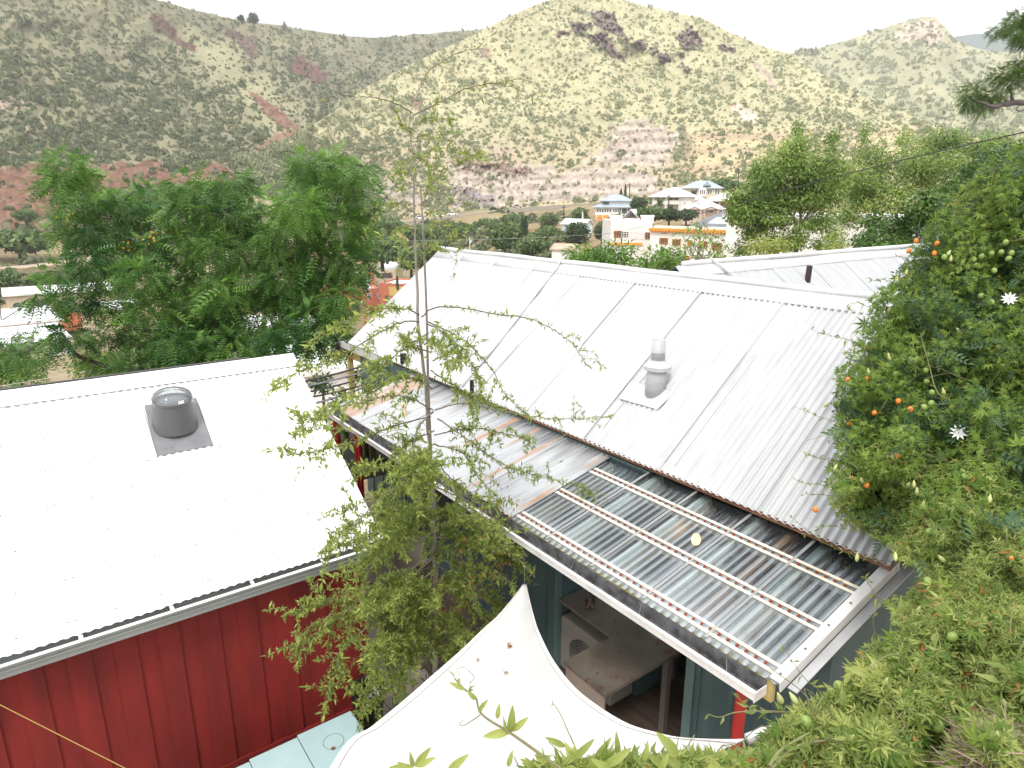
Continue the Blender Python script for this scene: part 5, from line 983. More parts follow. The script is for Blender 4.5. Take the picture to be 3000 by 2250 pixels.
# ------------------------------------------------------------------ poles and wires
m_pole = M('weathered_pole', (.3, .16, .07), .8, (.22, .11, .05), 6); m_wire = M('black_cable', (.03, .03, .032), .6)
def cable(name, pts, r, label, cat='cable', sag=0, n=50, mat=None):
    P = spline(pts, n); t = np.linspace(0, 1, n); P[:, 2] -= sag*4*t*(1-t); b = MB(); b.tube(P, r, n=6); tag(b.build(name, mat or m_wire), label, cat)
p = at(1068, 900, 60.); up_ = thing('utility_pole', 'brown wooden utility pole with transformer and yellow guard beside the orange building', 'utility pole', p-np.array([0, 0, 4]))
zt = zat(1068, 768, 60.); b = MB(); b.tube([p-np.array([0, 0, 6]), np.array([p[0], p[1], zt])], .17, .13, 12); b.build('pole', m_pole, up_)
b = MB(); q = at(1073, 835, 60.); b.lathe(q-np.array([0, 0, .6]), [(.25, 0), (.25, .9), (.1, 1.0)], 14); b.build('transformer', M('grey_transformer', (.35, .36, .36), .5), up_)
q = at(1062, 830, 60.); b = MB(); b.tube([q-np.array([0, 0, 3.5]), q+np.array([0, 0, 1.3])], .07, n=8); b.build('cable_guard', m_oran, up_)
b = MB(); q0 = at(1072, 815, 60.); b.tube(spline([q0, at(1080, 790, 60.), at(1088, 776, 60.), at(1108, 776, 60.)], 14), .04, n=6); b.build('lamp_arm', m_grey, up_)
for px, pt, pb, D, lb_ in ((1652, 600, 655, 200, 'thin dark pole left of the grey roofed house'), (1845, 535, 590, 235, 'thin dark pole between the cypresses and the veranda house'), (1960, 567, 612, 180, 'thin dark pole in front of the veranda house'), (2164, 492, 560, 210, 'thin dark pole at the edge of the poplar')):
    a_, c_ = at(px, pt, D), at(px, pb, D); t = thing('telegraph_pole', lb_, 'pole', c_, 'thin poles in the town'); b = MB(); b.tube([c_-np.array([0, 0, 3]), a_], .17, .13, 8); b.build('pole', m_barkd, t); b = MB(); b.box(a_+np.array([-.9, -.05, -.7]), a_+np.array([.9, .05, -.55])); b.build('crossarm', m_barkd, t)
c_, a_ = at(1376, 725, 90.), at(1376, 695, 90.); t = thing('flagpole', 'slim white flagpole with small flag beyond the ridge', 'flagpole', c_-np.array([0, 0, 2])); b = MB(); b.tube([c_-np.array([0, 0, 3]), a_], .05, n=8); b.build('pole', m_wht, t); b = MB(); b.box(a_+np.array([.05, -.01, -.75]), a_+np.array([.3, .01, -.35])); b.build('flag', M('pale_blue_flag', (.45, .7, .75), .7), t)
cable('overhead_cable', [at(3150, 345, 14.), at(2995, 388, 16.), at(2700, 455, 19.), at(2400, 530, 23.), at(2130, 605, 27.), at(1950, 650, 48.), at(1780, 685, 75.), at(1640, 708, 85.), at(1480, 728, 95.)], .013, 'thick twisted overhead cable sagging across the poplar trees')
cable('overhead_cable', [at(1780, 684, 80.), at(1650, 692, 82.), at(1400, 702, 85.), at(1080, 705, 90.), at(700, 700, 95.)], .016, 'thin pale overhead line stretching left over the valley', mat=M('pale_cable', (.4, .4, .38), .6))
cable('overhead_cable', [at(-200, 800, 60.), at(0, 785, 62.), at(100, 775, 64.), at(190, 762, 66.), at(700, 690, 80.)], .022, 'pale overhead line passing left over the dirt road', mat=M('pale_cable', (.5, .48, .44), .6))
cable('overhead_cable', [at(-200, 1180, 20.), at(0, 1132, 20.5), at(45, 1124, 21.), at(300, 1080, 22.), at(650, 1010, 24.)], .008, 'pale overhead line low above the white roof at left', mat=M('pale_cable', (.6, .58, .52), .6))
cable('guy_cable', [at(1078, 820, 59.), at(1095, 855, 58.), at(1115, 892, 57.)], .03, 'dark slanting guy cable beside the orange annex')
labs = ['uppermost', 'second', 'third', 'fourth', 'lowest']
for i, (y0, y1, m_) in enumerate(((1190, 1000, m_wire), (1235, 1060, m_grey), (1290, 1120, m_wire), (1340, 1190, m_wire), (1405, 1240, m_grey))):
    a_ = zm(900, 760, 3.3175, -40+22*i, y0); c_ = zm(900, 760, 3.3175, 650 if i < 4 else 560, y1)
    cable('service_line', [ray(*a_)*8.6, ray(*c_)*9.8], .013, labs[i]+' of five dark service lines running left from the far porch', sag=.015, mat=m_)
# ------------------------------------------------------------------ vegetation
def root_tree(name, label, loc, group=None, cat='tree'): return thing(name, label, cat, loc, group)
def on_ground(px, D): return gpt(px, D)
# distant trees: loose leaf tufts around several lobes
def far_tree(name, label, px, pyt, pyb, wpx, D, mat, n=420, group='trees in the valley', lobes=9, seed=0, leafs=1.0, cat='tree', shape='round'):
    g = np.random.default_rng(seed+int(px)); top = at(px, pyt, D); bot = at(px, pyb, D); H = top[2]-bot[2]; Rr = wpx/2*D*1.05/FPX; t = root_tree(name, label, bot, group, cat)
    nb = NB(); c0 = bot+np.array([0, 0, H*.5])
    if shape == 'cypress':
        u = g.random(n)**.8; rr = Rr*np.minimum(1, (1-u)*2.2+.04)*(.6+.4*g.random(n)); a = g.random(n)*6.28; pos = np.stack([bot[0]+rr*np.cos(a), bot[1]+rr*np.sin(a), bot[2]+u*H], 1); d = np.stack([.3*np.cos(a), .3*np.sin(a), np.ones(n)], 1); nr = np.stack([np.cos(a), np.sin(a), 0*a], 1); s = Rr*.9*np.ones(n); ti = np.clip(.3+.3*g.normal(size=n), 0, 1)
    else:
        L = g.normal(size=(lobes, 3)); L /= np.linalg.norm(L, axis=1)[:, None]; L = L*(.45+.25*g.random((lobes, 1))); L[:, 2] = L[:, 2]*.9; lr = .35+.25*g.random(lobes); k = g.integers(0, lobes, n)
        d = g.normal(size=(n, 3)); d /= np.linalg.norm(d, axis=1)[:, None]; q = L[k]+d*lr[k][:, None]*(.75+.35*g.random((n, 1))); q[:, 2] = np.maximum(q[:, 2], -.85)
        pos = c0+q*np.array([Rr, Rr, H*.52]); nr = d; d = g.normal(size=(n, 3)); s = Rr*leafs*(.12+.10*g.random(n)); ti = np.clip(.4+.5*(lr[k]-.47)*2+.2*g.normal(size=n), 0, 1)
    tl_ = (np.array([(-.3, 0, 0), (.3, 0, .05), (.35, .55, .1), (0, 1, -.05), (-.35, .5, .08)]), np.array([(0, 1, 2, 3, 4)]))
    V, F = inst(tl_, pos, frames(d, nr+.3*g.normal(size=(n, 3))), s); nb.add(V, F, np.repeat(ti, 5)); nb.build('crown', mat, t)
    b = MB(); b.tube([bot-np.array([0, 0, 2]), bot+np.array([0, 0, H*.5])], Rr*.09+.05, Rr*.04+.02, 7); b.build('trunk', m_barkd, t)
far = [('round_tree', 'rounded bright green tree left of the twin cypresses', 1475, 650, 730, 92, 150, m_pine), ('valley_tree', 'grey green tree behind the round green tree', 1500, 630, 690, 80, 210, m_pine), ('valley_tree', 'dark bush left of the sapling stems across the valley', 1245, 660, 705, 110, 230, m_pine), ('valley_tree', 'grey green bush under the white cars', 1340, 650, 700, 90, 235, m_pine),
       ('valley_tree', 'olive bush below the black car', 1430, 640, 680, 80, 240, m_pine), ('valley_tree', 'leafy tree near the foot of the thin pole', 1605, 622, 670, 50, 210, m_pine), ('valley_tree', 'broad olive tree right of the twin cypresses', 1610, 660, 715, 80, 170, m_pine), ('valley_tree', 'dark tree left of the pale blue cottage', 1690, 650, 715, 75, 160, m_cyp), ('valley_tree', 'tree between the thin pole and the grey roofed house', 1700, 610, 660, 60, 200, m_pine),
       ('valley_tree', 'dark conical tree in front of the pale blue cottage', 1762, 648, 705, 44, 150, m_cyp), ('valley_tree', 'dark tree below the round tree', 1560, 690, 745, 90, 130, m_pine), ('valley_tree', 'dark round tree between the grey and the white houses', 1872, 578, 612, 48, 190, m_cyp), ('valley_tree', 'pale green tree above the white building', 1905, 604, 645, 74, 150, m_pine), ('valley_tree', 'dark green tree above the white building', 1960, 610, 646, 66, 150, m_cyp), ('valley_tree', 'dark green tree below the pink house', 2010, 612, 648, 60, 148, m_cyp),
       ('valley_tree', 'small tree in front of the veranda', 1934, 578, 604, 22, 192, m_pine), ('valley_tree', 'round bush beside the bay of the cream house', 2031, 557, 572, 14, 238, m_cyp), ('valley_tree', 'green tree right of the cream house', 2120, 520, 565, 80, 255, m_pine), ('valley_tree', 'bushy tree under the orange balcony', 1815, 628, 662, 60, 170, m_pine), ('valley_tree', 'bright shrub beyond the roof edge', 1205, 715, 790, 90, 150, m_pine), ('valley_tree', 'grey shrub left of the main ridge', 1120, 690, 770, 120, 160, m_pine), ('valley_tree', 'dark bushes left of the sapling', 1140, 640, 690, 90, 240, m_pine), ('valley_tree', 'olive shrub in the gap beside the ridge end', 1255, 700, 760, 70, 120, m_pine),
       ('valley_tree', 'broad green tree on the slope at far left', 60, 672, 735, 130, 230, m_pine), ('valley_tree', 'dark rounded tree on the red slope at far left', 78, 610, 650, 50, 262, m_pine), ('valley_tree', 'green bush by the dirt road at far left', 20, 785, 840, 70, 165, m_pine), ('valley_tree', 'olive tree behind the arched building', 330, 770, 830, 130, 175, m_pine)]
for i, (nm, lb_, px, pt, pb, wd, D, m_) in enumerate(far): far_tree(nm, lb_, px, pt, pb, wd, D, m_, n=1700, seed=i, lobes=14)
for px, pt, pb, D, w_, lb_ in ((1531, 636, 692, 165, 11, 'left of the twin cypresses beyond the main ridge'), (1540, 638, 694, 166, 11, 'right of the twin cypresses beyond the main ridge'), (1502, 645, 690, 168, 9, 'short cypress left of the twin cypresses'), (1523, 685, 715, 150, 14, 'squat dark cypress at the foot of the twin cypresses'), (1819, 555, 584, 238, 7, 'shorter cypress behind the grey roofed house'), (1831, 541, 584, 238, 7, 'taller cypress behind the grey roofed house'), (1165, 810, 850, 150, 8, 'thin dark cypress beside the white roof of the red building')):
    far_tree('cypress', lb_, px, pt, pb, w_, D, m_cyp, 220, 'cypresses in the valley', 9, 3, shape='cypress')
far_tree('ridge_tree', 'left smaller tree standing on the skyline of the left hill', 709, 44, 64, 20, 705, m_cyp, 700, 'two trees on the skyline', leafs=1.6)
far_tree('ridge_tree', 'right larger tree standing on the skyline of the left hill', 742, 42, 66, 30, 705, m_cyp, 900, 'two trees on the skyline', leafs=1.6)

# leafy trees in the middle distance: clumps given by bearing and size, each with its own depth
def limb_tree(root, limbs, mat, name='trunk'):
    nb = NB()
    for pts, r0, r1 in limbs: P = spline(pts, 26); P[1:-1] += rng.normal(size=(24, 3))*r0*.12; V, F = tube(P, r0, r1, 8); nb.add(V, F, 0)
    return nb.build(name, mat, root, True)
def clumps(root, cl, D0, tmpl, mat, per, size, dspread, name='crown', droop=.5, seed=1, tl=(.1, .75), inner=.35):
    g = np.random.default_rng(seed); nb = NB(); k = len(tmpl[0])
    for (x, y, rx, ry) in cl:
        n = max(8, int(per*rx*ry/3000)); d = g.normal(size=(n, 3)); d /= np.linalg.norm(d, axis=1)[:, None]; dd = D0+g.uniform(-1, 1)*dspread; c = atdepth(x, y, dd); e = np.array([_r2, -_d2, _f])
        rr = (inner+(1-inner)*g.random((n, 1))**.5); q = d*rr; off = q*np.array([rx, ry, (rx+ry)/2])*dd/FPX; pos = c+off@e; ow = d@e
        dr = ow*np.array([1, 1, .5])+g.normal(size=(n, 3))*.45; dr[:, 2] -= droop; up_ = np.array([0, 0, 1.0])+ow*.6+g.normal(size=(n, 3))*.35
        V, F = inst(tmpl, pos, frames(dr, up_), size*np.exp(g.normal(size=n)*.22)); ti = np.clip(tl[0]+tl[1]*(.5+.22*g.normal(size=n))+.2*g.normal(), 0, 1); nb.add(V, F, np.repeat(ti, k))
    return nb.build(name, mat, root)
def pv(l): return [(a*V2, b*V2, c*V2, d*V2) for a, b, c, d in l]
# big dark tree at left
TD = 13.2; base = gpt(730, 13.0)
dt = root_tree('dark_tree', 'large dark green tree with drooping feathery leaves behind the white roof', base)
def tp(pts, D=TD): return [atdepth(x*V2, y*V2, D+dd) for x, y, dd in pts]
trunkp = atdepth(545*V2, 775*V2, TD)
limbs = [([np.array([trunkp[0]+.1, trunkp[1]+.2, base[2]-.3])]+tp([(548, 800, .1), (545, 770, 0)]), .26, .19), (tp([(545, 775, 0), (570, 745, .1), (600, 715, .3), (640, 660, .5), (660, 610, .6), (690, 560, .7), (720, 480, .6)]), .15, .03), (tp([(545, 775, 0), (520, 740, -.2), (490, 720, -.3), (478, 640, -.3), (480, 580, -.2), (490, 540, -.2)]), .10, .02), (tp([(570, 745, .1), (630, 735, .4), (700, 690, .6), (740, 650, .7)]), .08, .02),
         (tp([(520, 745, -.2), (450, 760, -.5), (380, 720, -.7), (300, 640, -.6), (260, 600, -.6), (210, 590, -.5)]), .09, .015), (tp([(470, 755, -.4), (400, 690, .3), (350, 600, .5), (335, 570, .5), (280, 520, .6), (240, 450, .6), (160, 380, .6)]), .08, .015), (tp([(350, 640, .5), (395, 590, .4), (405, 540, .3), (415, 480, .3)]), .045, .012), (tp([(380, 720, -.7), (280, 705, -1), (220, 660, -1.1), (150, 630, -1.1)]), .04, .01), (tp([(450, 765, -.5), (300, 800, -1.0), (170, 770, -1.3), (130, 720, -1.3), (60, 760, -1.5)]), .05, .012), (tp([(490, 560, -.2), (520, 470, 0), (505, 400, .1)]), .04, .01), (tp([(660, 610, .6), (640, 500, .5), (655, 420, .4), (690, 350, .4)]), .05, .01)]
limb_tree(dt, limbs, m_barkd)
cl = pv([(140, 358, 42, 32), (175, 385, 40, 30), (125, 400, 30, 30), (180, 420, 48, 22), (215, 455, 55, 28), (150, 465, 40, 30), (135, 500, 28, 28), (200, 505, 60, 30), (240, 420, 25, 18), (300, 420, 55, 26), (270, 455, 50, 25), (340, 440, 55, 30), (320, 490, 65, 35), (400, 400, 45, 22), (440, 430, 60, 35), (500, 395, 50, 26), (520, 430, 50, 35), (400, 470, 60, 35), (470, 480, 65, 40), (545, 480, 60, 40), (600, 470, 45, 35), (655, 350, 24, 22), (690, 365, 45, 35), (740, 370, 45, 30), (785, 375, 32, 26), (660, 400, 35, 40), (720, 420, 55, 45), (780, 430, 38, 45), (650, 450, 55, 40), (720, 490, 65, 50), (785, 510, 28, 45), (620, 520, 70, 45), (690, 560, 70, 50), (755, 570, 45, 45), (540, 540, 70, 45), (460, 545, 65, 40), (385, 540, 60, 40), (310, 545, 55, 35), (250, 545, 45, 30), (200, 560, 45, 22), (130, 590, 45, 22), (90, 585, 22, 12), (220, 600, 50, 25), (300, 600, 60, 35), (380, 610, 60, 40), (460, 620, 60, 45), (540, 610, 60, 45), (620, 610, 65, 45), (690, 640, 55, 45), (740, 650, 35, 35), (160, 640, 55, 25), (100, 650, 35, 20), (240, 660, 50, 28), (330, 670, 55, 35), (420, 690, 55, 40), (380, 740, 50, 35), (440, 745, 45, 35), (300, 735, 50, 28), (220, 725, 50, 25), (150, 725, 50, 22), (80, 735, 40, 18), (30, 745, 40, 22), (5, 765, 30, 20), (60, 770, 50, 18), (230, 775, 45, 20), (300, 785, 50, 22), (490, 690, 30, 45), (660, 690, 50, 30), (720, 710, 30, 30), (640, 745, 40, 18), (450, 775, 40, 14), (610, 660, 45, 30), (350, 790, 45, 18), (480, 640, 60, 45), (430, 660, 50, 45), (400, 760, 60, 32), (500, 750, 50, 40), (570, 690, 50, 45), (620, 730, 60, 36), (680, 690, 50, 40), (340, 750, 50, 32), (470, 720, 55, 45), (560, 740, 40, 35), (430, 800, 60, 16), (250, 800, 60, 16), (720, 740, 40, 30)])
cl = [(x, y, rx*.82, ry*.8) for x, y, rx, ry in cl]
clumps(dt, cl, TD-.5, pinnate(6, .30, .42, .42), m_treed, 235, .265, 1.5, seed=4, droop=.35, tl=(.0, .95), inner=.6)
nb = NB(); yl = [(150, 475, 12), (270, 540, 8), (330, 520, 8), (620, 560, 6), (470, 640, 8)]
for x, y, q in yl:
    n = 16; V, F = inst(leaf(.4), atdepth(x*V2, y*V2, TD-1.2)+rng.normal(size=(n, 3))*.07, frames(rdir(n), rdir(n)), np.full(n, .07)); nb.add(V, F, 1)
nb.build('yellowed_leaves', leafmat('yellow_leaf', (.6, .42, .03), (.65, .4, .02), .3), dt)
# shrubs under it
def bush(label, px, py, rx, ry, D, mat, per=40, size=.12, tm=None, name='shrub', seed=0, cat='shrub', group=None, n=7, dsp=.5, tall=None):
    b0 = atdepth(px, py+ry, D); b0[2] -= .5; t = root_tree(name, label, b0, group, cat); g = np.random.default_rng(seed+int(px)); cl = [(px+g.uniform(-.6, .6)*rx, py+g.uniform(-.5, .5)*ry, rx*.55, ry*.55) for _ in range(n)]
    clumps(t, cl, D, tm or leaf(.42), mat, per, size, dsp, seed=seed, droop=.25); c = atdepth(px, py, D); limb_tree(t, [([b0-np.array([0, 0, 1.0]), b0*.4+c*.6, atdepth(px+rx*g.uniform(-.6, .6), py-ry*.7, D)], .05*D/20, .01*D/20) for _ in range(4)], m_bark, 'stems'); return t
bush('bright green shrub beyond the white roof at far left', 60, 1085, 130, 60, 24, m_bushb, 420, .14, seed=3, group='shrubs below the dark tree'); bush('yellow green shrub under the middle of the dark tree', 330, 1065, 130, 50, 23, m_bushb, 420, .14, seed=4, group='shrubs below the dark tree'); bush('olive shrub near the tan building windows', 420, 990, 70, 55, 40, m_popl, 500, .2, seed=5, group='shrubs below the dark tree'); bush('shrub at the foot of the dark tree trunk', 560, 1050, 110, 40, 20, m_bushb, 400, .12, seed=6, group='shrubs below the dark tree')
bush('dark green shrub below the far end of the porch roof', 985, 1215, 55, 60, 9.4, m_treed, 110, .09, seed=7)
bush('dark shrub seen behind the five service lines', 945, 1122, 52, 30, 14, m_treed, 260, .11, seed=17)
bush('dark leafy shrub below the yellow porch beam', 1035, 1105, 30, 22, 13, m_treed, 260, .1, seed=18)
# trees behind the ridge and at right
bush('broad bright green shrub directly behind the main ridge', 1760, 757, 105, 52, 21, m_bushb, 300, .15, seed=8, name='leafy_tree', cat='tree', n=12, dsp=.9); bush('bright leafy tree right of the broad shrub behind the ridge', 1925, 768, 80, 42, 20, m_bushb, 300, .15, seed=9, name='leafy_tree', cat='tree', n=10, dsp=.8)
b0 = gpt(2010, 20); tw = root_tree('twiggy_sapling', 'thin twiggy young tree standing against the white building', b0); tips = [(2000, 690), (2030, 660), (2065, 650), (2095, 685), (2110, 720), (1965, 720), (2085, 740), (2050, 720)]
limb_tree(tw, [([b0, atdepth(2050, 800, 19.5), atdepth(x*.6+2050*.4, y*.5+400, 19.5), atdepth(x, y, 19.5)], .03, .006) for x, y in tips], m_bark, 'stems'); clumps(tw, [(x+rng.uniform(-12, 12), y+20*k, 17, 16) for x, y in tips for k in range(4)], 19.5, leaf(.4), m_popl, 210, .15, .3, seed=12)
def poplar(label, D, cl, limbs_, mat, per, size, seed, name='poplar', tm=None, dsp=1.5):
    px = cl[0][0]; b0 = gpt(px, D); t = root_tree(name, label, b0, 'trees at the right'); limb_tree(t, [([b0]+[atdepth(x, y, D) for x, y in L], .0035*D, .0007*D) for L in limbs_], m_bark); clumps(t, cl, D, tm or leaf(.6), mat, per, size, dsp, seed=seed, droop=.35, inner=.0); return t
Q = lambda l: [(2100+(x+rng.uniform(-.3, .3)*rx)/3.687, 340+(y+rng.uniform(-.3, .3)*ry)/3.687, rx*k/3.687, ry*k/3.687) for x, y, rx, ry in l for k in (.6, .85, 1.15)]
poplar('tall pale green poplar with gaps showing the white town behind', 30, Q([(870, 150, 60, 110), (860, 330, 190, 140), (760, 480, 250, 160), (620, 640, 230, 150), (420, 720, 170, 110), (560, 830, 300, 140), (870, 640, 200, 170), (1230, 260, 70, 140), (1180, 440, 160, 140), (1080, 680, 220, 180), (300, 900, 200, 110), (430, 1000, 260, 110), (820, 880, 260, 150), (220, 1080, 150, 120), (700, 1130, 200, 70), (1050, 950, 220, 120), (330, 1250, 150, 120), (280, 1420, 130, 90), (900, 1250, 150, 110), (1050, 1150, 120, 90), (1120, 1380, 120, 80), (520, 1180, 220, 130), (850, 1380, 220, 90), (300, 1050, 200, 140), (620, 1350, 200, 100), (1150, 1120, 180, 120), (700, 1000, 240, 140), (180, 950, 110, 120), (1000, 520, 160, 140), (500, 560, 150, 110), (1280, 620, 180, 150), (1240, 880, 200, 140)]),
       [[(2330, 760), (2345, 640), (2340, 480), (2335, 380)], [(2340, 690), (2420, 560), (2435, 400)], [(2335, 680), (2240, 580), (2190, 520)]], m_popl, 760, .125, 21)
poplar('lighter olive tree behind the poplar at the right', 38, Q([(1620, 200, 60, 130), (1620, 420, 200, 130), (1500, 620, 220, 140), (1800, 520, 220, 150), (1450, 850, 200, 140), (1750, 740, 230, 130), (2050, 250, 120, 120), (2150, 420, 200, 160), (2050, 600, 200, 130), (2350, 300, 200, 170), (2600, 260, 220, 120), (2800, 330, 220, 140), (2500, 480, 250, 140), (1650, 950, 200, 100), (1350, 1050, 160, 90), (1300, 1230, 160, 90), (2000, 830, 200, 100), (2300, 700, 220, 120), (3000, 260, 200, 120), (1500, 1100, 220, 130), (1300, 1380, 200, 100), (1400, 700, 220, 140), (1900, 950, 220, 120), (1650, 800, 220, 130), (2250, 560, 220, 150), (2700, 620, 220, 120)]),
       [[(2560, 760), (2560, 600), (2540, 480), (2540, 420)], [(2560, 640), (2660, 500), (2680, 420)]], m_popl, 560, .15, 22, 'feathery_tree')
poplar('dense dark green tree rising beside the vine at the right', 19, Q([(1750, 1150, 190, 120), (1950, 1200, 230, 140), (1650, 1320, 180, 110), (1850, 1380, 220, 110), (2050, 1350, 200, 150), (2150, 1080, 170, 150), (2300, 900, 200, 150), (2450, 1050, 220, 170), (2600, 750, 220, 150), (2800, 600, 230, 150), (3000, 500, 230, 160), (2900, 750, 250, 200), (3200, 420, 250, 160)]), [[(2640, 760), (2640, 690)], [(2680, 740), (2760, 600), (2900, 500)]], leafmat('deep_green_leaf', (.03, .085, .012), (.11, .2, .03), .25), 520, .11, 23, 'dense_tree')
poplar('low yellow green shrub behind the cross wing ridge', 16, Q([(560, 1430, 180, 80), (420, 1400, 130, 80), (700, 1400, 140, 80), (1250, 1430, 130, 60)]), [[(2260, 780), (2260, 730)]], leafmat('yellow_green_leaf', (.13, .18, .03), (.32, .36, .08), .35), 400, .09, 24, 'yellow_shrub')
# feathery branch reaching in from the right edge
m_locust = leafmat('locust_leaf', (.035, .085, .016), (.13, .21, .045), .3)
lt = root_tree('locust_tree', 'feathery dark green branches reaching in at the upper right edge', gpt(3300, 9.5)); LD = 9.2
H = lambda x, y: (2700+x/4.147, y/4.147)
limb_tree(lt, [([gpt(3300, 9.5), atdepth(3350, 700, LD), atdepth(3300, 320, LD), atdepth(*H(1400, 1250), LD), atdepth(*H(1100, 1245), LD), atdepth(*H(900, 1290), LD-.2), atdepth(*H(760, 1250), LD-.2), atdepth(*H(600, 1200), LD-.3)], .07, .012), ([atdepth(*H(1110, 1245), LD), atdepth(*H(1090, 1150), LD), atdepth(*H(1080, 1050), LD), atdepth(*H(1180, 900), LD)], .025, .006), ([atdepth(*H(1100, 1240), LD), atdepth(*H(1000, 1210), LD), atdepth(*H(1050, 1100), LD)], .014, .005), ([atdepth(3310, 330, LD), atdepth(3280, 100, LD), atdepth(*H(1400, 350), LD), atdepth(*H(1150, 330), LD), atdepth(*H(900, 400), LD)], .05, .008), ([atdepth(*H(1400, 1260), LD), atdepth(*H(1200, 1350), LD), atdepth(*H(1150, 1310), LD), atdepth(*H(1220, 1270), LD)], .01, .004)], M('purple_grey_bark', (.13, .10, .11), .8))
cl = [(*H(x, y), rx/4.147, ry/4.147) for x, y, rx, ry in [(1230, 180, 110, 60), (1130, 260, 130, 60), (1010, 330, 120, 55), (900, 390, 80, 45), (1180, 350, 110, 55), (1230, 450, 90, 60), (1180, 520, 80, 45), (1120, 420, 60, 40), (1230, 770, 90, 50), (1120, 830, 110, 50), (1000, 890, 110, 50), (900, 950, 90, 45), (1180, 930, 100, 50), (1100, 980, 100, 45), (980, 1030, 80, 40), (650, 1070, 90, 45), (560, 1130, 90, 50), (700, 1150, 90, 45), (600, 1230, 100, 60), (530, 1290, 55, 50), (760, 1220, 90, 60), (870, 1180, 90, 50), (900, 1250, 80, 40), (760, 1310, 80, 40), (720, 1370, 40, 40), (1000, 1130, 70, 40), (1350, 250, 120, 90), (1350, 480, 120, 90), (1350, 850, 120, 90), (1350, 1000, 100, 60)]]
clumps(lt, cl, LD, pinnate(9, .22, .34, .3), m_locust, 950, .10, .35, seed=31, droop=.3, tl=(.2, .8))
# ------------------------------------------------------------------ slender sapling in front of the houses
TY = 4.5
def onY(x, y, Y=TY): r = ray(x, y); return r*(Y/r[1])
sp0 = np.array([2.46, TY, -4.94]); sap = root_tree('sapling', 'slender two stemmed sapling with arching twigs standing between the red and teal houses', sp0)
nb = NB(); tw_ = NB(); lv = NB(); dl = NB(); g = np.random.default_rng(77)
def sp_(pts, y0, y1): n = len(pts); return [onY(x*V2, y*V2, y0+(y1-y0)*i/(n-1)) for i, (x, y) in enumerate(pts)]
stem1 = [sp0]+sp_([(941, 1440), (940, 1230), (928, 950), (905, 690), (893, 420), (888, 250), (900, 200), (925, 155), (960, 130), (1000, 110), (1045, 107)], TY, TY)
stem2 = sp_([(938, 1130), (930, 960), (925, 830), (922, 690), (917, 560), (913, 480), (908, 400)], TY+.05, TY+.12)
S1 = spline(stem1, 90); q1 = np.r_[0, np.cumsum(np.linalg.norm(np.diff(S1, axis=0), axis=1))]; S1[1:-1, :2] += .006*g.normal(size=(88, 2))
nb.add(*tube(S1, np.interp(q1/q1[-1], [0, .35, .55, .75, .85, 1], [.027, .020, .0135, .008, .0045, .0012]), .0, 9)); nb.add(*tube(spline(stem2, 50), .014, .005, 7))
def leaves_along(P, step, sz, star=.25, tl=(.1, .8), pale=0.0, dens=1.0):
    seg = np.linalg.norm(np.diff(P, axis=0), axis=1); L = seg.sum(); n = max(2, int(L/step)); cum = np.r_[0, np.cumsum(seg)]
    for u in np.linspace(.06, 1, n):
        if g.random() > dens: continue
        i = min(len(seg)-1, int(np.searchsorted(cum, u*L)-1)); i = max(i, 0); p = P[i]+(P[i+1]-P[i])*np.clip((u*L-cum[i])/(seg[i]+1e-9), 0, 1); t = (P[i+1]-P[i])/(seg[i]+1e-9)
        k = int(g.integers(4, 8)) if g.random() < star else int(g.integers(1, 4))
        d = g.normal(size=(k, 3))*.8+t*.5+np.array([0, 0, .1]); up_ = np.array([0, 0, 1.0])+g.normal(size=(k, 3))*.6
        s = sz*np.exp(g.normal(size=k)*.25); V, F = inst(LSAP, p+g.normal(size=(k, 3))*.004, frames(d, up_), s); lv.add(V, F, np.repeat(np.clip(tl[0]+pale+tl[1]*g.random(k)**1.6, 0, 1), 5))
LSAP = leaf(.30, .05, .10)
def twig(pts, y1, r0=.007, r1=.0015, step=.0145, sz=.038, sub=.0, star=.3, y0=TY, pale=0.0, dens=1.0):
    P = spline(sp_(pts, y0, y1), 40); P[1:-1] += g.normal(size=(38, 3))*.003; (tw_ if r0 < .0065 else nb).add(*tube(P, r0, r1, 5)); leaves_along(P[4:], step, sz, star, pale=pale, dens=dens); 
    if sub:
        n = int(1.7*sub*np.linalg.norm(np.diff(P, axis=0), axis=1).sum()/.1)
        for _ in range(n):
            i = int(g.integers(6, 36)); d = (P[i+1]-P[i-1]); d /= np.linalg.norm(d); q = g.normal(size=3)*.7+d*.8+np.array([0, 0, .15]); q /= np.linalg.norm(q); L = g.uniform(.08, .26)
            S = spline([P[i], P[i]+q*L*.5+np.array([0, 0, .01]), P[i]+q*L+np.array([0, 0, -.03])], 10); tw_.add(*tube(S, r1*1.6, r1*.7, 4)); leaves_along(S, step, sz, star, pale=pale)
T_ = twig
T_([(900, 210), (925, 155), (960, 130), (1000, 110), (1045, 105)], TY-.1, .003, .001, .05, .035, 0, .1)
T_([(893, 250), (950, 220), (1000, 195), (1060, 180), (1110, 190), (1150, 210), (1200, 240)], TY-.3, .005, .001, .045, .036, .25, .2)
T_([(893, 245), (850, 222), (800, 210), (740, 207), (700, 215)], TY-.2, .004, .001, .06, .034, .15, .15)
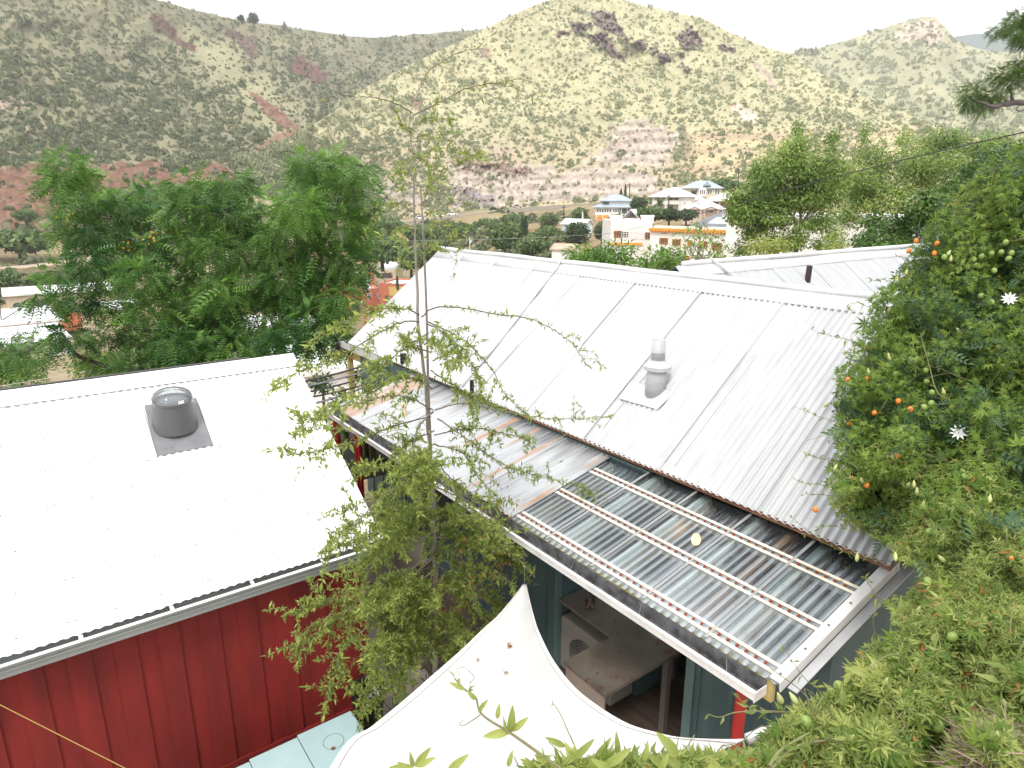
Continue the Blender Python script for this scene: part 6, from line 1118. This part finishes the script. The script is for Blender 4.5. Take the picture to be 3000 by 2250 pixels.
for a in ([(892, 300), (940, 285), (990, 287)], [(894, 345), (950, 320), (1010, 332), (1050, 350)], [(895, 420), (940, 405), (985, 440)], [(893, 270), (930, 255), (975, 262)], [(894, 380), (860, 372), (840, 385)], [(915, 420), (950, 380), (1000, 350), (1060, 330)], [(893, 290), (870, 275), (855, 262)], [(896, 460), (850, 440), (810, 470), (790, 500)], [(914, 500), (950, 480), (985, 500), (1000, 540)], [(913, 470), (945, 455), (960, 500)], [(897, 500), (870, 490), (845, 520)], [(915, 540), (960, 520), (1010, 500)], [(893, 330), (920, 350), (935, 390)], [(900, 560), (930, 530), (965, 545)], [(900, 590), (870, 570), (850, 590)], [(912, 440), (930, 400), (945, 340)]): T_(a, TY+g.uniform(-.5, .4), .003, .001, .03, .038, .45, .3)
T_([(910, 685), (940, 665), (1000, 665), (1080, 680), (1150, 690), (1200, 715), (1240, 745), (1260, 780), (1275, 795)], TY-.5, .006, .0012, .024, .036, .12, .25)
T_([(925, 695), (1000, 735), (1060, 795), (1090, 850), (1120, 880), (1140, 900)], TY-.4, .006, .0012, .022, .036, .35, .3)
T_([(905, 680), (880, 668), (820, 668), (760, 690), (700, 720), (670, 745)], TY-.7, .006, .0014, .02, .046, .5, .3, pale=.12)
T_([(905, 695), (870, 695), (800, 730), (740, 770), (700, 785), (620, 815), (570, 858)], TY-.8, .006, .0012, .02, .044, .3, .3, pale=.15)
T_([(940, 885), (1000, 872), (1070, 885), (1150, 900), (1240, 905), (1320, 900)], TY-.5, .007, .0012, .022, .038, .35, .35)
T_([(945, 905), (1010, 950), (1080, 1000), (1150, 1025), (1250, 1050), (1290, 1075)], TY-.5, .007, .0012, .022, .038, .7, .35)
T_([(935, 890), (905, 920), (890, 980), (870, 1040), (830, 1070), (770, 1130), (715, 1180)], TY-.9, .009, .002, .04, .042, .5, .3)
T_([(935, 885), (890, 862), (840, 855), (770, 872), (700, 882), (690, 905)], TY-.8, .007, .0012, .022, .044, .6, .3, pale=.1)
T_([(930, 900), (850, 920), (780, 950), (700, 970), (640, 980), (575, 970)], TY-.9, .006, .0012, .022, .042, .35, .3, pale=.1)
T_([(790, 945), (720, 925), (660, 930), (625, 940)], TY-1.0, .003, .001, .022, .04, .3, .3, y0=TY-.7, pale=.15); T_([(700, 905), (655, 900), (625, 880)], TY-1.0, .003, .001, .022, .04, .3, .3, y0=TY-.7, pale=.2)
for a in ([(940, 1010), (880, 1060), (820, 1070), (750, 1100), (690, 1120)], [(940, 1100), (860, 1140), (780, 1165), (710, 1190)], [(945, 1000), (1000, 1060), (1060, 1090), (1120, 1130), (1190, 1180)], [(940, 960), (1000, 980), (1040, 1040), (1090, 1090)], [(935, 780), (980, 760), (1020, 790), (1040, 830)], [(928, 760), (880, 750), (840, 780), (800, 800)], [(925, 720), (880, 740), (850, 700)], [(930, 800), (960, 820), (1010, 850), (1060, 860)], [(935, 840), (900, 820), (850, 820), (800, 850), (740, 860)], [(938, 940), (980, 930), (1040, 925), (1100, 940), (1160, 950)], [(938, 930), (880, 960), (820, 1010), (760, 1020)], [(938, 1050), (1000, 1080), (1050, 1130), (1100, 1170)], [(938, 1050), (900, 1090), (860, 1130), (800, 1200), (740, 1230)], [(925, 700), (960, 720), (990, 760), (1000, 800)], [(920, 730), (950, 750), (975, 790)]): T_(a, TY+g.uniform(-.9, .1), .006, .0012, .022, .042, .75, .4)
for a in ([(940, 1200), (850, 1250), (760, 1290), (700, 1300), (650, 1320), (610, 1332)], [(935, 1230), (870, 1300), (800, 1350), (740, 1400), (720, 1470), (700, 1545)], [(935, 1200), (1000, 1225), (1060, 1240), (1110, 1262)], [(940, 1290), (880, 1350), (850, 1420), (800, 1490), (770, 1520)], [(940, 1150), (860, 1190), (780, 1220), (720, 1250)], [(940, 1160), (1010, 1170), (1080, 1200), (1140, 1230)], [(940, 1260), (860, 1290), (800, 1320), (740, 1345)], [(940, 1300), (900, 1380), (880, 1440), (850, 1490)], [(940, 1250), (990, 1290), (1040, 1330), (1060, 1370)], [(940, 1330), (980, 1360), (1000, 1400)], [(940, 1180), (890, 1230), (820, 1260), (760, 1310), (700, 1360), (650, 1400), (625, 1420)], [(940, 1320), (900, 1360), (840, 1390), (790, 1420)], [(940, 1140), (1000, 1120), (1080, 1140), (1150, 1160), (1210, 1180)], [(940, 1220), (1010, 1260), (1060, 1300), (1080, 1330)], [(940, 1280), (890, 1300), (830, 1290), (770, 1340)], [(940, 1360), (890, 1420), (870, 1470)], [(940, 1200), (880, 1260), (840, 1330), (820, 1400), (810, 1460)], [(935, 1350), (900, 1400), (850, 1450), (830, 1500), (770, 1540)], [(940, 1090), (880, 1120), (800, 1110), (740, 1150), (690, 1200)], [(940, 1100), (1000, 1110), (1060, 1160), (1110, 1200), (1150, 1240)]): T_(a, TY+g.uniform(-.8, .15), .007, .0013, .02, .043, 1.15, .45)
# EXTRA TWIGS: short ones fill the heart of the crown
for _ in range(40):
    y = g.uniform(980, 1420); wd = np.interp(y, [980, 1080, 1180, 1300, 1420], [110, 150, 200, 185, 115]); x1 = 940+g.uniform(-1.0, .95)*wd; y1 = y+abs(x1-940)*g.uniform(-.1, .5)+g.uniform(-30, 30); xm = 940+(x1-940)*.5
    T_([(938, y), (xm, (y+y1)/2-g.uniform(5, 30)), (x1, y1)], TY+g.uniform(-.9, .5), .005, .0012, .0145, .038, .8, .5)
tr = nb.build('stems', m_bark, sap, True); tw_.build('twigs', M('reddish_twig_bark', (.15, .10, .075), .7, (.10, .085, .06), 9), sap, True); lv.build('foliage', m_sapl, sap)
# dried brown sprays in it
for px, py in ((1085, 1030), (1040, 1120), (1060, 1230), (1020, 1270), (1085, 1215), (1000, 1190), (1100, 1100), (950, 1290), (1050, 1260), (980, 1320), (890, 1330)):
    n = 16; c0 = onY(px*V2, py*V2, TY-.45+g.uniform(-.2, .2)); V, F = inst(leaf(.28), c0+g.normal(size=(n, 3))*np.array([.05, .05, .07]), frames(np.c_[g.normal(size=(n, 2))*.4, -np.ones(n)], rdir(n)), np.full(n, .042)); dl.add(V, F, np.repeat(g.random(n), 5))
dl.build('dried_leaves', m_dry, sap)
# low herb behind the bin
n = 260; pos = np.c_[g.uniform(2.05, 2.75, n), g.uniform(4.2, 4.95, n), np.full(n, -4.9)+g.random(n)**1.2*.75]; hb = NB(); V, F = inst(leaf(.22), pos, frames(np.c_[g.normal(size=(n, 2)), .3*g.normal(size=n)+.3], np.tile((0, 0, 1.), (n, 1))+g.normal(size=(n, 3))*.4), g.uniform(.05, .11, n)); hb.add(V, F, np.repeat(g.random(n)*.6, 5))
for _ in range(26): a_ = np.array([g.uniform(2.1, 2.7), g.uniform(4.3, 4.9), -4.94]); hb.add(*tube(spline([a_, a_+np.array([g.normal()*.05, g.normal()*.05, .4]), a_+np.array([g.normal()*.15, g.normal()*.15, g.uniform(.5, .85)])], 8), .005, .002, 4), .0)
tag(hb.build('understory_shrub', leafmat('olive_dull_leaf', (.05, .07, .025), (.11, .14, .04), .25)), 'thin leafy shrub on the patio below the sapling by the black bin', 'shrub')

# ------------------------------------------------------------------ passion vine over the right end of the house and the near bank
CT = np.array([(2990, 380, 4.6), (2800, 560, 4.7), (2620, 760, 4.8), (2800, 800, 4.5), (2990, 700, 4.4), (2480, 950, 4.8), (2700, 1050, 4.3), (2990, 1050, 4.1), (2440, 1200, 4.6), (2700, 1300, 3.9), (2990, 1350, 3.5), (2560, 1500, 4.1), (2800, 1550, 3.2), (2990, 1650, 2.7), (2650, 1700, 3.1), (2500, 1850, 2.7), (2800, 1850, 2.4), (2400, 2000, 2.4), (2700, 2050, 2.05), (2990, 2000, 2.0), (2300, 2150, 2.1), (2550, 2220, 1.75), (2900, 2230, 1.65), (2100, 2200, 1.75), (1800, 2230, 1.5), (1650, 2250, 1.45), (3200, 1200, 3.6), (3200, 2000, 1.8), (3200, 600, 4.4), (3800, 700, 4.6), (3800, 1300, 3.9), (3800, 1900, 2.4), (3500, 2400, 1.7), (2000, 2450, 1.35)])
def vd(x, y):
    d2 = (np.asarray(x)[:, None]-CT[:, 0])**2+(np.asarray(y)[:, None]-CT[:, 1])**2+800; w_ = 1/d2**1.4; return (w_*CT[:, 2]).sum(1)/w_.sum(1)
OUT = PV([(2225, 295), (2150, 335), (2080, 400), (2030, 450), (1985, 520), (1958, 565), (1925, 610), (1885, 640), (1875, 700), (1845, 740), (1822, 780), (1800, 840), (1812, 890), (1815, 960), (1795, 1010), (1790, 1070), (1815, 1120), (1880, 1150), (1930, 1190), (1990, 1235), (1975, 1290), (1930, 1310), (1935, 1370), (1880, 1400), (1845, 1440), (1830, 1475), (1795, 1500), (1740, 1530), (1690, 1560), (1660, 1590), (1640, 1630), (1560, 1635), (1480, 1630), (1430, 1640), (1330, 1645), (1230, 1658), (1150, 1660), (1120, 1700), (1120, 1800), (2820, 1800), (2820, 330), (2400, 270)])
vine = thing('passion_vine', 'rampant green passion vine with orange fruits and white flowers covering the bank at right', 'vine', ray(2800, 1900)*2.6+np.array([0, 0, -1.6]))
g = np.random.default_rng(5)
def sample(n, poly=OUT, x0=1450, x1=3820, y0=340, y1=2440):
    xs = []; ys = []
    while sum(map(len, xs)) < n: x = g.uniform(x0, x1, n*3); y = g.uniform(y0, y1, n*3); k = inpoly(x+14*fbm(x/25, y/25, 3, 3), y+14*fbm(x/25+7, y/25, 3, 4), poly); xs.append(x[k]); ys.append(y[k])
    return np.concatenate(xs)[:n], np.concatenate(ys)[:n]
toC = -_f
def vleaves(n, tm, mat, name, size, sel, tl, thick, fac=.55, dn=.35):
    x, y = sample(n*4); k = g.random(len(x)) < sel(x, y); x = x[k][:n]; y = y[k][:n]; n = len(x); d = vd(x, y); bump = fbm(x/95, y/80, 4, 17); dep = d*(1-.10*bump)+thick*(g.random(n)**1.4-.12)*d/4
    pos = ray(x, y)*dep[:, None]; eye = -ray(x, y); eye /= np.linalg.norm(eye, axis=1)[:, None]; nr = eye*fac+np.array([0, 0, .6])+g.normal(size=(n, 3))*.5; dr = g.normal(size=(n, 3))-np.array([0, 0, dn]); s = size*np.exp(g.normal(size=n)*.28)
    V, F = inst(tm, pos, frames(dr, nr), s); ti = np.clip(tl[0]+tl[1]*(g.random(n)**1.5)+.3*fbm(x/60+5, y/60, 3, 91), 0, 1); nb = NB(); nb.add(V, F, np.repeat(ti, len(tm[0]))); return nb.build(name, mat, vine)
P5 = palm(5, 82, .25)
upper = lambda x, y: np.clip(1-(y-1250)/420, 0, 1)
dk = lambda x, y: upper(x, y)*np.clip(1.15*sst(.42, .6, np.clip(.5+fbm(x/150, y/110, 3, 66)*1.3, 0, 1)), .06, 1)*(x > 2470)
vleaves(37000, P5, m_vine, 'foliage', .044, lambda x, y: np.clip(upper(x, y), .12, 1), (.05, .62), .55)
vleaves(3800, pinnate(5, .34, .42, .25), m_vined, 'dark_foliage', .10, dk, (.0, .8), .35)
vleaves(78000, comb([palm(3, 60, .26)]), m_vinel, 'pale_foliage', .034, lambda x, y: np.clip(1.05-upper(x, y), .03, 1), (.05, .85), .42)
vleaves(2600, leaf(.32, .06, .2), m_vinel, 'broad_leaves', .055, lambda x, y: (y > 1750)*1.0, (.1, .8), .1)
vleaves(1100, leaf(.3, .1, .3), m_dry, 'withered_leaves', .045, lambda x, y: np.where(y > 1500, 1.0, .12), (.0, .9), .4)
# inner tangle behind the leaves so the bank is solid
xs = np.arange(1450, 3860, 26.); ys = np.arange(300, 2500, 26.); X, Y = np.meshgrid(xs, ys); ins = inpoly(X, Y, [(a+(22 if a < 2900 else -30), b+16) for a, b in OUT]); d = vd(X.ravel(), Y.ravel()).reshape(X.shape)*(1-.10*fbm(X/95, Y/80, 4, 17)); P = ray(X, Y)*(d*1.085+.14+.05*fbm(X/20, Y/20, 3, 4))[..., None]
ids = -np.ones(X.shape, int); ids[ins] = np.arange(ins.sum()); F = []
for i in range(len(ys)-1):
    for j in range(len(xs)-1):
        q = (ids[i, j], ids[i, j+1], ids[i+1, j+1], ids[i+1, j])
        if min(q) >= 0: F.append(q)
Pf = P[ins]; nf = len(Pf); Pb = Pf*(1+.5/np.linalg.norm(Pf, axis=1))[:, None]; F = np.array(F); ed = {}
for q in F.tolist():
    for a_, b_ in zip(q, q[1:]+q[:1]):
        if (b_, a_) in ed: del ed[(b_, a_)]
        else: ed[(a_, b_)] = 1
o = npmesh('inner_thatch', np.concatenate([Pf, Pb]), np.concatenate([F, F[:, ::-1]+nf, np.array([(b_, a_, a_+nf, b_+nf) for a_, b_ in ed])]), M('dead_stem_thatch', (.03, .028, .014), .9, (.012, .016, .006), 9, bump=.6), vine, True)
nb = NB()
for _ in range(420):
    x, y = sample(1); dd = vd(x, y)[0]*(1+g.uniform(-.02, .06)); p = ray(x[0], y[0])*dd; dr = g.normal(size=3); dr /= np.linalg.norm(dr); L = g.uniform(.1, .45)*dd/3.5; nb.add(*tube(spline([p, p+dr*L*.5+g.normal(size=3)*.03, p+dr*L+np.array([0, 0, -.05])], 9), .0022, .0013, 4), g.random())
tag(nb.build('tangled_stems', m_twig, vine), kind='stuff')
# thatch showing through at lower right
nb = NB(); n = 1500; x, y = sample(n*3, PV([(2080, 1590), (2140, 1560), (2215, 1560), (2260, 1680), (2040, 1700)])); x = x[:n]; y = y[:n]; pos = ray(x, y)*(vd(x, y)*(.985+.05*g.random(n)))[:, None]
tk = (np.array([(-.02, 0, 0), (.02, 0, 0), (.012, 1, .06), (-.012, 1, .06)]), np.array([(0, 1, 2, 3)])); V, F = inst(tk, pos, frames(g.normal(size=(n, 3))*np.array([1, 1, .4]), g.normal(size=(n, 3))), g.uniform(.03, .085, n)); nb.add(V, F, np.repeat(g.random(n), 4)); nb.build('dead_thatch', leafmat('dead_thatch_stalk', (.34, .26, .19), (.17, .115, .08), .1), vine)
# fruits, buds, flowers: one mesh of each kind, then linked copies
def part_copies(name, mesh_b, mat, spots, size, dirs=None, sub=None, label=None):
    base = None
    for i, (x, y, k) in enumerate(spots):
        p = ray(x, y)*(vd(np.array([x]), np.array([y]))[0]*.972)
        if base is None: base = mesh_b.build(name, mat, None, True, org=(0, 0, 0)); o = base
        else: o = base.copy(); C.objects.link(o)
        o.parent = vine; o.location = Vector(p-ORG[vine.name]); s = size*k; o.scale = (s, s, s); o.rotation_euler = (g.normal()*.35, g.normal()*.35, g.random()*6) if dirs is None else dirs
        if label: o['label'] = label
        if sub:
            for so_ in sub: so_(o, i)
egg = lambda: MB().lathe((0, 0, 0), [(.05, -1.0), (.42, -.88), (.72, -.5), (.82, 0), (.72, .5), (.42, .84), (.05, .95)], 14)
z6 = lambda l: [zm(2000, 750, 2.212, x, y)+(1,) for x, y in l]; z3 = lambda l: [zm(2000, 1500, 2.212, x, y)+(1,) for x, y in l]; zt_ = lambda l: [zm(2500, 700, 4.424, x, y)+(1,) for x, y in l]
part_copies('ripe_fruit', egg(), M('orange_fruit_skin', (.70, .23, .03), .45, (.62, .17, .02), 3), z6([(1070, 800), (1193, 795), (1397, 940), (1475, 993), (1080, 1088), (1243, 1017), (1390, 1297), (1193, 1487), (860, 1643)])+zt_([(1085, 55), (720, 155), (1050, 185), (815, 25)])+[(q[0], q[1], .5) for q in z3([(2130, 297)])], .0185)
green = zt_([(1680, 125), (1660, 225), (1790, 190), (1915, 175), (1560, 265), (1600, 345), (1375, 390), (1480, 360), (1825, 410), (1460, 525), (1570, 525), (1520, 650), (1650, 735), (1790, 820), (1975, 45), (1035, 660), (2010, 255), (2050, 180), (1180, 235)])+z6([(1575, 740), (1580, 815), (1615, 885), (1475, 670), (1380, 765), (1775, 1455), (1830, 1430), (1050, 1545), (1045, 1505), (1985, 1450), (1565, 980), (1610, 955), (1930, 260), (2000, 300), (1865, 220), (1890, 150)])+z3([(1600, 130), (1655, 1390), (1030, 1465), (970, 1180), (1590, 450), (1750, 810), (1170, 1090), (800, 1360), (1010, 1130)])
part_copies('green_fruit', egg(), M('green_fruit_skin', (.17, .26, .06), .45, (.25, .33, .08), 3), green, .021)
def budmesh():
    b = MB(); b.lathe((0, 0, 0), [(.12, -1.3), (.45, -.9), (.6, -.3), (.5, .4), (.28, 1.0), (.08, 1.5)], 10)
    for i in range(len(b.v)): 
        x_, y_, z_ = b.v[i]; k = 1+.16*math.cos(5*math.atan2(y_, x_)); b.v[i] = (x_*k, y_*k, z_)
    return b
buds = z6([(1335, 650), (1515, 675), (1300, 712), (1205, 750), (1690, 880), (1460, 1485), (1500, 1480), (1820, 1400), (1560, 1610), (1520, 1525), (1360, 1300), (990, 1370), (1160, 1455), (1385, 150), (1990, 1575), (930, 965), (1110, 945), (1420, 1120), (1790, 485), (1340, 347)])+zt_([(1265, 255), (1420, 295), (470, 1540), (745, 1580), (820, 1565), (565, 520), (690, 430), (1240, 180)])+z3([(630, 1210), (720, 1210), (975, 1285), (1590, 1335), (2030, 1480), (1130, 295), (1680, 305), (1680, 170), (1310, 1110), (1230, 1015), (1530, 640), (1100, 1480), (2080, 1240), (1380, 290)])
part_copies('flower_bud', budmesh(), M('pale_green_bud', (.36, .42, .14), .5, (.45, .46, .2), 4), buds, .0165)
def flower():
    V, F = comb([rotz((np.array([(0, .12, .1), (.17, .55, .02), (0, .6, -.03), (-.17, .55, .02), (0, 1.15, .12)]), np.array([(0, 1, 2, 2), (0, 2, 3, 3), (1, 4, 2, 2), (2, 4, 3, 3)])), k*2*math.pi/10) for k in range(10)]); b = MB(); b.add(V, [tuple(dict.fromkeys(f)) for f in F]); return b
fb = MB(); fb.lathe((0, 0, 0), [(.02, .02), (.45, .10), (.40, .14), (.03, .07)], 30, None, (0, 0)); cb_ = npmesh('corona', np.array(fb.v), np.array(fb.f), M('violet_corona', (.3, .25, .38), .6, (.7, .68, .72), 60), None, org=(0, 0, 0))
pb = MB(); pb.lathe((0, 0, 0), [(.06, .05), (.05, .35), (.12, .4), (.03, .45)], 10); pb_ = pb.build('style', M('green_style', (.4, .45, .15), .5), None, org=(0, 0, 0)); first = [True]
def addsub(o, i):
    for s_ in (cb_, pb_):
        q = s_ if first[0] else s_.copy()
        if not first[0]: C.objects.link(q)
        q.parent = o; q.location = (0, 0, 0)
    first[0] = False
ed = (-ray(2950, 880)); fr_rot = Vector(ed+np.array([-.2, -.1, .9])).to_track_quat('Z', 'Y').to_euler()
part_copies('flower', flower(), M('white_petal', (.78, .76, .72), .55, (.7, .7, .62), 4), z6([(2117, 277), (1790, 1143)]), .042, fr_rot, [addsub])
# runners reaching out past the edge of the mass
nb = NB(); lf = NB()
def runner(pts, dd, r=.0016, leafn=9, sz=.04, curl=False):
    P = spline([ray(x, y)*d_ for (x, y), d_ in zip(pts, np.linspace(dd[0], dd[1], len(pts)))], 40); rn = NB(); rn.add(*tube(P, r*1.4, r*.6, 5), .3); rn.build('runner', m_twig, vine, True)
    idx = np.linspace(4, 38, leafn).astype(int)
    for i in idx:
        n = int(g.integers(1, 4)); d_ = g.normal(size=(n, 3))*.8+(P[min(39, i+1)]-P[i-1])*20; V, F = inst(leaf(.3), P[i]+0*d_, frames(d_, rdir(n)+np.array([0, 0, .7])), sz*np.exp(g.normal(size=n)*.2)); lf.add(V, F, np.repeat(g.random(n)*.6, 5))
zz6 = lambda l: [zm(2000, 750, 2.212, x, y) for x, y in l]; zz3 = lambda l: [zm(2000, 1500, 2.212, x, y) for x, y in l]
runner(zz6([(1130, 560), (1020, 530), (940, 510), (825, 475)]), (4.6, 4.5), leafn=8); runner(zz6([(1050, 1100), (960, 1065), (880, 1040), (800, 1005), (718, 975)]), (4.5, 4.4), leafn=7); runner(zz6([(1050, 1340), (940, 1320), (860, 1305), (790, 1285)]), (4.4, 4.3), leafn=9, sz=.03); runner(zz6([(1000, 1510), (880, 1480), (800, 1475), (720, 1445)]), (4.4, 4.3), leafn=9, sz=.03); runner(zz6([(1000, 1560), (880, 1545), (780, 1545)]), (4.4, 4.3), leafn=8, sz=.03); runner(zz6([(1200, 330), (1130, 300), (1080, 330), (1060, 335)]), (4.7, 4.6), leafn=8); runner(zz6([(1360, 170), (1290, 150), (1250, 160), (1190, 140)]), (4.8, 4.8), leafn=6, sz=.03)
runner(zz3([(1420, 250), (1250, 160), (1100, 120), (950, 90), (770, 150)]), (4.0, 3.8), leafn=16, sz=.035); runner(zz3([(1400, 330), (1200, 300), (1080, 270), (900, 190), (690, 20)]), (4.0, 3.8), leafn=18, sz=.035); runner(zz3([(1450, 600), (1390, 540), (1340, 580), (1280, 590), (1180, 420)]), (3.3, 3.2), leafn=8); runner(zz3([(1250, 820), (1235, 700), (1260, 560), (1180, 420)]), (3.0, 3.0), leafn=4)
runner(zz3([(1000, 1290), (800, 1290), (600, 1300), (480, 1290), (400, 1240), (330, 1180)]), (2.3, 2.35), .002, 8); runner(zz3([(700, 1300), (520, 1290), (340, 1300), (240, 1330), (165, 1310)]), (2.25, 2.3), .002, 4); runner(zz3([(960, 1130), (860, 1130), (760, 1040), (640, 850)]), (2.5, 2.6), .0018, 6)
runner(zz3([(560, 1680), (740, 1520), (1000, 1470), (1300, 1400), (1480, 1250)]), (1.85, 2.0), .0035, 6, .05); runner(zz3([(1500, 1400), (1700, 1150), (1760, 1000), (1600, 850)]), (2.2, 2.5), .003, 5, .05); runner(zz3([(560, 1650), (640, 1540), (820, 1430)]), (1.8, 1.9), .004, 3, .05); runner(zz6([(2080, 1200), (1900, 1010), (1700, 920), (1640, 860), (1600, 720), (1540, 500)]), (3.9, 4.1), .0035, 6, .05)
# the long shoot lying across the sail, bottom centre
zz2 = lambda l: [zm(1000, 1500, 2.212, x, y) for x, y in l]
runner(zz2([(1420, 1660), (1290, 1570), (1150, 1470), (1060, 1410), (960, 1350), (895, 1290), (870, 1200), (800, 1150), (755, 1100), (735, 1080)]), (1.32, 1.42), .0024, 5, .022)
runner(zz2([(900, 1315), (850, 1350), (790, 1385), (765, 1370), (790, 1350)]), (1.38, 1.4), .0009, 2, .004); runner(zz2([(1505, 1500), (1460, 1400), (1420, 1310), (1370, 1235)]), (1.3, 1.38), .0012, 2, .01); runner(zz2([(830, 1110), (860, 1070), (800, 1010), (750, 1020), (770, 1060)]), (1.4, 1.42), .0006, 2, .003)
def bigleaf(base, tip, d, w_=.3):
    a_ = ray(*zm(1000, 1500, 2.212, *base))*d; b_ = ray(*zm(1000, 1500, 2.212, *tip))*(d-.01); L = np.linalg.norm(b_-a_); n = 9; t = np.linspace(0, 1, n); e = unit(-ray(1500, 2100)); sd = unit(np.cross(b_-a_, e)); up_ = unit(np.cross(sd, b_-a_)); wd = L*w_*np.sin(np.pi*np.clip(t*.96+.02, 0, 1))**.75*(1-.25*t)
    c = a_+(b_-a_)*t[:, None]+up_*(.12*L*np.sin(np.pi*t))[:, None]; V = np.concatenate([c+sd*wd[:, None]/2+up_*wd[:, None]*.15, c, c-sd*wd[:, None]/2+up_*wd[:, None]*.15]); k = np.arange(n-1); F = np.concatenate([np.stack([k, k+1, n+k+1, n+k], 1), np.stack([n+k, n+k+1, 2*n+k+1, 2*n+k], 1)]); lf.add(V, F, .35+.4*g.random())
for a_, b_, w_ in (((1100, 1425), (1110, 1252), .3), ((1105, 1420), (1212, 1330), .32), ((1100, 1420), (920, 1455), .34), ((890, 1290), (950, 1215), .28), ((1010, 1340), (1025, 1240), .3), ((870, 1215), (815, 1160), .35), ((800, 1150), (700, 1105), .3), ((755, 1110), (770, 1075), .5)): bigleaf(a_, b_, 1.36, w_)
for a_, b_, w_ in (((690, 1680), (825, 1570), .3), ((470, 1650), (310, 1655), .3), ((470, 1650), (445, 1555), .3), ((480, 1650), (580, 1525), .3), ((490, 1650), (610, 1590), .3), ((440, 1655), (360, 1620), .3), ((1080, 1650), (1110, 1545), .3), ((1450, 1520), (1320, 1460), .3), ((1500, 1600), (1640, 1470), .25), ((1790, 1600), (1780, 1420), .22), ((2180, 1580), (2040, 1425), .35), ((1640, 1600), (1750, 1460), .25), ((1960, 1620), (1985, 1480), .25), ((1350, 1650), (1250, 1570), .3), ((1560, 1660), (1480, 1540), .3), ((1700, 1650), (1880, 1530), .3), ((1900, 1640), (1820, 1540), .3), ((2100, 1660), (1980, 1570), .35), ((2200, 1650), (2060, 1570), .35), ((1300, 1680), (1160, 1600), .3), ((1420, 1640), (1380, 1520), .25), ((1250, 1660), (1190, 1590), .35), ((1600, 1680), (1640, 1560), .3), ((1750, 1680), (1620, 1600), .35), ((1900, 1680), (2020, 1580), .35), ((2050, 1690), (2120, 1560), .3)): bigleaf(a_, b_, 1.42+.12*g.random(), w_)
lf.build('runner_leaves', m_vinel, vine)

# ------------------------------------------------------------------ haze
hz = MB(); hz.box((-3800, -3800, -75), (3800, 3800, 800)); ho = hz.build('haze', None or M('haze', (1, 1, 1)), None)
m, nt, bb = new('haze_air'); nt.nodes.remove(bb); vp = N(nt, 'ShaderNodeVolumePrincipled', Density=HAZE); vp.inputs['Color'].default_value = (.98, .99, 1, 1); vp.inputs['Anisotropy'].default_value = .3
nt.links.new(vp.outputs[0], nt.nodes['Material Output'].inputs['Volume']); ho.data.materials[0] = m; tag(ho, 'thin pale haze in the valley air', 'haze', kind='stuff')
